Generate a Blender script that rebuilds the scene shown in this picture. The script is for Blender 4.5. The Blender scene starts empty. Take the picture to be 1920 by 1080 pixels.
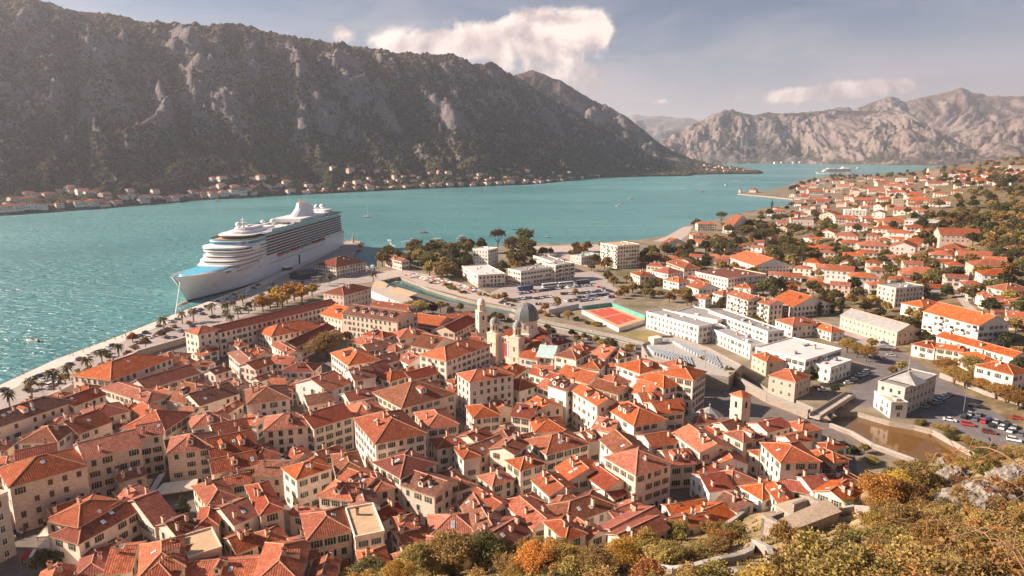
import bpy, math, random
import numpy as np
from mathutils import Vector, noise as NZ
R = random.Random(7)
SC = bpy.context.scene
COL = SC.collection
RAD = math.radians
# ------------------------------------------------------------------ camera
F = 1280.0; CAMZ = 105.0; PITCH = math.atan(255 / 1280.0)
cam = bpy.data.cameras.new('camera'); cam.lens = 24; cam.sensor_width = 36
cam.clip_end = 60000; cam.clip_start = 0.5
camo = bpy.data.objects.new('camera', cam); COL.objects.link(camo)
camo.location = (0, 0, CAMZ); camo.rotation_euler = (math.pi / 2 - PITCH, 0, 0)
SC.camera = camo
# ------------------------------------------------------------------ light
SUN_EL = RAD(29); SUN_AZ = RAD(-88)          # azimuth clockwise from +Y: the sun stands to the left
sd = Vector((math.sin(SUN_AZ) * math.cos(SUN_EL), math.cos(SUN_AZ) * math.cos(SUN_EL), math.sin(SUN_EL)))
sun = bpy.data.lights.new('sun', 'SUN'); sun.energy = 4.2; sun.angle = RAD(0.55); sun.color = (1.0, 0.81, 0.66)
suno = bpy.data.objects.new('sun', sun); COL.objects.link(suno)
suno.rotation_euler = sd.to_track_quat('Z', 'Y').to_euler(); suno.location = (-500, 0, 800)
W = bpy.data.worlds.new('World'); SC.world = W; W.use_nodes = True
SC.view_settings.view_transform = 'Standard'; SC.view_settings.look = 'None'
SC.view_settings.exposure = 1.45; SC.view_settings.gamma = 1.0
SC.cycles.max_bounces = 6; SC.cycles.diffuse_bounces = 3; SC.cycles.glossy_bounces = 2
SC.cycles.transmission_bounces = 2; SC.cycles.volume_bounces = 1; SC.cycles.transparent_max_bounces = 6
SC.cycles.use_denoising = True


class NT:
    """small node-tree writer"""
    def __init__(s, tree): s.t = tree; s.n = tree.nodes; s.l = tree.links
    def new(s, typ, **kw):
        n = s.n.new(typ)
        for k, v in kw.items(): setattr(n, k, v)
        return n
    def put(s, sock, v):
        if isinstance(v, bpy.types.NodeSocket): s.l.new(v, sock)
        elif v is not None: sock.default_value = v
    def math(s, op, a, b=None, c=None, clamp=False):
        n = s.new('ShaderNodeMath', operation=op); n.use_clamp = clamp
        for i, v in enumerate((a, b, c)):
            if v is not None: s.put(n.inputs[i], v)
        return n.outputs[0]
    def mix(s, f, a, b, mode='MIX'):
        n = s.new('ShaderNodeMix', data_type='RGBA', blend_type=mode)
        s.put(n.inputs[0], f); s.put(n.inputs[6], c4(a)); s.put(n.inputs[7], c4(b))
        return n.outputs[2]
    def noise(s, vec, scale, detail=4, rough=.55, dist=0):
        n = s.new('ShaderNodeTexNoise'); s.put(n.inputs['Vector'], vec)
        n.inputs['Scale'].default_value = scale; n.inputs['Detail'].default_value = detail
        n.inputs['Roughness'].default_value = rough; n.inputs['Distortion'].default_value = dist
        return n.outputs[0]
    def ramp(s, f, *stops):
        n = s.new('ShaderNodeValToRGB'); s.put(n.inputs[0], f)
        while len(n.color_ramp.elements) < len(stops): n.color_ramp.elements.new(.5)
        for e, (p, c) in zip(n.color_ramp.elements, stops): e.position = p; e.color = c4(c)
        return n.outputs[0]
    def rng(s, v, a, b, c=0, d=1):
        n = s.new('ShaderNodeMapRange'); s.put(n.inputs[0], v)
        for i, q in enumerate((a, b, c, d)): n.inputs[i + 1].default_value = q
        return n.outputs[0]
    def mapping(s, vec, sc=(1, 1, 1), loc=(0, 0, 0)):
        n = s.new('ShaderNodeMapping'); s.put(n.inputs[0], vec)
        n.inputs['Scale'].default_value = sc; n.inputs['Location'].default_value = loc
        return n.outputs[0]


def c4(c):
    if isinstance(c, bpy.types.NodeSocket): return c
    if isinstance(c, (int, float)): return (c, c, c, 1)
    return (c[0], c[1], c[2], 1)


# ------------------------------------------------------------------ sky with clouds
def make_sky():
    t = NT(W.node_tree); t.n.clear()
    out = t.new('ShaderNodeOutputWorld'); bg = t.new('ShaderNodeBackground')
    bg.inputs['Strength'].default_value = 0.07
    sk = t.new('ShaderNodeTexSky', sky_type='NISHITA'); sk.sun_disc = False
    sk.sun_elevation = SUN_EL; sk.sun_rotation = SUN_AZ; sk.altitude = 100
    sk.air_density = 1.0; sk.dust_density = 2.2; sk.ozone_density = 1.6
    tc = t.new('ShaderNodeTexCoord'); d = tc.outputs['Generated']
    sp = t.new('ShaderNodeSeparateXYZ'); t.put(sp.inputs[0], d)
    x, y, z = sp.outputs
    yy = t.math('MAXIMUM', y, 0.12)
    a = t.math('DIVIDE', x, yy); b = t.math('DIVIDE', z, yy)
    front = t.rng(y, .12, .3)
    n1 = t.noise(d, 9, 7, .6, .4)
    n1b = t.noise(t.mapping(d, loc=(.018, .0, -.014)), 9, 7, .6, .4)
    n2 = t.noise(d, 26, 8, .62, .2)
    dens = None
    def blob(px, py, rx, ry, amp):
        ca = (px - 960) / F; cb = math.tan(math.atan((540 - py) / F) - PITCH)
        q = t.math('ADD', t.math('POWER', t.math('ABSOLUTE', t.math('DIVIDE', t.math('SUBTRACT', a, ca), rx / F)), 2.0),
                   t.math('POWER', t.math('ABSOLUTE', t.math('DIVIDE', t.math('SUBTRACT', b, cb), ry / F)), 2.0))
        return t.math('MULTIPLY', t.math('MULTIPLY', t.math('POWER', 2.718, t.math('MULTIPLY', q, -1.0)), amp), front)
    bl = [blob(*q) for q in ((1020, 68, 95, 40, .74), (890, 86, 100, 32, .66), (770, 88, 66, 24, .5), (650, 66, 34, 22, .46), (1085, 46, 46, 22, .3),
                             (1040, 140, 90, 30, .34), (1650, 160, 90, 17, .58), (1450, 180, 110, 15, .58), (1560, 172, 90, 15, .5),
                             (1090, 165, 60, 30, .3), (1250, 190, 60, 7, .22))]
    dens = bl[0]
    for q in bl[1:]: dens = t.math('ADD', dens, q)
    # clouds of the same kind go on all round the sky
    far = t.noise(t.mapping(d, (1, 1, 2.6)), 2.3, 3, .5)
    dens = t.math('ADD', dens, t.math('MULTIPLY', t.rng(far, .60, .8), t.math('SUBTRACT', .8, t.math('MULTIPLY', front, .8))))
    cov = t.math('ADD', dens, t.math('ADD', t.math('MULTIPLY', t.math('SUBTRACT', n1, .5), .85), t.math('MULTIPLY', t.math('SUBTRACT', n2, .5), 1.05)))
    m = t.rng(cov, .24, .46)
    m = t.math('MULTIPLY', m, t.rng(dens, .04, .2))
    lit = t.math('ADD', t.math('MULTIPLY', t.math('SUBTRACT', n1, n1b), 5.0), .62)
    lit = t.math('ADD', lit, t.math('MULTIPLY', t.math('SUBTRACT', n2, .5), .7))
    lit = t.math('SUBTRACT', lit, t.math('MULTIPLY', t.rng(cov, .5, 1.25), .22))
    lit = t.math('ADD', lit, t.rng(b, .125, .185, -.22, .22))
    ccol = t.ramp(lit, (.0, (2.9, 2.35, 2.3)), (.5, (5.0, 3.95, 3.6)), (1., (7.2, 5.9, 5.2)))
    # thin high veil, and the pale pink haze low over the hills
    cir = t.rng(t.noise(t.mapping(d, (1.0, 1.0, 5)), 3.2, 6, .62, .6), .44, .78)
    hz = t.math('POWER', t.math('SUBTRACT', 1, t.math('ABSOLUTE', z), clamp=True), 10)
    s0 = t.mix(1.0, sk.outputs[0], (.11, .28, .39), 'MULTIPLY')
    s1 = t.mix(t.math('MULTIPLY', cir, .36), s0, (4.6, 3.8, 3.75))
    s2 = t.mix(t.math('MULTIPLY', hz, .9), s1, (6.6, 5.3, 5.05))
    s3 = t.mix(t.math('MULTIPLY', m, .93), s2, ccol)
    t.put(bg.inputs[0], s3); t.l.new(bg.outputs[0], out.inputs[0])


make_sky()


# ------------------------------------------------------------------ materials
MATS = {}
def newmat(name):
    m = bpy.data.materials.new(name); m.use_nodes = True
    t = NT(m.node_tree); b = t.n['Principled BSDF']; MATS[name] = m
    return m, t, b


def bump(t, b, h, dist=.05, st=.6):
    n = t.new('ShaderNodeBump'); n.inputs['Strength'].default_value = st; n.inputs['Distance'].default_value = dist
    t.put(n.inputs['Height'], h); t.l.new(n.outputs[0], b.inputs['Normal'])


def pm(name, col, rough=.8, var=.18, scale=1.0, bmp=0, objvar=0., spec=.25, metal=0., second=None):
    """painted / plain surface with noise wear and a per-object tint"""
    m, t, b = newmat(name)
    tc = t.new('ShaderNodeTexCoord'); o = tc.outputs['Object']
    n = t.noise(o, scale, 5, .6)
    lo = [c * (1 - var) for c in col]; hi = [min(1, c * (1 + var)) for c in col]
    c = t.ramp(n, (.3, lo), (.7, hi))
    if second:
        c = t.mix(t.rng(t.noise(o, scale * .31, 5, .65), .48, .66), c, second)
    if objvar:
        oi = t.new('ShaderNodeObjectInfo'); h = t.new('ShaderNodeHueSaturation')
        t.put(h.inputs['Value'], t.rng(oi.outputs['Random'], 0, 1, 1 - objvar, 1 + objvar * .6))
        r2 = t.math('FRACT', t.math('MULTIPLY', oi.outputs['Random'], 37.7))
        t.put(h.inputs['Hue'], t.rng(r2, 0, 1, .5 - objvar * .045, .5 + objvar * .045))
        t.put(h.inputs['Color'], c); c = h.outputs[0]
    t.put(b.inputs['Base Color'], c); b.inputs['Roughness'].default_value = rough
    b.inputs['Specular IOR Level'].default_value = spec; b.inputs['Metallic'].default_value = metal
    if bmp: bump(t, b, n, bmp)
    return m


def roofmat(name, c1, c2, c3, moss=0., tile=.55):
    m, t, b = newmat(name)
    uv = t.new('ShaderNodeTexCoord').outputs['UV']
    ob = t.new('ShaderNodeTexCoord').outputs['Object']
    sc = t.mapping(uv, (1 / tile, 1 / (tile * 1.15), 1))
    fl = t.new('ShaderNodeVectorMath', operation='FLOOR'); t.put(fl.inputs[0], sc)
    wn = t.new('ShaderNodeTexWhiteNoise', noise_dimensions='3D'); t.put(wn.inputs['Vector'], fl.outputs[0])
    c = t.ramp(wn.outputs['Value'], (.05, c1), (.5, c2), (.95, c3))
    big = t.noise(ob, .33, 6, .62)
    c = t.mix(t.rng(big, .38, .72, 0, .55), c, [q * .62 for q in c1])
    pale = t.noise(ob, .9, 4, .6)
    c = t.mix(t.rng(pale, .64, .82, 0, .22), c, [min(1, q * 1.35 + .03) for q in c3])
    if moss:
        c = t.mix(t.math('MULTIPLY', t.rng(t.noise(ob, 1.4, 6, .7), .46, .64), moss), c, (.115, .075, .055))
    oi = t.new('ShaderNodeObjectInfo'); h = t.new('ShaderNodeHueSaturation')
    t.put(h.inputs['Value'], t.rng(oi.outputs['Random'], 0, 1, .60, 1.1))
    r2 = t.math('FRACT', t.math('MULTIPLY', oi.outputs['Random'], 57.3))
    t.put(h.inputs['Saturation'], t.rng(r2, 0, 1, .92, 1.12)); t.put(h.inputs['Color'], c)
    t.put(b.inputs['Base Color'], h.outputs[0]); b.inputs['Roughness'].default_value = .85
    b.inputs['Specular IOR Level'].default_value = .15
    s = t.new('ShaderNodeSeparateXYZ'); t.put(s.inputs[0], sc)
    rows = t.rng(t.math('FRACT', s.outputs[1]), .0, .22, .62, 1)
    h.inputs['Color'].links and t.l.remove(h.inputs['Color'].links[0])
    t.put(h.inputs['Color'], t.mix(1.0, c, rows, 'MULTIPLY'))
    hgt = t.math('ADD', t.math('ABSOLUTE', t.math('SINE', t.math('MULTIPLY', s.outputs[0], 3.14159))),
                 t.math('ADD', t.math('MULTIPLY', t.math('FRACT', s.outputs[1]), .7), t.math('MULTIPLY', wn.outputs['Value'], .6)))
    bump(t, b, hgt, .07, .75)
    return m


def wallmat(name, c, stone=.0, scale=.55, objvar=.14):
    m, t, b = newmat(name)
    ob = t.new('ShaderNodeTexCoord').outputs['Object']
    n = t.noise(ob, .45, 6, .65); col = t.ramp(n, (.3, [q * .84 for q in c]), (.68, [min(1, q * 1.1) for q in c]))
    s = t.new('ShaderNodeSeparateXYZ'); t.put(s.inputs[0], ob)
    # rain streaks and plaster patches
    st = t.noise(t.mapping(ob, (1.6, 1.6, .12)), 1.5, 4, .6)
    col = t.mix(t.rng(st, .52, .8, 0, .45), col, [q * .5 for q in c])
    h = n
    if stone:
        cb = t.new('ShaderNodeCombineXYZ'); t.put(cb.inputs[0], t.math('ADD', s.outputs[0], s.outputs[1])); t.put(cb.inputs[1], s.outputs[2])
        br = t.new('ShaderNodeTexBrick'); t.put(br.inputs['Vector'], cb.outputs[0])
        br.inputs['Scale'].default_value = 1.0; br.inputs['Brick Width'].default_value = .62; br.inputs['Row Height'].default_value = .34
        br.inputs['Mortar Size'].default_value = .022; br.inputs['Color1'].default_value = c4([q * .72 for q in c])
        br.inputs['Color2'].default_value = c4([min(1, q * 1.18) for q in c]); br.inputs['Mortar'].default_value = c4([q * .55 for q in c])
        col = t.mix(stone, col, br.outputs[0])
    oi = t.new('ShaderNodeObjectInfo'); hs = t.new('ShaderNodeHueSaturation')
    t.put(hs.inputs['Value'], t.rng(oi.outputs['Random'], 0, 1, 1 - objvar, 1 + objvar * .5))
    t.put(hs.inputs['Color'], col)
    t.put(b.inputs['Base Color'], hs.outputs[0]); b.inputs['Roughness'].default_value = .9
    b.inputs['Specular IOR Level'].default_value = .1
    bump(t, b, t.noise(ob, 5, 4, .6), .04, .5)
    return m


# ------------------------------------------------------------------ pixels -> rays
CP, SP = math.cos(PITCH), math.sin(PITCH)
def ray(px, py):
    cx = (px - 960) / F; cy = (540 - py) / F
    return Vector((cx, CP + cy * SP, -SP + cy * CP))
def hit(px, py, z):
    d = ray(px, py); k = (z - CAMZ) / d.z
    return Vector((d.x * k, d.y * k, z))
def proj(p):
    x, y, z = p[0], p[1], p[2] - CAMZ
    w = y * CP - z * SP
    if w <= 0: return (-9999, -9999)
    return (960 + F * x / w, 540 - F * (y * SP + z * CP) / w)
TILE = {'T1': (0, 540), 'T2': (480, 540), 'T3': (960, 540), 'T4': (1440, 540), 'T5': (0, 810), 'T6': (480, 810), 'T7': (960, 810), 'T8': (1440, 810),
        'U1': (0, 270), 'U2': (480, 270), 'U3': (960, 270), 'U4': (1440, 270)}
def tp(t, x, y):
    if t == 'P': return (x, y)
    ox, oy = TILE[t]; return (ox + x / 4, oy + y / 4)


def interp(x, pts):
    if x <= pts[0][0]: return pts[0][1]
    for (a, b), (c, d) in zip(pts, pts[1:]):
        if x <= c: return b + (d - b) * (x - a) / (c - a)
    return pts[-1][1]


# ------------------------------------------------------------------ terrain heights
GROUND = 2.5
HILL_X0 = [(-200, 178), (200, 182), (280, 192), (600, 225), (900, 320), (1445, 680), (2100, 1010), (2700, 1340), (4200, 2500)]
BASE_PX = [(-300, 1200), (300, 1165), (640, 1095), (860, 1062), (1010, 1030), (1180, 1012), (1330, 985), (1440, 948), (1540, 935), (1640, 905), (1760, 872), (1850, 855), (2000, 862), (2300, 900)]
BASE = [hit(x, y, 4.5) for x, y in BASE_PX]
def seg_d(p, a, b):
    ax, ay = a[0], a[1]; dx, dy = b[0] - ax, b[1] - ay
    t = max(0, min(1, ((p[0] - ax) * dx + (p[1] - ay) * dy) / (dx * dx + dy * dy)))
    return math.hypot(p[0] - ax - t * dx, p[1] - ay - t * dy)
BASE_Y = [(b.x, b.y) for b in BASE]
def near_hill(x, y):
    if y > 330: return -50
    yb = interp(x, BASE_Y)
    D = min(seg_d((x, y), a, b) for a, b in zip(BASE, BASE[1:]))
    if y > yb: return 4.5 - D * .5
    s = 4.5 + .5 * D
    if D > 60: s += (D - 60) * .12
    # steep last stretch under the camera
    r = math.hypot(x, y - 4)
    if r < 26: s = max(s, 101 - r * 1.5)
    s += (NZ.noise(Vector((x * .05, y * .05, 3))) * 3 + NZ.noise(Vector((x * .16, y * .16, 8))) * 1.2) * min(1, D / 14)
    return min(s, 101.5)
def right_hill(x, y):
    x0 = interp(y, HILL_X0)
    d = x - x0
    if d < 0: return GROUND - .6 + max(-60, d) * .5
    h = .125 * d
    return GROUND - .6 + h + NZ.noise(Vector((x * .012, y * .012, 1))) * min(5, d * .03)
_NG = None
def near_fast(x, y):
    """near_hill read from a 2 m grid"""
    global _NG
    if _NG is None: _NG = [[near_hill(-200 + 2 * i, -40 + 2 * j) for i in range(231)] for j in range(188)]
    fx, fy = (x + 200) / 2, (y + 40) / 2; i, j = int(fx), int(fy)
    if not (0 <= i < 230 and 0 <= j < 187): return -50
    fx -= i; fy -= j; a, c = _NG[j], _NG[j + 1]
    return (a[i] * (1 - fx) + a[i + 1] * fx) * (1 - fy) + (c[i] * (1 - fx) + c[i + 1] * fx) * fy
def gz(x, y):
    return max(GROUND, near_fast(x, y), right_hill(x, y))
def hit_ground(px, py, zadd=0):
    """march a pixel's ray to the ground"""
    d = ray(px, py); p = Vector((0, 0, CAMZ)); k = 30.0; last = k
    while k < 6000:
        q = p + d * k
        if q.z - zadd <= gz(q.x, q.y):
            lo, hi = last, k
            for _ in range(14):
                mi = (lo + hi) / 2; q = p + d * mi
                if q.z - zadd <= gz(q.x, q.y): hi = mi
                else: lo = mi
            q = p + d * hi
            return Vector((q.x, q.y, gz(q.x, q.y)))
        last = k; k *= 1.012
    return hit(px, py, GROUND)


# ------------------------------------------------------------------ mesh builder
class MB:
    def __init__(s): s.v = []; s.f = []; s.m = []; s.uv = {}
    def poly(s, pts, m=0, uv=None):
        i = len(s.v); s.v.extend(tuple(p) for p in pts); s.f.append(tuple(range(i, i + len(pts)))); s.m.append(m)
        if uv: s.uv[len(s.f) - 1] = uv
        return s
    def box(s, x0, x1, y0, y1, z0, z1, m=0, bottom=True):
        i = len(s.v)
        s.v.extend([(x0, y0, z0), (x1, y0, z0), (x1, y1, z0), (x0, y1, z0), (x0, y0, z1), (x1, y0, z1), (x1, y1, z1), (x0, y1, z1)])
        fs = [(4, 5, 6, 7), (0, 1, 5, 4), (1, 2, 6, 5), (2, 3, 7, 6), (3, 0, 4, 7)]
        if bottom: fs.append((3, 2, 1, 0))
        for q in fs: s.f.append(tuple(i + k for k in q)); s.m.append(m)
        return s
    def prism(s, pts, z0, z1, m=0, mt=None, bottom=False, top=True):
        n = len(pts); i = len(s.v)
        s.v.extend((p[0], p[1], z0) for p in pts); s.v.extend((p[0], p[1], z1) for p in pts)
        for k in range(n):
            j = (k + 1) % n; s.f.append((i + k, i + j, i + n + j, i + n + k)); s.m.append(m)
        if top: s.f.append(tuple(range(i + n, i + 2 * n))); s.m.append(m if mt is None else mt)
        if bottom: s.f.append(tuple(range(i + n - 1, i - 1, -1))); s.m.append(m)
        return s
    def lathe(s, prof, n=12, c=(0, 0, 0), m=0, cap=True):
        i = len(s.v)
        for r, z in prof:
            for k in range(n):
                a = 2 * math.pi * k / n; s.v.append((c[0] + r * math.cos(a), c[1] + r * math.sin(a), c[2] + z))
        for q in range(len(prof) - 1):
            for k in range(n):
                j = (k + 1) % n; s.f.append((i + q * n + k, i + q * n + j, i + q * n + n + j, i + q * n + n + k)); s.m.append(m)
        if cap: s.f.append(tuple(range(i + (len(prof) - 1) * n, i + len(prof) * n))); s.m.append(m)
        return s
    def tube(s, p, q, r0, r1, n=6, m=0):
        p = Vector(p); q = Vector(q); d = (q - p).normalized()
        u = d.orthogonal().normalized(); w = d.cross(u); i = len(s.v)
        for c, r in ((p, r0), (q, r1)):
            for k in range(n):
                a = 2 * math.pi * k / n; s.v.append(tuple(c + u * (r * math.cos(a)) + w * (r * math.sin(a))))
        for k in range(n):
            j = (k + 1) % n; s.f.append((i + k, i + j, i + n + j, i + n + k)); s.m.append(m)
        s.f.append(tuple(range(i + n, i + 2 * n))); s.m.append(m)
        return s
    def mesh(s, name, mats, smooth=False):
        me = bpy.data.meshes.new(name); me.from_pydata(s.v, [], s.f)
        for q in mats: me.materials.append(MATS[q] if isinstance(q, str) else q)
        if len(mats) > 1: me.polygons.foreach_set('material_index', s.m)
        if smooth: me.polygons.foreach_set('use_smooth', [True] * len(s.f))
        if s.uv:
            ul = me.uv_layers.new(name='uv').data
            for fi, uv in s.uv.items():
                p = me.polygons[fi]
                for k, li in enumerate(p.loop_indices): ul[li].uv = uv[k]
        me.update(); return me
    def build(s, name, mats, parent=None, loc=(0, 0, 0), rz=0, smooth=False):
        return obj(name, s.mesh(name, mats, smooth), parent, loc, rz)


def obj(name, me, parent=None, loc=(0, 0, 0), rz=0, scale=None, rot=None):
    o = bpy.data.objects.new(name, me); COL.objects.link(o)
    if parent: o.parent = parent
    o.location = loc
    if rot: o.rotation_euler = rot
    elif rz: o.rotation_euler = (0, 0, rz)
    if scale: o.scale = (scale,) * 3 if isinstance(scale, (int, float)) else scale
    return o
def empty(name, loc, rz=0, scale=None):
    return obj(name, None, None, loc, rz, scale)
def tag(o, label=None, cat=None, group=None, kind=None):
    if label: o['label'] = label
    if cat: o['category'] = cat
    if group: o['group'] = group
    if kind: o['kind'] = kind
    return o
KIDS = {}
def copy_tree(o, loc=None, rz=None, scale=None, parent=None, mat=None):
    c = o.copy(); COL.objects.link(c); c.parent = parent
    if loc is not None: c.location = loc
    if rz is not None: c.rotation_euler = (0, 0, rz)
    if scale is not None: c.scale = (scale,) * 3 if isinstance(scale, (int, float)) else scale
    if o.name not in KIDS: KIDS[o.name] = list(o.children)
    for ch in KIDS[o.name]: copy_tree(ch, parent=c)
    return c
def tess(pts):
    from mathutils.geometry import tessellate_polygon
    return tessellate_polygon([[Vector((p[0], p[1], 0)) for p in pts]])
def sheet(name, pts, z, mats, skirt=0, parent=None, mside=0):
    """flat polygon (any outline) with an optional wall down its edge"""
    b = MB(); b.v = [(p[0], p[1], z) for p in pts]
    area = sum(p[0] * q[1] - q[0] * p[1] for p, q in zip(pts, pts[1:] + pts[:1]))
    for tr in tess(pts):
        a, q, c = (b.v[i] for i in tr)
        cr = (q[0] - a[0]) * (c[1] - a[1]) - (q[1] - a[1]) * (c[0] - a[0])
        b.f.append(tuple(tr) if cr > 0 else tuple(tr)[::-1]); b.m.append(0)
    if skirt:
        n = len(pts); i = len(b.v); b.v.extend((p[0], p[1], z) for p in pts); b.v.extend((p[0], p[1], z - skirt) for p in pts)
        for k in range(n):
            j = (k + 1) % n; q = (i + k, i + n + k, i + n + j, i + j)
            b.f.append(q if area > 0 else q[::-1]); b.m.append(mside)
    return b.build(name, mats, parent)
# ------------------------------------------------------------------ material set
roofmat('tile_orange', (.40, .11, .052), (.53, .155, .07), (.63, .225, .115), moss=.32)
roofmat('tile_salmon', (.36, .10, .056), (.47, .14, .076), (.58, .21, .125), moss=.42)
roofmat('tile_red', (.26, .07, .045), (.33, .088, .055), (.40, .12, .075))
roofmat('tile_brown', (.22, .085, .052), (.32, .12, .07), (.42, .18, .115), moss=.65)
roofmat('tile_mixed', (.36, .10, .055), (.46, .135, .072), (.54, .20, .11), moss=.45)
pm('ridge_mortar', (.52, .27, .17), .9, .25, 1.2)
pm('roof_grey', (.30, .285, .27), .9, .2, .5, objvar=.15)
pm('roof_pale', (.62, .58, .55), .8, .1, .3, objvar=.06)
pm('roof_teal', (.42, .55, .53), .7, .12, .5)
pm('roof_tan', (.52, .36, .22), .85, .15, .5)
pm('slate', (.26, .25, .24), .7, .2, .8, objvar=.1)
wallmat('wall_cream', (.86, .71, .59), .12)
wallmat('wall_white', (.78, .72, .66), .0)
wallmat('wall_stone', (.82, .63, .50), .65)
wallmat('wall_grey', (.62, .55, .50), .35)
wallmat('wall_pink', (.66, .48, .38), .0)
wallmat('wall_brick', (.36, .17, .11), .7)
wallmat('rampart_stone', (.37, .31, .26), .7)
pm('paint_white', (.82, .79, .75), .5, .06, .5)
pm('frame_white', (.74, .70, .64), .6, .05)
pm('frame_stone', (.56, .47, .38), .8, .1)
pm('shutter_green', (.025, .085, .055), .6, .25, 2, objvar=.4)
pm('shutter_brown', (.11, .05, .03), .6, .25, 2, objvar=.4)
pm('shutter_grey', (.16, .17, .15), .6, .25, 2, objvar=.4)
pm('dark_opening', (.022, .020, .020), .7, .2)
pm('chimney_plaster', (.58, .44, .34), .9, .2, 1.4, objvar=.2)
pm('concrete', (.44, .40, .36), .9, .15, .6, objvar=.12)
pm('asphalt', (.17, .15, .145), .92, .2, .25)
pm('asphalt_pale', (.37, .31, .28), .92, .15, .2)
pm('paving', (.46, .38, .32), .85, .16, .35)
pm('paving_old', (.17, .14, .12), .8, .2, .5)
pm('promenade', (.64, .54, .47), .85, .1, .3)
pm('earth', (.25, .20, .14), .95, .3, .08, second=(.12, .11, .05))
pm('lawn', (.20, .19, .07), .95, .3, .15, second=(.36, .24, .09))
pm('hillside_soil', (.20, .145, .08), .95, .35, .25, .2, second=(.085, .07, .032))
pm('dry_slope', (.36, .26, .14), .95, .35, .4, .2, second=(.17, .13, .06))
pm('court_red', (.52, .10, .055), .8, .08, .3)
pm('court_tan', (.60, .36, .17), .8, .08, .3)
pm('court_green', (.12, .36, .32), .8, .15, .4)
pm('line_white', (.78, .75, .70), .7, .05)
pm('metal_grey', (.32, .32, .33), .45, .1, 2, metal=.3)
pm('metal_dark', (.06, .06, .065), .5, .1, 2)
pm('bench_metal', (.36, .40, .42), .5, .12, 1.5)
pm('awning_cream', (.70, .60, .48), .85, .1, .7)
pm('awning_red', (.42, .035, .05), .8, .1)
pm('wood_dark', (.13, .07, .04), .8, .25, 2)
pm('wood_pale', (.50, .38, .27), .8, .2, 2)
pm('lead_dome', (.15, .16, .155), .55, .25, .9)
pm('lead_pale', (.25, .26, .24), .6, .2, .9)
pm('tyre', (.02, .02, .02), .8)
pm('skin', (.50, .32, .24), .6)
pm('rock', (.25, .215, .185), .95, .6, .9, .5, second=(.10, .085, .05))
pm('gold', (.55, .36, .10), .35, metal=.9)
pm('flag_red', (.6, .05, .04), .7); pm('flag_blue', (.05, .10, .45), .7)
pm('boat_white', (.80, .77, .74), .35, .05); pm('boat_blue', (.05, .10, .2), .4); pm('lifeboat_red', (.62, .06, .06), .4)
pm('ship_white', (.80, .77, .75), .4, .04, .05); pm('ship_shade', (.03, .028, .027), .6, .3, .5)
pm('ship_deck_blue', (.10, .42, .58), .6, .15, .2); pm('ship_beige', (.52, .36, .24), .7, .1)
pm('ship_boot', (.02, .022, .03), .5)
def glassmat(name, col, rough=.08):
    m, t, b = newmat(name); b.inputs['Base Color'].default_value = c4(col); b.inputs['Roughness'].default_value = rough
    b.inputs['Specular IOR Level'].default_value = .8
glassmat('glass_dark', (.025, .03, .035)); glassmat('glass_blue', (.04, .20, .34)); glassmat('glass_teal', (.16, .33, .34))
glassmat('skylight_glass', (.30, .42, .48), .05)
def carpaint(name, col):
    m, t, b = newmat(name); b.inputs['Base Color'].default_value = c4(col); b.inputs['Roughness'].default_value = .3
    b.inputs['Coat Weight'].default_value = .6
CARC = {'white': (.78, .76, .74), 'silver': (.42, .43, .44), 'grey': (.14, .145, .155), 'black': (.02, .021, .024), 'red': (.50, .035, .03), 'blue': (.05, .12, .30), 'orange': (.75, .30, .04), 'dark red': (.18, .03, .03), 'light blue': (.10, .33, .50)}
for k, v in CARC.items(): carpaint('car_' + k, v)


def leafmat(name, cols, trans=.35):
    m, t, b = newmat(name)
    gi = t.new('ShaderNodeNewGeometry'); oi = t.new('ShaderNodeObjectInfo')
    ob = t.new('ShaderNodeTexCoord').outputs['Object']
    n = t.noise(ob, .9, 4, .6)
    r = t.math('ADD', t.math('MULTIPLY', gi.outputs['Random Per Island'], .55), t.math('MULTIPLY', n, .45))
    c = t.ramp(r, (.22, cols[0]), (.5, cols[1]), (.78, cols[2]))
    h = t.new('ShaderNodeHueSaturation'); t.put(h.inputs['Color'], c)
    t.put(h.inputs['Value'], t.rng(oi.outputs['Random'], 0, 1, .65, 1.3))
    t.put(h.inputs['Hue'], t.rng(t.math('FRACT', t.math('MULTIPLY', oi.outputs['Random'], 43.1)), 0, 1, .478, .522))
    t.put(b.inputs['Base Color'], h.outputs[0]); b.inputs['Roughness'].default_value = .7; b.inputs['Specular IOR Level'].default_value = .15
    tr = t.new('ShaderNodeBsdfTranslucent'); t.put(tr.inputs[0], h.outputs[0])
    mx = t.new('ShaderNodeMixShader'); mx.inputs[0].default_value = trans
    t.l.new(b.outputs[0], mx.inputs[1]); t.l.new(tr.outputs[0], mx.inputs[2])
    t.l.new(mx.outputs[0], t.n['Material Output'].inputs[0])
leafmat('leaf_green', ((.075, .078, .03), (.16, .145, .055), (.27, .22, .085)))
leafmat('leaf_dark', ((.04, .05, .024), (.085, .09, .04), (.15, .14, .06)))
leafmat('leaf_olive', ((.20, .145, .045), (.36, .255, .085), (.54, .39, .15)))
leafmat('leaf_ochre', ((.22, .125, .035), (.38, .23, .065), (.54, .36, .12)))
leafmat('leaf_yellow', ((.40, .21, .04), (.58, .34, .07), (.74, .48, .13)))
leafmat('leaf_rust', ((.18, .085, .03), (.31, .15, .05), (.44, .24, .085)))
leafmat('leaf_palm', ((.06, .06, .02), (.13, .11, .04), (.24, .18, .07)), .25)
pm('bark', (.11, .08, .055), .9, .3, 3)
pm('bark_palm', (.20, .14, .09), .9, .3, 3)
pm('twig', (.30, .17, .09), .9, .3, 3)


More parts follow.
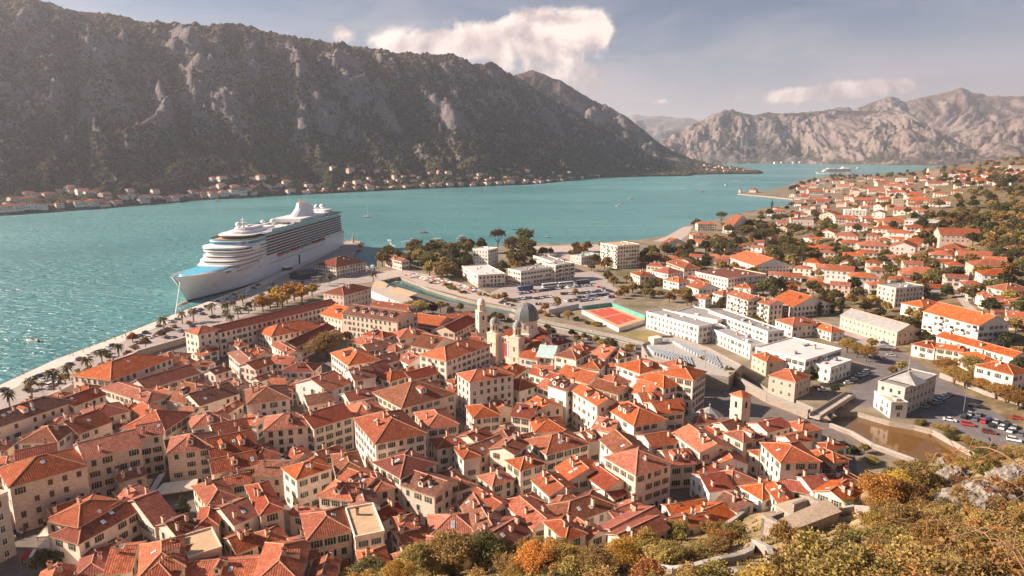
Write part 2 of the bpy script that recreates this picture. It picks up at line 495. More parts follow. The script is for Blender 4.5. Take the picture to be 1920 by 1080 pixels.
def mountmat(name, rock, veg, top, zlo, zhi, vegbias, s=1.0):
    m, t, b = newmat(name)
    g = t.new('ShaderNodeNewGeometry'); P = g.outputs['Position']
    sp = t.new('ShaderNodeSeparateXYZ'); t.put(sp.inputs[0], P)
    sn = t.new('ShaderNodeSeparateXYZ'); t.put(sn.inputs[0], g.outputs['Normal'])
    n1 = t.noise(P, .008 * s, 8, .66, .3); n2 = t.noise(P, .045 * s, 6, .65); n3 = t.noise(P, .16 * s, 4, .7)
    mid = t.math('SUBTRACT', 1, t.math('ABSOLUTE', t.rng(sp.outputs[2], zlo, zhi, -1, 1)), clamp=True)
    steep = t.rng(sn.outputs[2], .9, .62)
    k = t.math('ADD', t.math('MULTIPLY', n1, .9), t.math('ADD', t.math('MULTIPLY', n2, 1.25), t.math('MULTIPLY', n3, .85)))
    at_ = t.new('ShaderNodeAttribute'); at_.attribute_name = 'rib'
    k = t.math('ADD', k, t.math('ADD', t.math('MULTIPLY', mid, .30), t.math('ADD', t.math('MULTIPLY', steep, .25), t.math('MULTIPLY', at_.outputs['Fac'], .5))))
    rk = t.rng(k, 1.78 + vegbias, 1.98 + vegbias)
    rc = t.ramp(n3, (.3, [q * .5 for q in rock]), (.7, [q * 1.35 for q in rock]))
    vc = t.ramp(n2, (.32, [q * .6 for q in veg]), (.68, [q * 1.6 for q in veg]))
    vc = t.mix(t.rng(sp.outputs[2], zhi * .62, zhi * .95), vc, top)
    c = t.mix(rk, vc, rc)
    t.put(b.inputs['Base Color'], c); b.inputs['Roughness'].default_value = 1; b.inputs['Specular IOR Level'].default_value = .05
    bump(t, b, t.math('ADD', n2, t.math('MULTIPLY', n3, .6)), 14 / s, 1.0)
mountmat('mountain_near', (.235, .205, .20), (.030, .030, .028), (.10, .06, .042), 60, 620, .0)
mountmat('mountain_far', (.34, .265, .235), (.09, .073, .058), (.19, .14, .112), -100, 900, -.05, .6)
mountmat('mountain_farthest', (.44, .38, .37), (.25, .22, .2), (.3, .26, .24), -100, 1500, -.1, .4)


def watermat():
    m, t, b = newmat('sea_water')
    P = t.new('ShaderNodeNewGeometry').outputs['Position']
    big = t.noise(t.mapping(P, (.0016, .0028, 0)), 1, 4, .55, .6)
    c = t.ramp(big, (.3, (.075, .225, .235)), (.5, (.105, .29, .30)), (.72, (.14, .35, .36)))
    # long pale slicks left by wakes and wind
    mp = t.new('ShaderNodeMapping'); t.put(mp.inputs[0], P); mp.inputs['Rotation'].default_value = (0, 0, RAD(-22)); mp.inputs['Scale'].default_value = (.0028, .030, 0)
    st = t.noise(mp.outputs[0], 1, 5, .6, 1.2)
    c = t.mix(t.rng(st, .56, .74, 0, .42), c, (.22, .42, .42))
    t.put(b.inputs['Base Color'], c); b.inputs['Roughness'].default_value = .26; b.inputs['IOR'].default_value = 1.33
    w1 = t.noise(t.mapping(P, (.085, .33, 0)), 1, 3, .55, .9); w2 = t.noise(t.mapping(P, (.03, .11, 0)), 1, 4, .6, .6)
    bump(t, b, t.math('ADD', t.math('MULTIPLY', w1, 4.0), t.math('MULTIPLY', w2, 2.4)), 1.0, .95)
watermat()
def rivermat():
    m, t, b = newmat('river_water')
    P = t.new('ShaderNodeNewGeometry').outputs['Position']
    c = t.ramp(t.noise(P, .05, 4, .6), (.35, (.02, .085, .085)), (.65, (.05, .15, .14)))
    sp = t.new('ShaderNodeSeparateXYZ'); t.put(sp.inputs[0], P)
    br = t.math('MULTIPLY', t.rng(sp.outputs[0], 95, 135), t.rng(sp.outputs[1], 290, 250))
    c = t.mix(br, c, (.17, .085, .025))
    t.put(b.inputs['Base Color'], c); b.inputs['Roughness'].default_value = .05; b.inputs['IOR'].default_value = 1.33
    bump(t, b, t.noise(t.mapping(P, (.7, .7, 0)), 1, 3, .5), .05, .4)
rivermat()

# ------------------------------------------------------------------ water
b = MB(); b.poly([(-12000, -600, 0), (16000, -600, 0), (16000, 20000, 0), (-12000, 20000, 0)])
tag(b.build('sea', ['sea_water']), kind='structure')

# ------------------------------------------------------------------ flat land round the bay head
def H(l, z=GROUND): return [tuple(hit(x, y, z)[:2]) for x, y in l]
QUAY = [(-420, 925), (0, 721), (102, 674), (200, 638), (327, 588), (400, 561), (488, 527), (640, 457)]
PIER = [(649, 451), (677, 451), (670, 465), (652, 515)]
SHORE = [(700, 511), (708, 500), (706, 488), (716, 478), (760, 472), (800, 462), (860, 459), (920, 462), (997, 457), (1100, 456), (1192, 450), (1250, 442), (1282, 424), (1330, 414),
         (1370, 404), (1435, 389), (1485, 384), (1487, 373), (1440, 368), (1383, 363), (1384, 360), (1405, 357), (1440, 357), (1470, 350), (1500, 338), (1540, 331), (1590, 327), (1740, 325), (1925, 319)]
RB = [(750, 519), (790, 534), (802, 540), (855, 556), (890, 565), (960, 578), (1002, 596), (1147, 626), (1210, 642), (1300, 668), (1395, 701), (1440, 729), (1490, 749), (1525, 764), (1575, 772), (1608, 772),
      (1668, 789), (1715, 797), (1750, 806), (1815, 842), (1860, 868)]
LB = [(712, 527), (728, 536), (757, 541), (830, 563), (895, 577), (960, 591), (1010, 609), (1110, 632), (1197, 651), (1290, 683), (1385, 714), (1445, 749), (1522, 779), (1560, 797), (1600, 812), (1640, 836), (1727, 868), (1790, 905)]
SH = H(SHORE)
land_pts = H(QUAY) + H(PIER) + SH + [(9000, 7000), (9000, -300), (330, -300), (330, 60)] + H(RB)[::-1] + H(LB) + [(180, 60), (180, -300), (-500, -300)]
tag(sheet('ground', land_pts, GROUND, ['earth', 'rampart_stone'], 4.5, mside=1), kind='structure')
riv = H(RB, 1.0) + H(LB, 1.0)[::-1]
rv = sheet('river', [(p[0], p[1]) for p in (H([(740, 512)] + [(x + 4, y - 3) for x, y in RB]) + H([(x - 6, y + 4) for x, y in LB])[::-1])], .35, ['river_water'])
tag(rv, kind='structure')
def over(name, px, mat, dz, z=GROUND):
    return tag(sheet(name, H(px, z), z + dz, [mat]), kind='structure')
over('town_pavement', [(-420, 1000), (0, 790), (160, 715), (352, 640), (480, 590), (620, 555), (700, 535), (757, 543), (830, 565), (895, 579), (960, 593), (1010, 611), (1110, 634), (1197, 653), (1290, 685), (1385, 716), (1445, 751), (1520, 780),
                       (1560, 800), (1600, 830), (1610, 900), (1500, 950), (1300, 1010), (900, 1100), (-300, 1300)], 'paving_old', .012)
over('promenade', [(-420, 926), (0, 722), (102, 675), (200, 639), (327, 589), (400, 562), (488, 528), (640, 458), (636, 466), (488, 538), (405, 570), (332, 598), (205, 651), (107, 689), (0, 741), (-420, 960)], 'promenade', .008)
over('quay_road', [(-420, 962), (0, 742), (107, 690), (205, 652), (332, 599), (405, 571), (488, 539), (636, 467), (649, 452), (676, 452), (669, 466), (651, 516), (700, 512), (748, 518), (712, 526), (650, 535), (560, 560), (470, 588), (350, 638), (160, 712), (0, 788), (-420, 1000)], 'asphalt_pale', .004)
over('car_park', [(920, 548), (968, 528), (1110, 508), (1135, 520), (1160, 545), (1150, 566), (1085, 580), (1070, 588), (1025, 592), (962, 576), (925, 562)], 'asphalt_pale', .004)
over('market_road', [(705, 511), (750, 505), (830, 520), (905, 545), (930, 556), (960, 570), (952, 575), (880, 560), (800, 538), (752, 518), (712, 524)], 'paving', .008)
over('beach_lot', [(1000, 462), (1100, 459), (1180, 455), (1200, 470), (1130, 490), (1100, 500), (1075, 490), (1010, 478)], 'paving', .004)
over('school_lawn', [(1150, 622), (1215, 622), (1340, 660), (1380, 690), (1300, 664), (1215, 640)], 'lawn', .006)
over('parking_lot', [(1580, 745), (1640, 690), (1560, 662), (1700, 640), (1760, 690), (1960, 790), (1960, 850), (1880, 845), (1790, 805), (1715, 790), (1690, 770), (1600, 760)], 'asphalt', .006)
over('suburb_road', [(1200, 520), (1250, 535), (1330, 560), (1440, 600), (1560, 640), (1660, 680), (1700, 655), (1600, 620), (1480, 585), (1370, 555), (1260, 520), (1215, 505)], 'asphalt_pale', .005)
over('beach', [(1225, 452), (1250, 443), (1282, 425), (1300, 424), (1290, 440), (1270, 455)], 'paving', .006)

# ------------------------------------------------------------------ hills
def grid_mesh(name, nx, ny, fn, mats, smooth=True):
    vs = [fn(i / (nx - 1), j / (ny - 1)) for j in range(ny) for i in range(nx)]
    fs = [(j * nx + i, j * nx + i + 1, j * nx + nx + i + 1, j * nx + nx + i) for j in range(ny - 1) for i in range(nx - 1)]
    me = bpy.data.meshes.new(name); me.from_pydata(vs, [], fs)
    for q in mats: me.materials.append(MATS[q])
    me.polygons.foreach_set('use_smooth', [smooth] * len(fs)); me.update()
    return obj(name, me)
def rh(u, v):
    y = 60 + (v ** 1.6) * 4000; x0 = interp(y, HILL_X0) - 40; x = x0 + (u ** 1.5) * 2600
    return (x, y, right_hill(x, y))
tag(grid_mesh('suburb_hillside', 120, 130, rh, ['hillside_soil']), kind='structure')
def nh(u, v):
    x = -190 + u * 430; y = -40 + v * 330
    return (x, y, max(-20, near_fast(x, y)))
tag(grid_mesh('fortress_hillside', 190, 150, nh, ['dry_slope']), kind='structure')

RIBS = {}
PROF = [(0, 0), (.02, .006), (.22, .12), (.42, .33), (.58, .56), (.75, .79), (.9, .94), (1, 1)]
def mountain(name, shore, ridge, depth, mats, x0, x1, nu, nv, amp, freq, prof=PROF, seed=0, back=.3, iso=.42):
    """slope from a shoreline up to a skyline, each known by bearing, at its own distance"""
    RIB = []; i0 = (x0 + x1) / 2; S0 = hit(i0, interp(i0, shore), 0); d0 = ray(i0, interp(i0, ridge)); axis = Vector((d0.x / d0.y * interp(i0, depth) - S0.x, interp(i0, depth) - S0.y)).normalized()
    def fn(u, v):
        px = x0 + (x1 - x0) * u; vv = v * (1 + back)
        sy = interp(px, shore); S = hit(px, sy, 0)
        ry = interp(px, ridge); d = ray(px, ry); Y = interp(px, depth)
        Rg = Vector((d.x / d.y * Y, Y, CAMZ + d.z / d.y * Y))
        k = min(vv, 1.0); x = S.x + (Rg.x - S.x) * vv; y = S.y + (Rg.y - S.y) * vv
        h = max(Rg.z, 4); z = h * interp(k, prof)
        if vv > 1: z = h * (1 - (vv - 1) * 1.6)
        g = freq
        al = axis; ac = Vector((-al.y, al.x))
        sx = (x * ac.x + y * ac.y); sy_ = (x * al.x + y * al.y)
        q = Vector((sx * g, sy_ * g * iso, seed))
        q = q + Vector((NZ.noise(q * .9 + Vector((9, 1, 0))), NZ.noise(q * .9 + Vector((2, 7, 0))), 0)) * .55
        r1 = NZ.noise(q + Vector((0, 0, 4))) * 1.5
        r2 = NZ.fractal(q * 2.1, .8, 2.2, 6)
        r3 = NZ.fractal(q * 3.1 + Vector((5, 0, 4)), .6, 2.1, 5)
        w = math.sin(math.pi * min(1, k ** .85)) ** .8
        RIB.append(max(-1, min(1, r1 * .5 + r3 * .8 + r2 * .4)))
        z += (r1 * .7 + r2 * .8 + r3 * .55) * amp * w * min(1, h / 250) + NZ.fractal(q * 6, .7, 2.1, 5) * amp * .22 * min(1, k * 4) * (1 if vv < .9 else .5)
        z += NZ.noise(Vector((x * .02, y * .02, seed))) * 4 * min(1, k * 8)
        if k < .02: z = min(z, 3)
        return (x, y, max(z, -3 if v == 0 else .8))
    o = grid_mesh(name, nu, nv, fn, mats, True); o.data.attributes.new('rib', 'FLOAT', 'POINT').data.foreach_set('value', RIB)
    RIBS[name] = RIB
    return tag(o, kind='structure')
W_SHORE = [(-900, 445), (0, 405), (100, 398), (200, 391), (300, 383), (375, 376), (480, 370), (600, 364), (700, 359), (800, 354), (900, 350), (1000, 346), (1060, 340), (1130, 333), (1200, 331.5), (1290, 330), (1300, 327), (1420, 326), (1426, 325)]
W_RIDGE = [(-900, -90), (-300, -45), (0, -12), (70, 0), (130, 18), (200, 25), (260, 42), (330, 50), (400, 50), (440, 45), (480, 55), (540, 70), (620, 80), (700, 95), (780, 103), (850, 103), (890, 122), (905, 122), (920, 118), (950, 136), (975, 150), (1010, 172), (1050, 197), (1100, 226), (1150, 250), (1200, 273), (1250, 291), (1290, 301), (1340, 311), (1380, 317), (1426, 324)]
W_DEPTH = [(-900, 1900), (0, 2250), (450, 2650), (880, 3300), (1000, 3900), (1180, 4300), (1300, 4100), (1426, 3450)]
west = mountain('west_mountain', W_SHORE, W_RIDGE, W_DEPTH, ['mountain_near'], -900, 1426, 430, 130, 62, .0058, seed=2)
mountain('west_mountain_behind', [(880, 338), (1100, 332), (1300, 328), (1390, 326)], [(880, 160), (930, 148), (960, 143), (975, 139), (1000, 131), (1050, 150), (1110, 186), (1150, 205), (1180, 222), (1220, 255), (1250, 278), (1290, 296), (1330, 309), (1390, 323)], [(880, 5000), (1100, 5000), (1300, 4600), (1390, 3900)], ['mountain_near'], 880, 1390, 150, 80, 70, .0045, seed=22)
WV = np.array([v.co[:] for v in west.data.vertices]).reshape(130, 430, 3)
FLAT = [(0, 0), (.03, .02), (.3, .34), (.6, .66), (.85, .92), (1, 1)]
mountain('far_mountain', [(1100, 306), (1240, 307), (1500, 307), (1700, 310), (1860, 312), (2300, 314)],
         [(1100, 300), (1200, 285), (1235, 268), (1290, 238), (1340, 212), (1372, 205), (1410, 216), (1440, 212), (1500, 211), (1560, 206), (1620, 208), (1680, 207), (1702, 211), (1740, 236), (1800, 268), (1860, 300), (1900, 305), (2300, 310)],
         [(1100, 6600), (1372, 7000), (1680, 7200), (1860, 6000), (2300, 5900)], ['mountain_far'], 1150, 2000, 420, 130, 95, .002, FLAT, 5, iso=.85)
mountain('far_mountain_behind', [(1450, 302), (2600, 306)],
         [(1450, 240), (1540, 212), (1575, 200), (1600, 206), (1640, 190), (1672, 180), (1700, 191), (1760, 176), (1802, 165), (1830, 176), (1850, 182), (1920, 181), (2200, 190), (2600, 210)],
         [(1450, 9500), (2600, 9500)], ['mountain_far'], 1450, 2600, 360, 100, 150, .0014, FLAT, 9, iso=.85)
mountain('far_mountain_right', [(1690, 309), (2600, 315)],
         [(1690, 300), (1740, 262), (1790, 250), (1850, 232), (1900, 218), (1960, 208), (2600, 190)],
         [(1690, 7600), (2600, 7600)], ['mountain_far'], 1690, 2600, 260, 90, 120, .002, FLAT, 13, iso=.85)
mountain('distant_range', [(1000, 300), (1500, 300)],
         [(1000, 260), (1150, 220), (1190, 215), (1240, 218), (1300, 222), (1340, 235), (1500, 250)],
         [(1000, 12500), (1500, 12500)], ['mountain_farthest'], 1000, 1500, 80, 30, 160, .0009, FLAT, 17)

# ------------------------------------------------------------------ air
hm = bpy.data.materials.new('haze_air'); hm.use_nodes = True
t = NT(hm.node_tree); t.n.clear(); o_ = t.new('ShaderNodeOutputMaterial'); pv = t.new('ShaderNodeVolumePrincipled')
pv.inputs['Color'].default_value = (.90, .91, 1.0, 1); pv.inputs['Density'].default_value = 6.2e-5; pv.inputs['Anisotropy'].default_value = .5
t.l.new(pv.outputs[0], o_.inputs['Volume']); MATS['haze_air'] = hm
b = MB(); b.box(-11900, 15900, -590, 19900, -24, 1000)
tag(b.build('haze', ['haze_air']), 'thin pinkish haze over the bay', kind='stuff')
# ------------------------------------------------------------------ houses
def window_mesh(kind):
    """window seen from outside, in the plane y=0, outward = -y; 1.0 wide, 1.45 high, centred"""
    b = MB(); w, h = .5, .72
    fm = {'shut_g': 1, 'shut_b': 2}.get(kind)
    b.box(-w - .14, w + .14, -.09, .02, -h - .16, -h, 0)          # sill
    b.box(-w - .12, w + .12, -.07, .02, h, h + .16, 0)            # lintel
    b.box(-w - .12, -w, -.06, .02, -h, h, 0); b.box(w, w + .12, -.06, .02, -h, h, 0)
    if kind in ('shut_g', 'shut_b', 'shut_y'):
        b.box(-w, -.015, -.055, .02, -h, h, 2); b.box(.015, w, -.055, .02, -h, h, 2)
    else:
        b.poly([(-w, -.015, -h), (w, -.015, -h), (w, -.015, h), (-w, -.015, h)], 1)
        b.box(-.035, .035, -.045, -.012, -h, h, 0); b.box(-w, w, -.045, -.012, .18, .24, 0)
        if kind.startswith('open'):
            b.box(-w - .60, -w - .13, -.06, .01, -h, h, 2); b.box(w + .13, w + .60, -.06, .01, -h, h, 2)
    sh = {'shut_g': 'shutter_green', 'shut_b': 'shutter_brown', 'shut_y': 'shutter_grey', 'open_g': 'shutter_green', 'open_b': 'shutter_brown'}.get(kind, 'shutter_grey')
    return b.mesh('window_' + kind, ['frame_stone' if kind != 'plain' else 'frame_white', 'glass_dark', sh])
WM = {k: window_mesh(k) for k in ('shut_g', 'shut_b', 'shut_y', 'open_g', 'open_b', 'plain')}
b = MB(); b.box(-.45, .45, -.35, .35, -1.2, 1.25, 0); b.box(-.55, .55, -.45, .45, 1.25, 1.38, 0); b.box(-.38, .38, -.28, .28, 1.38, 1.66, 1); b.box(-.5, .5, -.42, .42, 1.66, 1.74, 2)
CHIM = b.mesh('chimney', ['chimney_plaster', 'dark_opening', 'tile_red'])
b = MB(); b.box(-.45, .45, -.6, .6, 0, .10, 0); b.poly([(-.36, -.5, .105), (.36, -.5, .105), (.36, .5, .105), (-.36, .5, .105)], 1)
SKYL = b.mesh('skylight', ['frame_white', 'skylight_glass'])
def dormer_mesh(w):
    # front at y=-1.6 facing -y (down the slope), ridge runs back into the roof
    b = MB(); m = MB
    x = .85
    b.poly([(-x, -1.5, -1.0), (x, -1.5, -1.0), (x, -1.5, .7), (0, -1.5, 1.2), (-x, -1.5, .7)], 0)
    b.poly([(-x, 1.8, -1), (-x, -1.5, -1.0), (-x, -1.5, .7), (-x, 1.8, .7)], 0); b.poly([(x, -1.5, -1.0), (x, 1.8, -1), (x, 1.8, .7), (x, -1.5, .7)], 0)
    o = .2
    for s in (-1, 1):
        p = [(s * (x + o), -1.75, .62), (s * (x + o), 2.2, .62), (0, 2.2, 1.28), (0, -1.75, 1.28)]
        b.poly(p if s < 0 else p[::-1], 1, [(0, 0), (4, 0), (4, 1), (0, 1)])
        b.poly([(q[0], q[1], q[2] - .1) for q in (p[::-1] if s < 0 else p)], 0)
    b.box(-.42, .42, -1.56, -1.48, -.55, .6, 3); b.poly([(-.34, -1.565, -.47), (.34, -1.565, -.47), (.34, -1.565, .52), (-.34, -1.565, .52)], 2)
    return b.mesh('dormer', [w, 'tile_salmon', 'glass_dark', 'frame_white'])
DORM = {'c': dormer_mesh('wall_cream'), 'w': dormer_mesh('wall_white')}
b = MB(); b.lathe([(.02, 0), (.28, .03), (.5, .14)], 12, (0, 0, 0), 0, cap=False); b.tube((0, 0, -.02), (0, .3, -.7), .03, .03, 5, 1)
DISH = b.mesh('satellite_dish', ['paint_white', 'metal_grey'])
b = MB(); b.box(-.45, .45, -.18, .18, 0, .62, 0); b.lathe([(.0, 0), (.24, 0)], 10, (0, 0, 0), 1, False)
ACU = b.mesh('air_conditioner', ['frame_white', 'metal_grey'])
b = MB(); b.box(-.5, .5, -.06, .02, 0, 2.1, 0); b.box(-.62, .62, -.1, .02, 2.1, 2.28, 1)
DOOR = b.mesh('door', ['shutter_brown', 'frame_stone'])
BALC = {}
def balcony_mesh(w):
    w = round(w)
    if w not in BALC:
        b = MB(); b.box(-w / 2, w / 2, -1.3, .02, -.16, 0, 0)
        b.box(-w / 2, w / 2, -1.3, -1.22, 0, .95, 1); b.box(-w / 2, -w / 2 + .08, -1.22, 0, 0, .95, 1); b.box(w / 2 - .08, w / 2, -1.22, 0, 0, .95, 1)
        b.poly([(-w / 2 + .3, -.03, .05), (w / 2 - .3, -.03, .05), (w / 2 - .3, -.03, 2.1), (-w / 2 + .3, -.03, 2.1)], 2)
        BALC[w] = b.mesh('balcony', ['concrete', 'frame_white', 'glass_dark'])
    return BALC[w]

RC = {'o': 'tile_orange', 's': 'tile_salmon', 'r': 'tile_red', 'b': 'tile_brown', 'm': 'tile_mixed', 'g': 'roof_grey', 'p': 'roof_pale', 't': 'roof_teal', 'n': 'roof_tan', 'l': 'slate'}
RN = {'o': 'orange', 's': 'salmon', 'r': 'dark red', 'b': 'mottled brown', 'm': 'patchy red', 'g': 'grey', 'p': 'pale grey', 't': 'pale teal', 'n': 'tan', 'l': 'slate grey'}
WC = {'c': 'wall_cream', 'w': 'wall_white', 't': 'wall_stone', 'y': 'wall_grey', 'k': 'wall_pink', 'b': 'wall_brick'}
WN = {'c': 'cream', 'w': 'white', 't': 'tan stone', 'y': 'grey', 'k': 'pinkish', 'b': 'brick'}
HOUSES = []      # (root, attributes) for labelling
RECTS = []       # footprints (cx, cy, ang, hw, hd)


def roof_mesh(Wd, D, typ, pitch, mat, o=.45, th=.2):
    """roof over a Wd x D box, eaves at z=0, ridge along x"""
    b = MB(); hx, hy = Wd / 2 + o, D / 2 + o; rise = pitch * hy; sl = math.hypot(hy, rise); e0 = -pitch * o
    top = []
    if typ == 'g':
        rx = hx
    else:
        rx = max(0.0, hx - hy)
    A, B, C, Dd = (-hx, -hy, e0), (hx, -hy, e0), (hx, hy, e0), (-hx, hy, e0)
    E, G = (-rx, 0, e0 + rise), (rx, 0, e0 + rise)
    if typ == 'h' and hx < hy - .01:
        ry = hy - hx; rise = pitch * hx; E, G = (0, -ry, e0 + rise), (0, ry, e0 + rise); sl = math.hypot(hx, rise)
        faces = [([A, B, E], [(0, 0), (2 * hx, 0), (hx, sl)]), ([B, C, G, E], [(0, 0), (2 * hy, 0), (hy + ry, sl), (hy - ry, sl)]),
                 ([C, Dd, G], [(0, 0), (2 * hx, 0), (hx, sl)]), ([Dd, A, E, G], [(0, 0), (2 * hy, 0), (hy + ry, sl), (hy - ry, sl)])]
        edges = [(A, E), (B, E), (C, G), (Dd, G), (E, G)]
    else:
        faces = [([A, B, G, E], [(0, 0), (2 * hx, 0), (hx + rx, sl), (hx - rx, sl)]), ([C, Dd, E, G], [(0, 0), (2 * hx, 0), (hx + rx, sl), (hx - rx, sl)])]
        edges = [(E, G)]
        if typ == 'h':
            faces += [([B, C, G], [(0, 0), (2 * hy, 0), (hy, sl)]), ([Dd, A, E], [(0, 0), (2 * hy, 0), (hy, sl)])]
            edges += [(A, E), (B, G), (C, G), (Dd, E)]
    for pts, uv in faces:
        if len(pts) == 4 and pts[2] == pts[3]: pts, uv = pts[:3], uv[:3]
        b.poly([(p[0], p[1], p[2] + th) for p in pts], 0, uv)
        b.poly([p for p in pts[::-1]], 1)
    ring = [A, B, G, C, Dd, E] if typ == 'g' else [A, B, C, Dd]
    for p, q in zip(ring, ring[1:] + ring[:1]):
        b.poly([p, q, (q[0], q[1], q[2] + th), (p[0], p[1], p[2] + th)], 1)
    cap = MB()
    for p, q in edges:
        if (Vector(q) - Vector(p)).length > .3: cap.tube((p[0], p[1], p[2] + th), (q[0], q[1], q[2] + th), .17, .17, 5)
    return b.mesh('roof', [mat, 'chimney_plaster']), cap.mesh('ridge_cap', ['ridge_mortar']), rise + e0 + th, e0 + th


def house(cx, cy, z, ang, Wd, D, he, typ, rc, wc, ex='', kind='house', fine=True, rng=R, pitch=None, name=None):
    if typ == 'x': typ, Wd, D, ang = 'g', D, Wd, ang + math.pi / 2
    if typ == 'h' and D > Wd: Wd, D, ang = D, Wd, ang + math.pi / 2
    pitch = pitch or rng.uniform(.36, .46)
    root = empty(name or {'house': 'townhouse', 'suburb': 'suburban_house', 'suburb block': 'apartment_block', 'block': 'modern_block', 'shore house': 'shore_house', 'far hamlet': 'hamlet_house'}[kind], (cx, cy, z), ang)
    RECTS.append((cx, cy, ang, Wd / 2, D / 2))
    b = MB(); hx, hy = Wd / 2, D / 2; rise = pitch * hy
    if typ == 'F':
        b.box(-hx, hx, -hy, hy, -3, he, 0, False)
        b.build('wall', [WC[wc]], root)
        r = MB(); r.box(-hx - .15, hx + .15, -hy - .15, hy + .15, he + .003, he + .28, 1); r.poly([(-hx + .2, -hy + .2, he + .29), (hx - .2, -hy + .2, he + .29), (hx - .2, hy - .2, he + .29), (-hx + .2, hy - .2, he + .29)], 0)
        for q in ((-hx - .15, hx + .15, -hy - .15, -hy + .12), (-hx - .15, hx + .15, hy - .12, hy + .15), (-hx - .15, -hx + .12, -hy + .12, hy - .12), (hx - .12, hx + .15, -hy + .12, hy - .12)): r.box(*q, he + .28, he + .75, 1)
        roof = r.build('roof', [RC[rc], WC[wc]], root)
        if 'block' in kind and fine:
            for _ in range(rng.randrange(3, 7)):
                s = rng.uniform(.5, 1.3); v_ = MB(); v_.box(-s, s, -s * .7, s * .7, 0, rng.uniform(.5, 1.3), 0); v_.build('roof_vent', [rng.choice(('metal_grey', 'concrete', 'frame_white'))], roof, (rng.uniform(-.75, .75) * hx, rng.uniform(-.75, .75) * hy, he + .3))
    else:
        if typ == 'g':
            v = [(-hx, -hy), (hx, -hy), (hx, hy), (-hx, hy)]
            b.poly([(-hx, -hy, -3), (hx, -hy, -3), (hx, -hy, he), (-hx, -hy, he)]); b.poly([(hx, hy, -3), (-hx, hy, -3), (-hx, hy, he), (hx, hy, he)])
            b.poly([(hx, -hy, -3), (hx, hy, -3), (hx, hy, he), (hx, 0, he + rise), (hx, -hy, he)]); b.poly([(-hx, hy, -3), (-hx, -hy, -3), (-hx, -hy, he), (-hx, 0, he + rise), (-hx, hy, he)])
        else:
            b.box(-hx, hx, -hy, hy, -3, he, 0, False)
        if fine: b.box(-hx - .1, hx + .1, -hy - .1, hy + .1, he - .38, he - .2, 0)     # eaves cornice
        b.build('wall', [WC[wc]], root)
        me, cap, top, e0 = roof_mesh(Wd, D, typ, pitch, RC[rc])
        roof = obj('roof', me, root, (0, 0, he))
        if fine: obj('ridge_cap', cap, roof)
    att = {'chimney': 0, 'dormer': 0, 'skylight': 0}
    def on_roof(x, side):          # slope point: x along ridge, side -1/+1, returns y-fraction placing
        return x
    if typ in 'gh':
        rx = hx if typ == 'g' else max(.3, hx - hy)
        def spot(fr, s, fx=None):
            x = rng.uniform(-rx, rx) * .85 if fx is None else fx * rx
            y = s * hy * fr
            return x, y, he + pitch * (hy - abs(y)) + .2
        def cnt(c, dflt):
            i = ex.find(c); return int(ex[i + 1]) if i >= 0 else dflt
        # the slope towards the camera
        tocam = Vector((-cx, -cy)); vis = -1 if (math.sin(ang) * tocam.x - math.cos(ang) * tocam.y) > 0 else 1
        if fine:
            for k in range(cnt('k', rng.choice((1, 1, 2, 2, 3)))):
                x, y, zz = spot(rng.uniform(.1, .75), rng.choice((vis, vis, -vis)))
                s = rng.uniform(.75, 1.2); obj('chimney', CHIM, roof, (x, y, zz - he + .2), rng.choice((0, math.pi / 2)), (s, s, rng.uniform(.8, 1.25))); att['chimney'] += 1
            nd = cnt('d', 1 if rng.random() < .12 and hy > 3.5 else 0)
            for k in range(nd):
                x, y, zz = spot(.5, vis, (k + .5) / nd * 1.7 - .85)
                obj('dormer', DORM['w' if wc == 'w' else 'c'], roof, (x, y, zz - he + .35), 0 if vis < 0 else math.pi); att['dormer'] += 1
            ns = cnt('s', rng.choice((0, 0, 1, 2)) if hy > 3 else 0)
            for k in range(ns):
                s_ = rng.choice((vis, vis, -vis)); x, y, zz = spot(rng.uniform(.3, .7), s_)
                obj('skylight', SKYL, roof, (x, y, zz - he + .02), rot=(math.atan(pitch) * (1 if s_ < 0 else -1), 0, 0)); att['skylight'] += 1
            if rng.random() < .3:
                x, y, zz = spot(.1, vis); obj('satellite_dish', DISH, roof, (x, y, zz - he + .7), rot=(RAD(60), 0, rng.uniform(-1, 1)), scale=1.2)
    elif fine and rng.random() < .6:
        obj('chimney', CHIM, roof, (rng.uniform(-.6, .6) * hx, rng.uniform(-.6, .6) * hy, he + .6))
    # windows on the sides that can be seen
    kinds = {'c': ('shut_g', 'open_g', 'open_b', 'shut_b', 'open_g'), 't': ('shut_b', 'open_g', 'open_b', 'shut_g', 'open_b'), 'w': ('plain', 'shut_y', 'open_g'), 'y': ('shut_g', 'plain', 'shut_b')}.get(wc, ('plain', 'shut_y', 'shut_b'))
    main = rng.choice(kinds)
    nst = max(1, round(he / 3.3)); sh = he / nst; wsc = rng.uniform(1.0, 1.25)
    nwin = 0
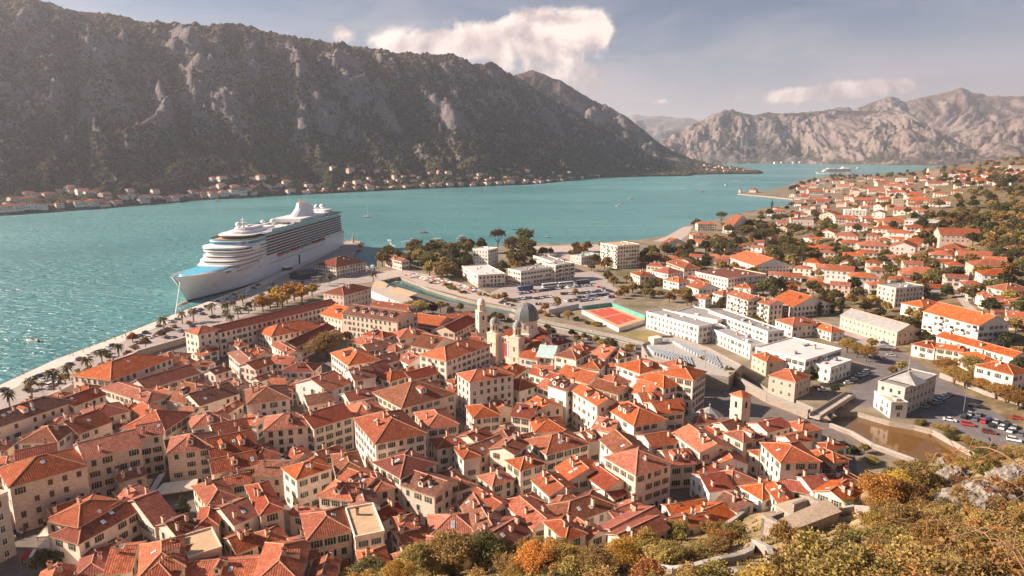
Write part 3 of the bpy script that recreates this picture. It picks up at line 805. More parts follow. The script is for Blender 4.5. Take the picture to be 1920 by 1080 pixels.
    for side in range(4):
        a = side * math.pi / 2; ln = Wd if side % 2 == 0 else D; off = hy if side % 2 == 0 else hx
        wa = ang + a; nx, ny = math.sin(wa), -math.cos(wa)
        mx, my = cx + nx * off, cy + ny * off
        if nx * -mx + ny * -my <= 0: continue
        step = 3.0 if fine else 3.6
        n = max(1, int((ln - .8) / step))
        for st in range(nst):
            if not fine and st < nst - 2 and kind != 'block': continue
            zz = he - sh * (nst - 1 - st) - sh * .52
            if st == 0 and nst > 1 and kind == 'house' and rng.random() < .5 and side == 0:
                obj('door', DOOR, root, (rng.uniform(-.3, .3) * ln * math.cos(a) + math.sin(a) * off * 1, -math.cos(a) * off + rng.uniform(-.3, .3) * ln * math.sin(a), 0), a)
            for k in range(n):
                if rng.random() < .10: continue
                u = (k + .5) / n * (ln - .8) - (ln - .8) / 2
                kd = main if rng.random() < .6 else rng.choice(kinds)
                x, y = u * math.cos(a) + off * math.sin(a), u * math.sin(a) - off * math.cos(a)
                if 'B' in ex and side % 2 == 0 and k % 2 == 1 and st > 0:
                    obj('balcony', balcony_mesh(min(4, ln / n)), root, (x, y, zz - .9), a); continue
                if sh - 1.0 < 1.3: continue
                obj('window', WM[kd], root, (x, y, zz), a, (wsc, 1, wsc * rng.choice((1, 1, 1.1)))); nwin += 1
    HOUSES.append(dict(root=root, typ=typ, rc=rc, wc=wc, nst=nst, att=att, nwin=nwin, kind=kind, big=max(Wd, D) > 22, p=(cx, cy, z + he)))
    return root


def parse(spec, kind='house', fine=True):
    out = []; grow = .7 if kind == 'house' else 0
    for line in spec.strip().splitlines():
        f = line.split()
        if not f: continue
        t = f[0]; q = [float(v) for v in f[1:5]]; i = 5; dep = None; p3 = None
        if f[i].startswith('D'): dep = float(f[i][1:]); i += 1
        else: p3 = (float(f[i]), float(f[i + 1])); i += 2
        he = float(f[i]); typ, rc, wc = f[i + 1], f[i + 2], f[i + 3]; ex = ''.join(f[i + 4:])
        z0 = GROUND
        for _ in range(3):
            A = hit(*tp(t, q[0], q[1]), z0 + he); B = hit(*tp(t, q[2], q[3]), z0 + he)
            u = (B - A); u.z = 0; Wd = u.length; u.normalize(); v = Vector((-u.y, u.x, 0))
            if dep is not None:
                if v.dot(A) < 0: v = -v
                D = dep
            else:
                C = hit(*tp(t, *p3), z0 + he); D = (C - A).dot(v)
                if D < 0: v, D = -v, -D
            D = max(4.5, min(34, D)) + grow; Wd_ = max(4.5, Wd) + grow
            c = (A + B) / 2 + v * (D / 2); z0 = max(GROUND, gz(c.x, c.y) - .5)
        ang = math.atan2(u.y, u.x)
        if kind == 'house' and rc in 'so' and R.random() < .28: rc = 'm' if R.random() < .7 else 'b'
        out.append(house(c.x, c.y, z0, ang, Wd_, D, he, typ, rc, wc, ex, kind, fine))
    return out


OLD = """
T1 835 690 1290 525 600 640 10 h o c k1s3
T1 1105 755 1490 640 D12 7 g s c k0
T1 765 750 1100 860 1215 800 8 h s c k2s0d0
T1 -150 1090 555 852 D13 10 h b c s3
T1 560 885 785 800 D10 9 g r c s1
T1 700 990 965 925 D12 9 h r c
T1 600 1090 830 1005 D14 9 g o t
T1 1240 1065 1435 935 1000 1010 9 h s c d0
T1 1505 880 1790 790 D14 7 g s c
T1 1250 835 1370 860 1490 720 7 g o c
T1 1690 950 1820 870 1600 960 8 g o c
T1 1715 490 1840 600 1920 540 8 h o c k2
T1 1490 348 1645 312 1430 318 14 h o c k0d0s0
T1 1650 332 2525 122 D10 13 g r c d0k0s0
T1 1290 560 1430 495 D12 6 h m c
T1 1370 600 1470 555 D8 5 g s c
T1 1450 1050 1720 1000 D10 8 h s c d1
T1 1620 1110 1860 1060 D10 9 g r c
T1 440 830 545 790 D6 4 h s c
T2 120 365 490 290 40 320 9 h o c d0k2
T2 485 195 640 235 700 150 11 g o c k2
T2 650 195 1055 255 1130 195 15 g b t d5k3s3
T2 660 55 860 0 545 30 14 h r k k3s0d0
T2 860 130 1120 165 D10 10 g o c k1
T2 1110 195 1210 185 D8 9 h r c
T2 1150 270 1350 300 1460 245 8 g o c k1s0d0
T2 1490 335 1660 250 1390 290 9 g r t k0s0d0
T2 1330 240 1620 210 D8 9 g o c k0
T2 1080 380 1310 350 D14 9 h m c
T2 1170 430 1320 460 1480 400 10 g b c k3
T2 1430 545 1752 428 1302 480 15 h o c k2s1d0
T2 120 430 245 500 345 490 9 g s c
T2 300 440 590 300 D9 8 g r c
T2 200 620 420 625 D10 8 h r c
T2 0 610 120 570 D10 9 g o c
T2 -60 870 245 830 D16 10 h s c
T2 110 560 250 570 D8 9 g s c
T2 545 775 705 715 460 660 10 g s w s1d0
T2 400 880 580 850 D10 8 g s c
T2 565 490 690 580 900 530 11 h o c d1
T2 745 690 890 665 D12 12 g s c s2d0
T2 890 660 1025 610 D12 11 g s c s1
T2 905 580 1075 540 D10 8 g r c
T2 690 400 860 440 D10 9 h s c
T2 800 350 950 375 D8 10 h r c
T2 840 470 1040 430 D8 9 g b t
T2 1060 530 1140 570 1250 520 8 g s w
T2 1050 480 1170 440 D9 8 h m c
T2 1010 700 1170 650 960 650 10 h m c
T2 1180 690 1390 630 D9 9 g r c
T2 1100 900 1490 795 975 765 10 h b t d2k2
T2 1610 705 1925 650 1550 640 16 h s y k4d0
T2 1640 975 1825 955 1590 890 9 h o c
T2 70 1070 440 1030 D12 12 h s c
T2 440 1050 720 965 D13 12 g r c s2d0
T2 750 965 965 910 680 890 10 h o c d1
T2 710 850 950 800 D9 9 g r c
T2 905 1165 1265 1090 805 975 15 h s c s2k2d0
T2 1290 1055 1510 1020 1240 935 11 h s c k1
T3 60 515 185 540 330 440 8 g o w
T3 190 515 300 525 390 460 9 g t c k0d0s0
T3 325 505 475 535 545 480 11 h b c
T3 300 440 450 400 D9 7 h r c
T3 175 420 300 400 D8 7 g s c
T3 550 490 630 450 505 420 8 h r c
T3 600 510 690 530 780 460 9 g o c
T3 655 610 710 560 540 580 8 h o w
T3 705 500 790 530 850 490 9 h o c
T3 790 580 955 640 1095 570 10 h o w d2
T3 1110 565 1220 610 D10 12 h o c
T3 1140 750 1360 695 985 660 12 h o c k1d0
T3 1360 690 1450 630 1210 590 15 h o c k3
T3 340 650 560 715 640 650 8 g o c k1
T3 880 780 1000 820 1120 740 9 g o w s1
T3 760 720 880 700 D9 9 h m c
T3 590 740 790 800 D10 9 g b t
T3 275 730 400 770 460 720 14 g o w d2
T3 455 770 635 880 710 820 14 g o c s1k1
T3 680 885 910 1030 1115 970 12 h o c d2k3s1
T3 1110 945 1285 925 D11 11 g m t
T3 990 860 1140 850 D9 11 g o c
T3 60 770 200 730 D12 9 h o c
T3 190 740 285 770 D10 9 g o c
T3 170 935 375 890 120 880 9 x o t s1
T3 0 960 130 980 D12 9 g r c
T3 0 680 100 610 D9 8 g o c
T3 130 640 300 690 D7 8 g r c d1
T3 180 1080 400 1070 D12 8 h o c
T3 610 1050 740 1080 D10 8 g o c
T4 0 1080 160 1040 D8 8 g r c s1
T4 260 1080 400 1060 D8 8 h o c
T5 85 410 640 255 D15 14 h s t k0s1
T5 645 205 1050 100 D13 14 g s t k1d0s0
T5 140 275 420 215 D14 13 g r c s2
T5 -60 330 140 290 D12 12 h s c s1
T5 150 80 420 70 D12 10 h b c
T5 1045 45 1210 15 D10 13 g s c
T5 1265 160 1585 115 D12 12 h s t s2d1
T5 1600 200 1920 130 D16 10 g s c d2k3
T5 1610 310 1925 240 D10 8 g s t d1
T5 355 660 580 710 870 520 11 h m t k1s0d0
T5 600 830 1115 545 D9 9 h r c s2k0d0
T5 1170 700 1310 640 1065 480 8 g r c
T5 1060 1085 1370 1010 920 890 9 h o c d2
T5 1000 1150 1300 1120 D14 8 h r c
T5 840 1060 920 1050 D12 6 g s c
T5 580 1090 770 1050 D12 5 h r c
T5 1345 780 1470 720 1290 660 8 g s c
T5 1480 720 1620 700 D10 8 h r c
T5 1425 950 1650 880 D10 8 F n t
T5 1570 550 1765 490 1535 390 9 h s t
T5 1765 690 1925 620 D12 8 g m c
T5 1790 900 1920 850 D8 7 g o c
T5 1320 1115 1920 1085 D8 6 g s c
T5 -330 640 45 470 D10 17 F n y
T6 0 225 180 175 D11 8 h s c d1
T6 0 330 205 330 D10 8 g b t
T6 45 620 195 580 D18 9 h r t
T6 205 275 300 350 500 240 11 h m c
T6 620 320 805 290 490 190 8 h o c
T6 480 480 710 510 440 350 10 h o c d1
T6 600 380 780 450 D10 9 g s c
T6 900 450 1030 420 780 350 9 h m c
T6 720 570 905 540 D11 9 x b c
T6 400 805 705 740 D12 10 h s t k0
T6 330 970 430 945 160 830 6 g s c
T6 -20 1150 310 1120 D16 9 h o c
T6 755 800 950 760 D14 10 F n c
T6 1090 340 1345 240 1010 190 12 h r c s2
T6 1100 400 1330 480 D10 10 g b t d1
T6 1520 440 1640 400 1395 300 8 h b c
T6 1370 125 1600 85 1320 60 9 h m c
T6 1565 200 1670 180 1510 120 10 h s c
T6 1675 185 1890 100 D9 9 g b t
T6 1680 100 1790 50 D10 10 g o c
T6 1660 760 1875 720 1430 550 7 x o c s2
T6 1300 800 1670 780 D11 6 h m c
T6 1110 735 1180 720 1045 650 8 h o w
T6 1120 850 1280 800 D8 6 g s c
T6 1790 580 1890 540 1680 450 8 x s c
T6 960 660 1095 600 D6 6 g r c
T7 265 165 570 85 130 60 9 h o c s2
T7 70 285 240 235 30 200 9 h o t
T7 20 165 115 90 D8 11 g o c
T7 580 75 665 55 D8 8 g s c
T7 935 320 1185 238 757 180 13 h m t k1d0s1
T7 665 60 770 160 920 60 12 g b c k0
T7 1190 250 1368 235 D10 8 g o t d2
T7 1060 110 1230 80 D9 9 g o c
T7 1215 10 1405 150 1545 60 11 g o c k2
T7 1540 245 1760 242 1480 190 8 x o w s1
T7 1650 400 1815 360 1510 315 7 h o c
T7 1490 445 1650 425 1370 320 7 g r w
T7 1395 290 1500 320 D6 6 g r c
T7 1740 75 1890 35 1650 0 10 h m t
T7 1720 420 1870 510 2000 420 6 h o w s1
T7 330 270 420 360 620 240 8 g s c s3
T7 530 310 690 430 855 370 8 g r c k0
T7 155 365 275 475 400 370 8 g o w s1
T7 280 490 330 560 490 480 7 h m c
T7 -30 560 150 720 240 590 8 g s c k2
T7 410 690 780 560 305 545 7 h s w k1s2
T7 820 690 1030 605 D8 5 g s c
T7 850 860 1165 690 D9 5 g r c s0
T7 880 940 1160 800 D6 4 g s c
T7 1210 745 1480 695 D5 4 g o c
T7 1480 720 1660 640 D8 4 g o c
T7 1200 610 1470 565 D4 4 g o c
T7 -40 860 150 740 D9 7 g r c s2
T7 770 500 890 440 D7 6 g r c
T8 105 228 385 220 -60 90 12 h o c k0d0s1
T8 200 90 335 55 150 20 8 g o c
T8 500 235 605 205 330 150 7 h o t
T8 360 90 430 130 550 100 7 h o w
T8 400 270 575 275 D8 5 g r c
T8 350 450 490 430 255 330 6 g r w s1
T8 90 420 350 470 D6 5 g r c
T8 -20 420 70 540 85 420 5 g s c s1
T8 580 570 690 495 400 470 5 g o c d1
T8 560 400 680 380 480 330 5 h r c
T8 600 365 680 360 D5 4 h o c
"""
MOD = """
T4 205 705 318 655 30 645 8 h o k k1
T4 545 205 970 330 1125 310 8 g g k k0s0d0
T4 1000 115 1165 150 1340 130 6 h o w
T4 1265 365 1840 525 D10 7 g o w
T4 1080 420 1250 460 D10 6 h r c
T4 1260 450 1460 480 D8 6 g o c
T4 1430 490 1600 570 1660 520 6 h o c
T4 1555 580 1840 655 D12 8 h o c k1
T4 55 240 185 285 320 240 7 h o c
T4 285 275 475 335 560 320 5 h o w
T4 20 90 190 140 330 80 7 g o c
T4 0 120 30 140 125 120 8 F n b
T4 1640 10 1780 45 1900 20 6 h o c
T4 1780 95 1930 130 D10 6 h o w
T4 1700 190 1890 200 D6 4 F o b
T3 1505 35 1580 55 1650 30 8 h o w
T3 1360 70 1450 85 D8 6 g o w
T3 1800 500 1910 555 1990 520 7 h o k k1
U3 1630 850 1825 915 1990 880 9 g o w
U3 1480 850 1620 860 D10 7 g o c
U3 1160 885 1290 935 D14 9 h s c
U3 1050 950 1170 975 1260 955 10 h r w
U3 890 965 960 990 1045 975 8 h o c
U3 1010 910 1130 920 D10 8 h o c
U3 1135 1015 1250 1040 1300 1020 7 h o w
U3 1310 1060 1400 1090 1490 1060 7 g o w
U3 1290 1000 1410 1030 D8 6 h r w
U3 1665 1070 1790 1085 D10 6 h o w
U3 1165 750 1300 740 D10 6 x o w
U3 1395 600 1540 600 D12 9 h o c
U3 1355 690 1470 690 D14 6 h o c
U3 1650 620 1790 590 D12 9 x o c
U2 445 905 600 925 660 865 9 h r c k1
U2 970 850 1090 880 1135 870 8 g s c
"""
BLK = """
T4 280 550 550 465 -80 450 9 F p w
T4 470 605 625 550 340 545 7 F p w
T4 1165 190 1580 300 1690 250 13 g o w B
T4 960 10 1170 -10 D14 12 F g y
T3 1615 45 1770 95 D11 14 g o c B
T3 1775 90 1930 130 D11 13 g o c B
U3 65 960 320 925 5 935 11 F g c
U3 325 915 468 895 D12 13 F g c B
U3 160 840 310 890 D12 8 F g c
U3 520 850 660 830 D14 7 F t y
U3 1620 1015 1908 980 1285 870 10 F s c
P 1212 586 1310 614 1238 580 9.5 F g w
P 1318 611 1407 649 1437 645 7 F g w
P 1328 583 1440 624 1462 618 9.5 F g w
P 1265 586 1345 602 1309 578 8 F g w
P 1697 730 1756 705 1649 716 11 F g y
P 1640 736 1671 757 1688 748 6 F n w
U3 665 745 790 770 950 755 20 F n c B
U2 1625 790 1740 800 1840 785 16 F p w
U2 1545 920 1665 990 1855 970 9 F p c
"""
parse(OLD); N_OLD = len(HOUSES)
parse(MOD, 'suburb'); parse(BLK, 'block')


# --- fill the remaining gaps of the old town with small houses
def sat(r1, r2, pad=.3):
    (x1, y1, a1, w1, d1), (x2, y2, a2, w2, d2) = r1, r2
    dx, dy = x2 - x1, y2 - y1
    if math.hypot(dx, dy) > math.hypot(w1, d1) + math.hypot(w2, d2): return False
    ax = [(math.cos(a1), math.sin(a1)), (-math.sin(a1), math.cos(a1)), (math.cos(a2), math.sin(a2)), (-math.sin(a2), math.cos(a2))]
    for i, (ux, uy) in enumerate(ax):
        def ext(a, w, d): return abs(math.cos(a) * ux + math.sin(a) * uy) * w + abs(-math.sin(a) * ux + math.cos(a) * uy) * d
        if abs(dx * ux + dy * uy) > ext(a1, w1, d1) + ext(a2, w2, d2) + pad: return False
    return True
def inside(p, poly):
    c = False; n = len(poly)
    for i in range(n):
        a, b_ = poly[i], poly[i - 1]
        if (a[1] > p[1]) != (b_[1] > p[1]) and p[0] < (b_[0] - a[0]) * (p[1] - a[1]) / (b_[1] - a[1]) + a[0]: c = not c
    return c
TOWN = H([(-60, 800), (160, 735), (352, 665), (480, 620), (640, 590), (760, 590), (900, 625), (1000, 655), (1110, 655), (1230, 720), (1300, 770), (1400, 800), (1500, 830), (1560, 850), (1600, 900), (1500, 945), (1380, 970), (1200, 1010), (900, 1065), (560, 1090), (100, 1100), (-60, 1000)], 8)
KEEP = [H(q, 4) for q in ([(10, 1000), (90, 990), (110, 950), (95, 1085), (40, 1100), (0, 1090)],                 # square lower left
                          [(240, 940), (390, 900), (400, 960), (300, 985)],                                    # canopy terrace
                          [(560, 640), (690, 620), (690, 690), (560, 710)],                                   # plane trees
                          [(690, 850), (720, 840), (735, 890), (700, 890)],
                          [(370, 680), (480, 660), (480, 700), (400, 715)],
                          [(900, 640), (1030, 620), (1040, 690), (900, 710)],                                 # domed church
                          [(880, 600), (930, 590), (930, 640), (880, 640)],
                          [(1340, 750), (1420, 740), (1440, 830), (1330, 820)], [(1190, 650), (1400, 690), (1360, 760), (1190, 700)],
                          [(1270, 740), (1350, 740), (1350, 800), (1270, 800)], [(1260, 900), (1330, 900), (1320, 960), (1260, 950)])]
def fill():
    xs = [p[0] for p in TOWN]; ys = [p[1] for p in TOWN]; n = 0; rng = random.Random(21)
    for _ in range(9000):
        x, y = rng.uniform(min(xs), max(xs)), rng.uniform(min(ys), max(ys))
        if not inside((x, y), TOWN) or any(inside((x, y), k) for k in KEEP): continue
        near = min(RECTS[:N_OLD], key=lambda r: (r[0] - x) ** 2 + (r[1] - y) ** 2)
        ang = near[2] + rng.choice((0, math.pi / 2)) + rng.uniform(-.08, .08)
        w, d = (rng.uniform(3.2, 5.5), rng.uniform(2.8, 4.2)) if _ < 5000 else (rng.uniform(2.3, 3.6), rng.uniform(2.1, 2.8))
        if any(sat((x, y, ang, w, d), r) for r in RECTS): continue
        g = gz(x, y)
        if g > 14: continue
        house(x, y, max(GROUND, g - .5), ang, w * 2, d * 2, rng.uniform(5, 7.5), rng.choice('gghg'), rng.choice('oossmmrb'), rng.choice('cccttw'), '', 'house', True, rng); n += 1
        if n >= 112: break
    return n
print('fill', fill(), 'houses', len(HOUSES))
# ------------------------------------------------------------------ domed church with two bell towers
def frame(A, B):
    u = B - A; u.z = 0; w = u.length; u.normalize(); v = Vector((-u.y, u.x, 0))
    if v.dot(A) < 0: v = -v
    return u, v, w
def dome(b, r, z0, h, n, c=(0, 0), m=0, neck=.96):
    prof = [(r * 1.05, z0 - .25), (r * 1.05, z0)] + [(r * math.cos(a) * (1 if a else 1), z0 + h * math.sin(a)) for a in [k * math.pi / 2 / 9 for k in range(9)]] + [(.05, z0 + h)]
    b.lathe(prof, n, (c[0], c[1], 0), m)
def church():
    A = hit(921, 645, 12); B = hit(976, 656, 12); u, v, w = frame(A, B)
    c = (A + B) / 2; ang = math.atan2(u.y, u.x)
    r = empty('domed_church', (c.x, c.y, GROUND), ang)
    hw = max(6.5, w / 2)
    # nave: gable along the axis
    def gable(x0, x1, y0, y1, he, rise, along):
        b = MB()
        if along == 'y':
            m = (x0 + x1) / 2
            for y, s in ((y0, 1), (y1, -1)):
                p = [(x0, y, 0), (x1, y, 0), (x1, y, he), (m, y, he + rise), (x0, y, he)]; b.poly(p if s > 0 else p[::-1])
            b.poly([(x1, y0, 0), (x1, y1, 0), (x1, y1, he), (x1, y0, he)]); b.poly([(x0, y1, 0), (x0, y0, 0), (x0, y0, he), (x0, y1, he)])
            t = MB(); L = y1 - y0; sl = math.hypot(m - x0, rise); o = .3
            t.poly([(x1 + o, y0, he), (x1 + o, y1, he), (m, y1, he + rise + .1), (m, y0, he + rise + .1)], 0, [(0, 0), (L, 0), (L, sl), (0, sl)])
            t.poly([(x0 - o, y1, he), (x0 - o, y0, he), (m, y0, he + rise + .1), (m, y1, he + rise + .1)], 0, [(0, 0), (L, 0), (L, sl), (0, sl)])
        else:
            m = (y0 + y1) / 2
            for x, s in ((x0, -1), (x1, 1)):
                p = [(x, y0, 0), (x, y1, 0), (x, y1, he), (x, m, he + rise), (x, y0, he)]; b.poly(p if s > 0 else p[::-1])
            b.poly([(x0, y0, 0), (x1, y0, 0), (x1, y0, he), (x0, y0, he)]); b.poly([(x1, y1, 0), (x0, y1, 0), (x0, y1, he), (x1, y1, he)])
            t = MB(); L = x1 - x0; sl = math.hypot(m - y0, rise); o = .3
            t.poly([(x0, y0 - o, he), (x1, y0 - o, he), (x1, m, he + rise + .1), (x0, m, he + rise + .1)], 0, [(0, 0), (L, 0), (L, sl), (0, sl)])
            t.poly([(x1, y1 + o, he), (x0, y1 + o, he), (x0, m, he + rise + .1), (x1, m, he + rise + .1)], 0, [(0, 0), (L, 0), (L, sl), (0, sl)])
        return b, t
    b, t = gable(-hw + 2, hw - 2, .5, 30, 10.5, 3, 'y'); b.build('nave_wall', ['wall_cream'], r); t.build('nave_roof', ['tile_red'], r)
    b, t = gable(-hw - 3.5, hw + 3.5, 13.5, 22.5, 10, 3, 'x'); b.build('transept_wall', ['wall_cream'], r); t.build('transept_roof', ['tile_red'], r)
    # crossing, drum, dome
    dc = (0, 18)
    b = MB(); b.lathe([(6.6, 8), (6.6, 13.2), (6.0, 13.6), (5.6, 13.7), (5.6, 19.6), (6.1, 19.8), (6.1, 20.3)], 8, (dc[0], dc[1], 0)); b.build('drum', ['wall_cream'], r, smooth=False)
    b = MB(); dome(b, 6.3, 20.3, 7.9, 8, dc); b.build('dome', ['lead_dome'], r)
    for k in range(8):
        a = 2 * math.pi * (k + .5) / 8
        o = obj('drum_window', WM['plain'], r, (dc[0] + 5.22 * math.cos(a), dc[1] + 5.22 * math.sin(a), 17), a + math.pi / 2, (.8, 1, 1.5))
    b = MB(); b.tube((dc[0], dc[1], 27.7), (dc[0], dc[1], 30.3), .1, .07, 6); b.box(-.7, .7, dc[1] - .07, dc[1] + .07, 29.2, 29.4); b.build('cross', ['gold'], r)
    # facade wall and towers
    b = MB(); b.box(-hw + 4, hw - 4, -.2, .9, 0, 12.5); b.poly([(-hw + 4, -.2, 12.5), (hw - 4, -.2, 12.5), (0, -.2, 15.2)]); b.poly([(hw - 4, .9, 12.5), (-hw + 4, .9, 12.5), (0, .9, 15.2)])
    b.box(-hw + 4, hw - 4, -.35, -.2, 11.6, 11.9); b.build('facade', ['wall_stone'], r)
    obj('facade_window', WM['shut_b'], r, (0, -.2, 12.6), 0, (.8, 1, 1.6))
    for s in (-1, 1): obj('facade_window', WM['shut_b'], r, (s * 1.7, -.2, 12.3), 0, (.6, 1, .6))
    b = MB(); b.box(-.6, .6, -.42, -.3, 5, 11.4, 0); b.build('red_banner', ['flag_red'], r); b = MB(); b.box(.62, 1.1, -.42, -.3, 5, 11.4); b.build('blue_banner', ['flag_blue'], r); b = MB(); b.box(1.12, 1.6, -.42, -.3, 5, 11.4); b.build('white_banner', ['paint_white'], r)
    for s in (-1, 1):
        x = s * (hw - 2); T = empty('bell_tower', (x, 0, 0)); T.parent = r
        b = MB(); b.box(-2.6, 2.6, -2.6, 2.6, 0, 15.6)
        for z in (6, 11.2, 15.6): b.box(-2.8, 2.8, -2.8, 2.8, z, z + .35)
        b.build('shaft', ['wall_stone'], T)
        b = MB(); b.lathe([(2.1, 15.9), (2.1, 16.7), (1.95, 16.8), (1.95, 20.4), (2.3, 20.6), (2.3, 20.9)], 8); b.build('belfry', ['wall_stone'], T)
        for k in range(8):
            a = 2 * math.pi * (k + .5) / 8; bb = MB(); bb.box(-.3, .3, -.05, .02, 17.2, 19.7); bb.build('belfry_opening', ['dark_opening'], T, (1.82 * math.cos(a), 1.82 * math.sin(a), 0), a + math.pi / 2)
        b = MB(); dome(b, 2.2, 20.9, 2.5, 14); b.tube((0, 0, 23.3), (0, 0, 24.6), .07, .05, 5); b.build('small_dome', ['lead_pale'], T, smooth=True)
        for z in (4, 9):
            bb = MB(); bb.box(-.35, .35, -.06, .02, 0, 2.2); bb.build('slit_window', ['dark_opening'], T, (0, -2.6, z))
    tag(r, 'pale stone church with large dark ribbed dome and twin bell towers', 'church')
    RECTS.append((c.x + v.x * 14, c.y + v.y * 14, ang, hw + 2, 17))
church()
def tower(name, px, py, w, he, mat, roof, label, top='dome', rz=.5, rows=2):
    p = hit(px, py, GROUND); r = empty(name, p, rz); h = w / 2
    b = MB(); b.box(-h, h, -h, h, -2, he)
    for z in (he * .62, he - .25): b.box(-h - .18, h + .18, -h - .18, h + .18, z, z + .3)
    b.build('shaft', [mat], r)
    for k in range(4):
        a = k * math.pi / 2; o = h
        for i, z in enumerate([he * .78, he * .36][:rows]):
            bb = MB(); ww = .55 if i == 0 else .35; hh = 1.9 if i == 0 else 1.5
            bb.poly([(-ww, -.03, 0), (ww, -.03, 0), (ww, -.03, hh)] + [(ww * math.cos(q), -.03, hh + ww * math.sin(q)) for q in (.5, 1, 1.57, 2.1, 2.6)] + [(-ww, -.03, hh)])
            bb.build('arched_opening', ['dark_opening'], r, (math.sin(a) * o, -math.cos(a) * o, z - hh / 2), a)
    if top == 'dome':
        b = MB(); b.lathe([(h * .95, he), (h * .95, he + 3.4), (h * 1.05, he + 3.6)], 8); b.build('belfry', [mat], r)
        b = MB(); dome(b, h * .95, he + 3.7, h * 1.25, 10); b.tube((0, 0, he + 3.6 + h * 1.2), (0, 0, he + 5.2 + h * 1.25), .08, .05, 5); b.build('cap_dome', [roof], r, smooth=True)
    else:
        me, cap, tt, e = roof_mesh(w, w, 'h', .55, roof); obj('roof', me, r, (0, 0, he + .05))
    return tag(r, label, 'tower')
tower('bell_tower', 903, 640, 4.9, 17.5, 'wall_stone', 'wall_stone', 'octagonal-capped stone bell tower beside the long dark red church roof', 'dome', .45)
tower('campanile', 1384, 818, 5.0, 16.2, 'wall_stone', 'tile_orange', 'square stone campanile with orange pyramid roof near the river wall', 'pyr', .6)
def rotunda():
    p = hit(1328, 808, GROUND); r = empty('small_church', p, .5)
    b = MB(); b.lathe([(4.6, -1), (4.6, 6.4), (4.9, 6.5), (4.9, 6.8)], 8); b.build('apse_wall', ['wall_stone'], r)
    b = MB(); b.lathe([(5.0, 6.8), (.15, 9.6)], 8); b.build('apse_roof', ['slate'], r)
    b = MB(); b.tube((0, 0, 9.5), (0, 0, 11), .07, .05, 5); b.box(-.4, .4, -.05, .05, 10.4, 10.55); b.build('cross', ['paint_white'], r)
    bb = MB(); bb.box(-11, -3.9, -3.2, 3.2, -1, 6.2); bb.poly([(-11, -3.2, 6.2), (-11, 0, 8.2), (-11, 3.2, 6.2)]); bb.build('nave_wall', ['wall_stone'], r)
    t = MB()
    for s in (-1, 1):
        q = [(-11.3, s * 3.5, 6.1), (-3.6, s * 3.5, 6.1), (-3.6, 0, 8.35), (-11.3, 0, 8.35)]; t.poly(q if s < 0 else q[::-1], 0)
    t.build('nave_roof', ['slate'], r)
    for a in range(8):
        q = 2 * math.pi * (a + .5) / 8; obj('window', WM['plain'], r, (4.26 * math.cos(q), 4.26 * math.sin(q), 4.6), q + math.pi / 2, (.6, 1, .8))
    tag(r, 'small grey-roofed octagonal stone church with white cross beside the campanile', 'church'); RECTS.append((p.x, p.y, 0, 6, 6))
rotunda()
# tent roof and mast on the grey gallery block
def tent():
    h = [q for q in HOUSES if q['kind'] == 'block' and abs(proj(q['p'])[0] - 1701) < 25 and abs(proj(q['p'])[1] - 712) < 25]
    if not h: print('no gallery'); return
    root = h[0]['root']; z = 11.8; b = MB()
    A = (-9, -4.5, z); 
    pts = [(-9.0, -7, z), (1.0, -7, z), (1.0, 4, z), (-9, 4, z)]; ap = (-4, -1.5, z + 3.4)
    for p, q in zip(pts, pts[1:] + pts[:1]): b.poly([p, q, ap])
    b.tube((-4, -1.5, z + 2.5), (-4, -1.5, z + 8.5), .16, .1, 6, 1)
    b.build('tent_roof', ['roof_grey', 'concrete'], root)
tent()

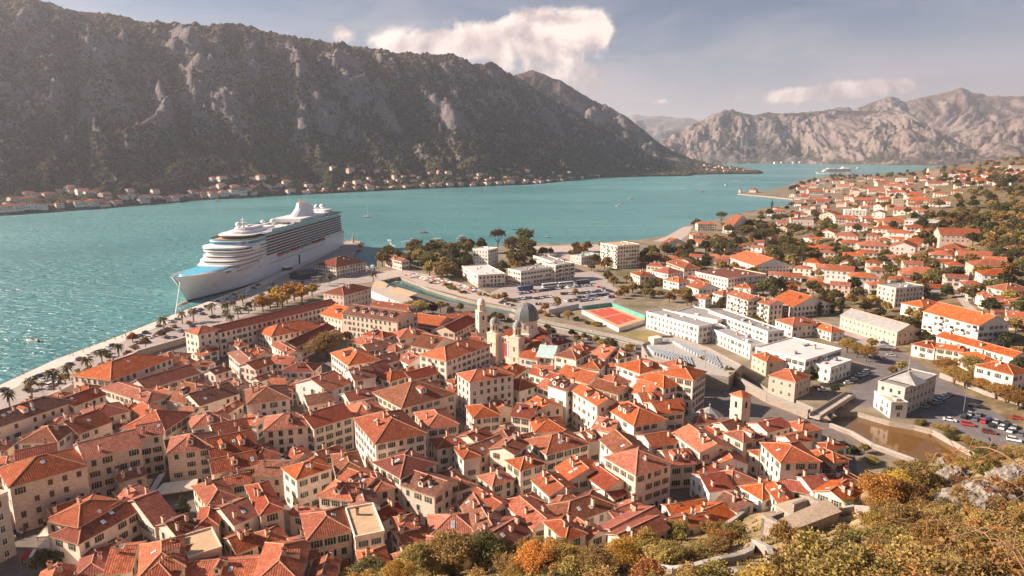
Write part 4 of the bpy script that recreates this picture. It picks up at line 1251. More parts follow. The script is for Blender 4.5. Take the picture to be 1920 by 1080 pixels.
# ------------------------------------------------------------------ cruise ship
def cruise_ship():
    Bw = hit(352, 566, 0); St = hit(645, 463, 0)
    d = (Bw - St); d.z = 0; d.normalize(); side = Vector((-d.y, d.x, 0)) * 1.0
    St = St - side * 17.0; d = (Bw - St); d.z = 0; L = d.length; d.normalize()
    c = (Bw + St) / 2; k = L / 280.0
    r = empty('cruise_ship', (c.x, c.y, 0), math.atan2(d.y, d.x), (k, k, .94))
    ST = [(-140, 13, -141, 15, 17.5), (-136, 16.5, -137, 18, 17.5), (-110, 18, -110, 18, 17.5), (0, 18, 0, 18, 17.5), (50, 18, 50, 18, 17.5), (75, 16.8, 76, 18, 17.8), (95, 13.2, 98, 17.2, 18.6), (112, 8.8, 118, 15.2, 19.6), (126, 4.4, 134, 12.0, 20.6), (135, 1.6, 145, 8.2, 21.3), (139.5, .35, 151, 4.2, 21.8), (140.5, .12, 154, .5, 22)]
    lv = [-2, 1.4, 1.401, 6, 11, 15]
    b = MB(); rows = []
    for sgn in (1, -1):
        col = []
        for (xw, bw, xd, bd, zd) in ST:
            pts = []
            for z in lv + [zd]:
                q = max(0, min(1, z / zd)); e = q ** 1.7; pts.append((xw + (xd - xw) * q ** 1.15, sgn * (bw + (bd - bw) * e), z))
            col.append(pts)
        n = len(lv) + 1
        for i in range(len(col) - 1):
            for j in range(n - 1):
                p = [col[i][j], col[i + 1][j], col[i + 1][j + 1], col[i][j + 1]]
                b.poly(p if sgn < 0 else p[::-1], 1 if j == 0 else 0)
        rows.append(col)
    for j in range(len(lv)):      # transom
        p = [rows[0][0][j], rows[0][0][j + 1], rows[1][0][j + 1], rows[1][0][j]]; b.poly(p, 1 if j == 0 else 0)
    b.build('hull', ['ship_white', 'ship_boot'], r, smooth=False)
    # bulbous bow just at the water line
    b = MB(); b.lathe([(.1, -6), (1.4, -5), (2.1, -2), (2.1, 6)], 10); o = b.build('bulbous_bow', ['ship_beige'], r, (147, 0, -.9)); o.rotation_euler = (0, RAD(-90), 0)
    # decks at the bow
    fd = [(x, y) for x, y in [(60, 17.3), (98, 15.9), (118, 13.6), (133, 10.4), (143, 6.6), (149, 2.6)]]
    b = MB(); pts = [(x, -y) for x, y in fd] + [(x, y) for x, y in fd[::-1]]; b.prism(pts, 18.75, 19.0, 0); b.build('foredeck', ['ship_deck_blue'], r)
    def outline(f, w, back, round_=22, n=14):
        q = []
        for k in range(n + 1):
            a = math.pi / 2 * k / n; q.append((f - round_ + round_ * math.cos(a) ** .8 if k < n else f - round_, w * math.sin(a) ** .62))
        half = q                    # from the nose to full beam
        return [(back, -w)] + [(x, -y) for x, y in half[::-1]][:-1] + [(x, y) for x, y in half] + [(back, w)]
    b = MB(); b.prism(outline(140, 10.5, 92, 44), 19, 20.9, 0, 1); b.build('bow_terrace', ['ship_white', 'ship_deck_blue'], r)
    for s in (-1, 1):             # marks and ports along the bow
        for x in (112, 108.8): bb = MB(); bb.box(-1, 1, -.12, .12, 0, 1.4); bb.build('red_mark', ['lifeboat_red'], r, (x, s * 15.95 * (1 if x < 110 else .985), 17.0), 0)
    tiers = [(106, 17.0, 17.6, 21.0), (101, 17.6, 21.0, 24.2), (96, 17.8, 24.2, 27.4), (90, 18, 27.4, 30.4)]
    for i, (f, w, z0, z1) in enumerate(tiers):
        T = MB(); T.prism(outline(f, w, 52), z0, z0 + 1.5, 0); T.prism(outline(f - 3.2, w - .8, 52), z0 + 1.5, z1 - .25, 1, top=False); T.prism(outline(f - .6, w, 52), z1 - .25, z1, 0, 2, bottom=True)
        o = T.build('front_terrace', ['ship_white', 'ship_beige', 'ship_white'], r)
        for k in range(-4, 5):
            wd = MB(); wd.box(-.1, .1, -.9, .9, 0, 1.2); x = f - 3.2 - abs(k) ** 2 * .85; wd.build('cabin_window', ['glass_dark'], o, (x - .2, k * 2.6, z0 + 1.6))
    # bridge with wings
    T = MB(); T.prism(outline(93, 18.5, 52), 30.4, 31.6, 0); T.prism(outline(92.2, 18.2, 52), 31.6, 33.0, 1, top=False); T.prism(outline(93, 18.6, 52), 33.0, 34.2, 0, bottom=True)
    for s in (-1, 1): T.box(70, 78, s * 18.4 if s > 0 else -21.5, 21.5 if s > 0 else -18.4, 30.6, 33.6, 0)
    T.build('bridge', ['ship_white', 'glass_dark'], r)
    T = MB(); T.prism(outline(84, 18, 52), 34.2, 35.2, 0); T.prism(outline(83.6, 17.8, 52), 35.2, 37.6, 1, top=False); T.prism(outline(84, 18, 52), 37.6, 38.4, 0, 2, bottom=True); T.build('observation_lounge', ['ship_white', 'glass_blue', 'ship_beige'], r)
    T = MB(); T.prism(outline(83.5, 17.8, 52), 38.4, 39.8, 0, top=False); T.build('glass_windscreen', ['glass_teal'], r)
    T = MB(); T.prism(outline(72, 14, 40), 38.42, 41.2, 1); T.prism(outline(74, 15.5, 38), 41.2, 41.9, 0, bottom=True); T.build('upper_bar_deck', ['ship_white', 'wood_dark'], r)
    # long cabin block: core, then one part per balcony deck
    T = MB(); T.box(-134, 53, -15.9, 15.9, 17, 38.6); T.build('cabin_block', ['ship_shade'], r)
    for i in range(7):
        z = 20.4 + i * 2.6; T = MB(); x0, x1 = -133 + i * .8, 62 - i * 1.5
        for s in (-1, 1):
            ya, yb = (15.9, 18.0) if s > 0 else (-18.0, -15.9)
            T.box(x0, x1, ya, yb, z - .22, z + .12, 0)
            yr = (17.85, 17.97) if s > 0 else (-17.97, -17.85); T.box(x0, x1, *yr, z + .12, z + .62, 1)
            for q in range(int((x1 - x0) / 3.1)):
                xx = x0 + q * 3.1; T.box(xx - .09, xx + .09, *((15.9, 16.7) if s > 0 else (-16.7, -15.9)), z + .12, z + 2.38, 2)
        T.box(x0 - .6, x0 + .4, -17.9, 17.9, z - .22, z + .9, 0)
        T.build('balcony_deck', ['ship_white', 'frame_white', 'metal_grey'], r)
    for s in (-1, 1):
        T = MB(); y = (17.0, 18.02) if s > 0 else (-18.02, -17.0)
        T.box(-137, -80, *y, 17, 20.3, 0); T.box(34, 66, *y, 17, 20.2, 0); T.build('side_plating', ['ship_white'], r)
        for q in range(26): wd = MB(); 
    port = MB(); port.box(-.45, .45, -.06, .06, 0, 1.0); PM = port.mesh('porthole', ['glass_dark'])
    for q in range(44):
        obj('porthole', PM, r, (-76 + q * 2.9, 18.0, 12.6)); 
    for q in range(18): obj('porthole', PM, r, (-134 + q * 2.9, 18.05, 18.2), 0, (1, 1, 1.5))
    for q in range(4): obj('porthole', PM, r, (66 + q * 3, 17.6 - q * .12, 13.2), 0, (1.4, 2, 1.5))
    for q in range(9): obj('porthole', PM, r, (74 + q * 3.3, 17.85 - max(0, q - 5) * .2, 16.2), 0, (1, 2.4, .8))
    d_ = MB(); d_.box(-1.6, 1.6, -.05, .1, 0, 9); d_.build('gangway_door', ['glass_dark'], r, (-12, 18.0, 2.6))
    # lifeboats
    lb = MB(); 
    for zz, w, l, m in ((0, 1.0, 4.2, 1), (1.3, 2.0, 5.4, 1), (2.2, 2.1, 5.6, 0), (3.4, 1.2, 4.2, 0)): pass
    sec = [(0, .5, 3.6), (1.2, 1.9, 5.3), (2.1, 2.1, 5.6), (3.2, 1.5, 4.4), (3.6, .4, 2.5)]
    ring = lambda w, l: [(l * math.cos(a), w * math.sin(a)) for a in [k * math.pi / 6 for k in range(12)]]
    for (z0, w0, l0), (z1, w1, l1) in zip(sec, sec[1:]):
        a, q = ring(w0, l0), ring(w1, l1)
        for k in range(12):
            j = (k + 1) % 12; lb.poly([(*a[k], z0), (*a[j], z0), (*q[j], z1), (*q[k], z1)], 1 if z0 < 2 else 0)
    LBR = lb.mesh('lifeboat', ['lifeboat_red', 'ship_white'], True)
    lw = MB(); [lw.box(*q) for q in ((-5.5, 5.5, -2, 2, .8, 2.2, 1), (-4.5, 4.5, -1.8, 1.8, 2.2, 3.4, 0))]; LBW = lw.mesh('tender', ['wood_pale', 'ship_white'])
    for s in (-1, 1):
        for k, x in enumerate((28, 10, -5, -22, -38, -56, -73)):
            o = obj('lifeboat', LBR if k in (0, 2, 5, 6) else LBW, r, (x, s * 18.2, 15.6))
            dv = MB(); [dv.tube((e, 0, 3.2), (e, -s * 2.3, 5), .18, .18, 5) for e in (-4, 4)]; dv.build('davit', ['ship_white'], o)
    rc = MB(); rc.box(-79, 34, 15.95, 18.03, 14.6, 15.4, 0); rc.box(-79, 34, -18.03, -15.95, 14.6, 15.4, 0); rc.build('boat_deck', ['ship_white'], r)
    # upper decks
    T = MB(); T.box(-134, 53, -17.9, 17.9, 38.6, 39.0, 0)
    T.build('lido_deck', ['ship_white'], r)
    T = MB(); T.box(-122, 52, 14.5, 17.5, 39.0, 41.2, 1); T.box(-122, 52, -17.5, -14.5, 39.0, 41.2, 1); T.box(-126, 55, 13, 17.95, 41.2, 41.6, 0); T.box(-126, 55, -17.95, -13, 41.2, 41.6, 0); T.build('sun_deck', ['ship_white', 'glass_teal'], r)
    T = MB(); T.box(-60, 40, 17.8, 17.92, 41.6, 43.0, 0); T.box(-60, 40, -17.92, -17.8, 41.6, 43.0, 0); T.build('wind_screen', ['glass_teal'], r)
    T = MB(); T.box(10, 34, -8, 8, 39.0, 39.5, 0); T.box(12, 32, -6, 6, 39.5, 39.6, 1); T.build('swimming_pool', ['ship_beige', 'ship_deck_blue'], r)
    T = MB(); T.prism(outline(66, 9, 14, 14), 41.9, 44.2, 0); T.prism(outline(60, 6, 30, 10), 44.2, 46.4, 0); T.tube((20, 0, 44), (48, 0, 45.5), 1.6, 2.4, 10, 0); T.build('forward_house', ['ship_white'], r)
    T = MB(); T.tube((52, 0, 46), (52, 0, 55), .9, .35, 8); T.box(50.5, 53.5, -3.5, 3.5, 50.2, 50.6); T.box(51.2, 52.8, -2, 2, 52.6, 52.9); T.build('radar_mast', ['ship_white'], r)
    for x, y, z, s in ((56, -2, 49, 2.4), (6, 4, 46.5, 2.6), (-98, 4, 51.5, 2.7), (-116, 3, 50.5, 2.7), (2, -7, 45.5, 2)):
        T = MB(); T.lathe([(s * math.cos(a), s * math.sin(a)) for a in [-1.3 + q * .32 for q in range(9)]], 14); T.tube((0, 0, -4), (0, 0, -s * .8), .7, .7, 8); T.build('radome', ['ship_white'], r, (x, y, z), smooth=True)
    T = MB(); T.box(-104, -34, -12, 12, 41.2, 44.4, 0); T.box(-106, -32, -13.5, 13.5, 44.4, 45, 0); T.box(-128, -106, -9, 9, 41.0, 46.5, 0); T.box(-134, -100, -17.6, 17.6, 41.6, 42.8, 1); T.build('aft_house', ['ship_white', 'glass_dark'], r)
    T = MB(); ring2 = lambda cx, l, w: [(cx + l * math.cos(a), w * math.sin(a)) for a in [k * math.pi / 8 for k in range(16)]]
    sc = [(45, -70, 24, 8), (48.5, -72, 20, 7.2), (53, -75, 15, 6), (57, -72, 10, 4.6), (58.6, -70, 8, 4.0)]
    for (z0, c0, l0, w0), (z1, c1, l1, w1) in zip(sc, sc[1:]):
        a, q = ring2(c0, l0, w0), ring2(c1, l1, w1)
        for k in range(16):
            j = (k + 1) % 16; T.poly([(*a[k], z0), (*a[j], z0), (*q[j], z1), (*q[k], z1)], 0)
    T.poly([(*p, 58.6) for p in ring2(-70, 8, 4.0)], 1); f = T.build('funnel', ['ship_white', 'ship_beige'], r, smooth=False)
    for x in (-66, -70, -74): T = MB(); T.tube((x, 0, 58.4), (x, 0, 60.5), .8, .8, 8); T.build('exhaust_pipe', ['ship_beige'], f)
    rg = random.Random(8)
    for q in range(26):
        T = MB(); s_ = rg.uniform(.8, 2.2); T.box(-s_, s_, -s_ * .7, s_ * .7, 0, rg.uniform(.8, 2.4), 0); T.build('deck_fitting', [rg.choice(('ship_white', 'ship_white', 'ship_beige', 'metal_grey', 'glass_teal'))], r, (rg.uniform(-125, 50), rg.choice((-1, 1)) * rg.uniform(13.5, 16.8), 41.6))
    for q in range(6): T = MB(); T.tube((0, 0, 0), (0, 0, 5.5), .14, .08, 5); T.box(-.8, .8, -.1, .1, 4.2, 4.6); T.build('deck_light', ['ship_white'], r, (-20 + q * 9, 12.5, 41.6))
    T = MB(); T.tube((-62, 0, 58), (-62, 0, 64), .15, .08, 5); T.tube((-133, 0, 41.5), (-133, 0, 50), .25, .1, 5); T.tube((66, 15, 41), (66, 15, 49), .12, .06, 5); T.build('antenna', ['ship_white'], r)
    # wave-haired emblem on the bow, each lock a raised stroke
    for i, (x, z) in enumerate(((122.5, 10.5), (121.3, 9.6), (120.4, 8.6), (123.2, 8.4))):
        e = MB(); y0 = 9.6 - i * .25
        for q in range(6): e.box(x - .5 * q - .3, x - .5 * q + .2, y0 - .2 + q * .3, y0 + .35 + q * .3, z + .7 * math.sin(q * 1.1), z + .7 * math.sin(q * 1.1) + .45)
        e.build('emblem_stroke', ['ship_white'], r)
    tag(r, 'huge white cruise ship with red-roofed lifeboats moored at the town quay', 'cruise ship')
    return r
ship = cruise_ship()
p = hit(1563, 327, 0)
s2 = copy_tree(ship, p, RAD(172), (.55, .7, .62)); tag(s2, 'distant white cruise ship anchored off the wooded point', 'cruise ship')
# mooring line
b = MB(); A = hit(329, 588, GROUND + .3); Bq = ship.matrix_basis @ Vector((149, 2, 20)); b.tube(A, Bq, .28, .28, 6)
tag(b.build('mooring_line', ['paint_white'], None), 'white mooring line from the cruise ship bow to the quay', 'rope')

# ------------------------------------------------------------------ sports court
def court():
    z = 5.0; P = [hit(x, y, z) for x, y in ((1091, 581), (1146, 574), (1209, 599), (1160, 615))]
    c = sum(P, Vector()) / 4; r = empty('sports_court', (c.x, c.y, GROUND)); L = [(p - c) for p in P]
    def quad(s0, s1, t0, t1, zz):
        f = lambda s, t: (L[0] * (1 - s) + L[1] * s) * (1 - t) + (L[3] * (1 - s) + L[2] * s) * t
        return [(q.x, q.y, zz) for q in (f(s0, t0), f(s0, t1), f(s1, t1), f(s1, t0))]
    h = z - GROUND
    b = MB(); b.prism([(p.x, p.y) for p in L][::-1], -.5, h, 0); b.build('platform', ['wall_white'], r)
    b = MB(); b.poly(quad(.0, 1, 0, 1, h + .01)); b.build('border', ['court_tan'], r)
    b = MB(); b.poly(quad(.1, .88, .06, .92, h + .02)); b.build('playing_field', ['court_red'], r)
    b = MB()
    for s0, s1, t0, t1 in ((.11, .12, .07, .91), (.86, .87, .07, .91), (.11, .87, .07, .08), (.11, .87, .90, .91), (.11, .87, .485, .495), (.35, .36, .07, .2), (.62, .63, .07, .2), (.35, .36, .78, .91), (.62, .63, .78, .91)): b.poly(quad(s0, s1, t0, t1, h + .03))
    b.build('line_marking', ['line_white'], r)
    for (s0, t0), (s1, t1) in (((0, 0), (1, 0)), ((1, 0), (1, 1))):
        A = (L[0] * (1 - s0) + L[1] * s0) * (1 - t0) + (L[3] * (1 - s0) + L[2] * s0) * t0; Bq = (L[0] * (1 - s1) + L[1] * s1) * (1 - t1) + (L[3] * (1 - s1) + L[2] * s1) * t1
        d = (Bq - A).normalized(); n = Vector((-d.y, d.x, 0)) * .12; b = MB(); b.prism([(p.x, p.y) for p in (A - n, Bq - n, Bq + n, A + n)], h, h + 2.6); b.build('windbreak', ['court_green'], r)
    for s, t_ in ((0, .05), (0, .5), (0, .95), (1, .05), (1, .5), (1, .98), (.5, 1), (.1, 1)):
        A = (L[0] * (1 - s) + L[1] * s) * (1 - t_) + (L[3] * (1 - s) + L[2] * s) * t_; b = MB(); b.tube((A.x, A.y, h), (A.x, A.y, h + (9 if t_ in (.5,) else 4)), .08, .06, 5); b.build('post', ['metal_grey'], r)
    tag(r, 'red and tan sports court behind teal windbreak screens', 'sports court')
court()

# ------------------------------------------------------------------ bastion with open-air seating
def bastion():
    z = 7.5; px = [(1203, 650), (1232, 633), (1262, 632), (1330, 655), (1392, 688), (1366, 712), (1324, 706), (1270, 690), (1215, 672)]
    P = [hit(x, y, z) for x, y in px]; c = sum(P, Vector()) / len(P); r = empty('bastion', (c.x, c.y, GROUND))
    pts = [(p.x - c.x, p.y - c.y) for p in P][::-1]; h = z - GROUND
    b = MB(); b.prism(pts, -4, h, 0, 1); b.build('stone_wall', ['rampart_stone', 'concrete'], r)
    for p, q in zip(pts, pts[1:] + pts[:1]):
        d = Vector((q[0] - p[0], q[1] - p[1], 0)); n = Vector((-d.y, d.x, 0)).normalized() * .5
        b = MB(); b.prism([(p[0], p[1]), (q[0], q[1]), (q[0] + n.x, q[1] + n.y), (p[0] + n.x, p[1] + n.y)], h + .002, h + 1.1); b.build('parapet', ['rampart_stone'], r)
    for (a0, a1, b0, b1, n) in (((1212, 652), (1222, 668), (1292, 668), (1300, 690), 11), ((1258, 645), (1300, 655), (1290, 665), (1345, 690), 0)):
        pass
    def rows(a0, a1, b0, b1, n):      # a = first row ends, b = last row ends
        for k in range(n):
            f = k / (n - 1); s = [hit(a0[i] + 0, a0[1], z) for i in (0,)]
            A = hit(a0[0] + (b0[0] - a0[0]) * f, a0[1] + (b0[1] - a0[1]) * f, z); Bq = hit(a1[0] + (b1[0] - a1[0]) * f, a1[1] + (b1[1] - a1[1]) * f, z)
            d = (Bq - A).normalized(); n_ = Vector((-d.y, d.x, 0)) * .35; zz = h + .02 + (n - k) * .07
            b = MB(); b.prism([(p.x - c.x, p.y - c.y) for p in (A - n_, Bq - n_, Bq + n_, A + n_)], h + .01, zz + .45); b.build('bench_row', ['bench_metal'], r)
    rows((1214, 652), (1228, 666), (1292, 670), (1300, 688), 14)
    rows((1262, 643), (1282, 655), (1340, 668), (1352, 690), 14)
    b = MB(); q = hit(1229, 643, z); b.box(-3, 3, -2, 2, h, h + 3.2); b.build('lookout_hut', ['wall_cream'], r, (q.x - c.x, q.y - c.y, 0), .5)
    for x, y in ((1262, 676), (1322, 690), (1350, 692), (1262, 640)):
        q = hit(x, y, z); b = MB(); b.tube((q.x - c.x, q.y - c.y, h), (q.x - c.x, q.y - c.y, h + 8), .12, .08, 5); b.build('floodlight_mast', ['metal_grey'], r)
    tag(r, 'stone bastion with rows of blue-grey open-air seating beside the river', 'bastion')
bastion()

# ------------------------------------------------------------------ awnings and canopies
def awning(px4, zs, mat, label, name='awning', cat='awning'):
    P = [hit(x, y, z) for (x, y), z in zip(px4, zs)]; c = sum(P, Vector()) / len(P); g = gz(c.x, c.y); r = empty(name, (c.x, c.y, g))
    L = [p - Vector((c.x, c.y, g)) for p in P]; b = MB(); b.poly(L); b.poly([(p.x, p.y, p.z - .12) for p in L[::-1]])
    for p, q in zip(L, L[1:] + L[:1]): b.poly([(p.x, p.y, p.z - .35), (q.x, q.y, q.z - .35), q, p])
    b.build('canvas', [mat], r)
    for p in L: t_ = MB(); t_.tube((p.x * .96, p.y * .96, -.3), (p.x * .96, p.y * .96, p.z - .1), .06, .06, 5); t_.build('pole', ['metal_grey'], r)
    return tag(r, label, cat)
awning([tp('T5', 1130, 478), tp('T5', 1470, 425), tp('T5', 1485, 350), tp('T5', 1225, 382)], (5, 5, 6.5, 6.5), 'awning_cream', 'largest cream canvas canopy over the cafe terrace behind the conifer')
awning([tp('T5', 1010, 470), tp('T5', 1085, 470), tp('T5', 1150, 350), tp('T5', 1070, 350)], (5, 5, 6.5, 6.5), 'wood_pale', 'tan canvas canopy left of the cafe terrace')
awning([tp('T5', 1105, 462), tp('T5', 1140, 470), tp('T5', 1245, 300), tp('T5', 1190, 320)], (5, 5, 6.5, 6.5), 'roof_pale', 'narrow pale grey canopy between tan and cream canopies')
awning([tp('T5', 275, 785), tp('T5', 375, 780), tp('T5', 375, 690), tp('T5', 330, 715)], (5.5, 5.5, 6.5, 6.5), 'awning_cream', 'upper cream awning on the wall by the square')
awning([tp('T5', 280, 870), tp('T5', 380, 865), tp('T5', 380, 785), tp('T5', 340, 800)], (5.5, 5.5, 6.5, 6.5), 'awning_cream', 'lower white awning on the wall by the square')
awning([tp('T5', 150, 955), tp('T5', 200, 935), tp('T5', 240, 885), tp('T5', 190, 890)], (5, 5, 5.8, 5.8), 'awning_red', 'dark red awning over a stall on the square')
awning([tp('T5', 215, 935), tp('T5', 245, 925), tp('T5', 275, 875), tp('T5', 250, 878)], (5, 5, 5.8, 5.8), 'paint_white', 'striped white awning beside the dark red one')
awning([(696, 540), (720, 545), (728, 532), (702, 528)], (7, 7, 8.5, 8.5), 'roof_tan', 'small curved tan roof over the riverside bar')
awning([(726, 546), (762, 558), (783, 550), (745, 538)], (7.5, 7.5, 8.5, 8.5), 'roof_tan', 'long curved tan roof over the riverside restaurant terrace')
def terrace():
    P = H([(694, 545), (760, 572), (775, 562), (720, 528), (705, 524)], GROUND + 5); c = (sum(p[0] for p in P) / 5, sum(p[1] for p in P) / 5)
    b = MB(); r = empty('bastion_terrace', (c[0], c[1], GROUND)); pts = [(p[0] - c[0], p[1] - c[1]) for p in P]
    ar = sum(p[0] * q[1] - q[0] * p[1] for p, q in zip(pts, pts[1:] + pts[:1]))
    if ar < 0: pts = pts[::-1]
    b.prism(pts, -.5, 5, 0, 1); b.build('stone_wall', ['wall_white', 'paving'], r)
    tag(r, 'pale walled riverside terrace under the curved tan roofs', 'terrace')
terrace()

# ------------------------------------------------------------------ river walls, footbridge, harbour light
def wall_line(name, pts, h, th, mat, label, draped=False, base=GROUND, cat='wall', crenel=False):
    """stone wall along a line of ground points"""
    c = pts[0]; b = MB(); cap = MB(); r = empty(name, (c[0], c[1], base))
    for p, q in zip(pts, pts[1:]):
        p, q = Vector(p), Vector(q); n = max(1, int((q - p).length / 4)) if draped else 1
        for k in range(n):
            a = p + (q - p) * (k / n); e = p + (q - p) * ((k + 1) / n); d = (e - a); d.z = 0
            if d.length < .01: continue
            d.normalize(); m = Vector((-d.y, d.x, 0)) * (th / 2)
            za = gz(a.x, a.y) if draped else base; ze = gz(e.x, e.y) if draped else base
            lo = min(za, ze) - 1.5 - base
            for bb, off, z0a, z0e, z1a, z1e in ((b, 1, lo, lo, za - base + h, ze - base + h), (cap, 1.25, za - base + h + .002, ze - base + h + .002, za - base + h + .2, ze - base + h + .2)):
                Q = [a - m * off, e - m * off, e + m * off, a + m * off]; zb = (z0a, z0e, z0e, z0a); zt = (z1a, z1e, z1e, z1a)
                bot = [(v.x - c[0], v.y - c[1], z) for v, z in zip(Q, zb)]; top = [(v.x - c[0], v.y - c[1], z) for v, z in zip(Q, zt)]
                bb.poly(top)
                for i in range(4): j = (i + 1) % 4; bb.poly([bot[i], bot[j], top[j], top[i]])
    b.build('masonry', [mat], r); cap.build('coping', ['concrete'], r)
    return tag(r, label, cat)
def off_px(l, dx, dy): return [(x + dx, y + dy) for x, y in l]
wall_line('river_wall', [Vector((*p, 0)) for p in H(off_px(LB[5:9], -4, 5))], 2.6, 1.4, 'rampart_stone', 'stone river wall behind the domed church and red roofs')
wall_line('river_wall', [Vector((*p, 0)) for p in H(off_px(LB[10:13], -6, 6))], 3.6, 1.6, 'rampart_stone', 'stone river wall right of the campanile ending at the footbridge')
wall_line('river_wall', [Vector((*p, 0)) for p in H(off_px(LB[13:17], -4, 4))], 1.4, 1.0, 'rampart_stone', 'low stone river wall below the footbridge by brown water')
wall_line('town_wall', [Vector((*p, 0)) for p in H([(0, 795), (90, 757), (160, 720), (260, 668), (356, 640)])], 3.2, 1.6, 'rampart_stone', 'old stone town wall along the palm-lined quay road')
wall_line('garden_wall', [Vector((*p, 0)) for p in H([(1028, 590), (1060, 583), (1085, 578)])], 3.0, .4, 'wall_grey', 'blue-grey screen wall left of the sports court')
wall_line('retaining_wall', [Vector((*p, 0)) for p in H([(1762, 708), (1800, 722), (1850, 745), (1925, 772)])], 2.2, .8, 'rampart_stone', 'stone retaining wall above the parking lot under orange trees')
def bridge():
    A = hit(1529, 781, 4.2); Bq = hit(1592, 741, 4.2); d = Bq - A; d.z = 0; L = d.length; r = empty('footbridge', (A.x, A.y, GROUND), math.atan2(d.y, d.x))
    b = MB(); b.box(-1, L + 1, -2, 2, 1.1, 1.7); b.build('deck', ['paving'], r)
    for s in (-1, 1): b = MB(); b.box(-1, L + 1, s * 2 - .22, s * 2 + .22, 1.702, 2.7); b.build('parapet', ['rampart_stone'], r)
    for x in (L * .33, L * .66): b = MB(); b.box(x - .8, x + .8, -2.1, 2.1, -4, 1.1); b.build('pier', ['rampart_stone'], r)
    tag(r, 'narrow stone footbridge with parapets crossing the river', 'bridge')
bridge()
p = hit(662, 456, GROUND); r = empty('harbour_light', p); b = MB(); b.lathe([(2.2, 0), (2.2, .6), (1.5, .8), (1.0, 6), (1.2, 6.2), (.5, 9), (.1, 10)], 8); b.build('column', ['roof_tan'], r); b = MB(); b.box(-4, 4, -4, 4, 0, .4); b.build('plinth', ['promenade'], r)
tag(r, 'pale stone harbour light on the pier end', 'harbour light')
# kiosk tent and low canopy on the quay in the ship's shadow
def kiosk(px, py, w, d, h, mat, label, rz):
    p = hit(px, py, GROUND); r = empty('quay_kiosk', p, rz); b = MB(); b.box(-w, w, -d, d, 0, h * .6); b.build('wall', ['metal_dark'], r)
    b = MB(); b.poly([(-w - .4, -d - .4, h * .6), (w + .4, -d - .4, h * .6), (w, 0, h), (-w, 0, h)]); b.poly([(w + .4, d + .4, h * .6), (-w - .4, d + .4, h * .6), (-w, 0, h), (w, 0, h)]); b.poly([(w + .4, -d - .4, h * .6), (w + .4, d + .4, h * .6), (w, 0, h)]); b.poly([(-w - .4, d + .4, h * .6), (-w - .4, -d - .4, h * .6), (-w, 0, h)]); b.build('roof', [mat], r)
    tag(r, label, 'kiosk')
kiosk(570, 521, 9, 7, 7, 'metal_dark', 'dark-roofed ticket hall on the quay beside the ship', 1.0)
kiosk(538, 506, 4, 2.5, 4, 'paint_white', 'small white-roofed gangway tent at the ship side', 1.1)
# ------------------------------------------------------------------ houses of the right-hand suburb
SUB = """450 690 150;330 530 120;470 560 150;645 560 140 Fw 12;260 640 140 Fy 11;550 600 110;660 650 140;870 690 150;840 500 120 Fw 8;970 470 70 Fk 12;1040 520 160;930 610 200;1160 620 220 Fw 7;830 560 120;1100 680 130;1220 710 160;1410 750 240 gk 10;980 720 150;1120 760 170
1390 820 180;1260 770 110;1010 850 190 gy 11;780 820 200;590 740 150;620 780 150;410 820 160;740 880 130;340 950 150;530 1030 190 gw 10;160 1030 170;700 1070 190;850 1050 150;1150 1010 290 hk 5;1540 880 200;1650 980 230 hk 8;1700 1060 200;1870 850 130 hw 8;1880 1060 110;1290 395 80;1130 445 180;1100 405 120
1235 240 70 Fk 22;1380 250 100 Fy 8;1370 270 150 Fw 5;1480 210 110;1570 230 90;1730 190 120 Fk 9;1870 205 90 Fk 14;1660 245 90;1590 290 130;1500 270 80;610 290 50;705 280 50;835 275 60;1000 280 70 Fw 9;1170 275 100;475 285 50;400 300 40;860 310 110;940 330 110;1080 300 80;1250 310 100;740 350 90;500 350 160 Fw 7;660 390 180 Fk 9;350 380 140;560 330 90;810 370 120;1000 380 100;920 390 60;1040 345 90;880 430 110;700 440 140;450 450 60;370 440 80;190 400 70;250 350 70;330 330 70
80 520 90;30 540 60;110 620 90;120 660 90;30 860 100;200 560 90;1310 470 80;230 470 60"""
def sub_house(px, py, wm, spec='', he=None, rng=R, fine=None, group='house'):
    p = hit_ground(px, py); D = p.length
    Wd = wm; Dp = Wd * rng.uniform(.62, .85); typ = rng.choice('ghgh'); wc = rng.choice('wwckwc'); rc = rng.choice('ooosso')
    if spec: typ, wc = spec[0], spec[1]
    if typ == 'F': rc = rng.choice('pgn'); Dp = Wd * .6
    he = he or rng.choice((5.2, 6.2, 6.6, 8.6)); ang = rng.choice((-.45, -.35, -.25, .9)) + rng.uniform(-.15, .15)
    r_ = (p.x, p.y, ang, Wd / 2, Dp / 2)
    if not spec and any(sat(r_, q, .5) for q in RECTS if abs(q[0] - p.x) < 60 and abs(q[1] - p.y) < 60): return None
    return house(p.x, p.y, p.z - .6, ang, Wd, Dp, he, typ, rc, wc, 'k1d0s0' if D > 900 else 'd0', 'suburb' if typ != 'F' else 'suburb block', D < 520, rng)
rs = random.Random(5)
for q in SUB.replace('\n', ';').split(';'):
    f = q.split(); x, y, w = float(f[0]), float(f[1]), float(f[2])
    px, py = tp('U4', x, y); p = hit_ground(px, py)
    wm = max(7, min(34, w / 4 * p.length / F * .92))
    sub_house(px, py, wm, f[3] if len(f) > 3 else '', float(f[4]) if len(f) > 4 else None, rs)
FARSUB = [(1475, 352), (1520, 340), (1600, 333), (1700, 331), (1800, 325), (1920, 318), (1925, 345), (1860, 352), (1790, 365), (1740, 395), (1720, 430), (1640, 430), (1560, 425), (1480, 420), (1440, 400), (1495, 385), (1490, 370)]
MIDSUB = [(1310, 455), (1400, 425), (1500, 420), (1720, 430), (1760, 465), (1920, 520), (1920, 640), (1800, 560), (1600, 560), (1440, 560), (1330, 530), (1250, 490)]
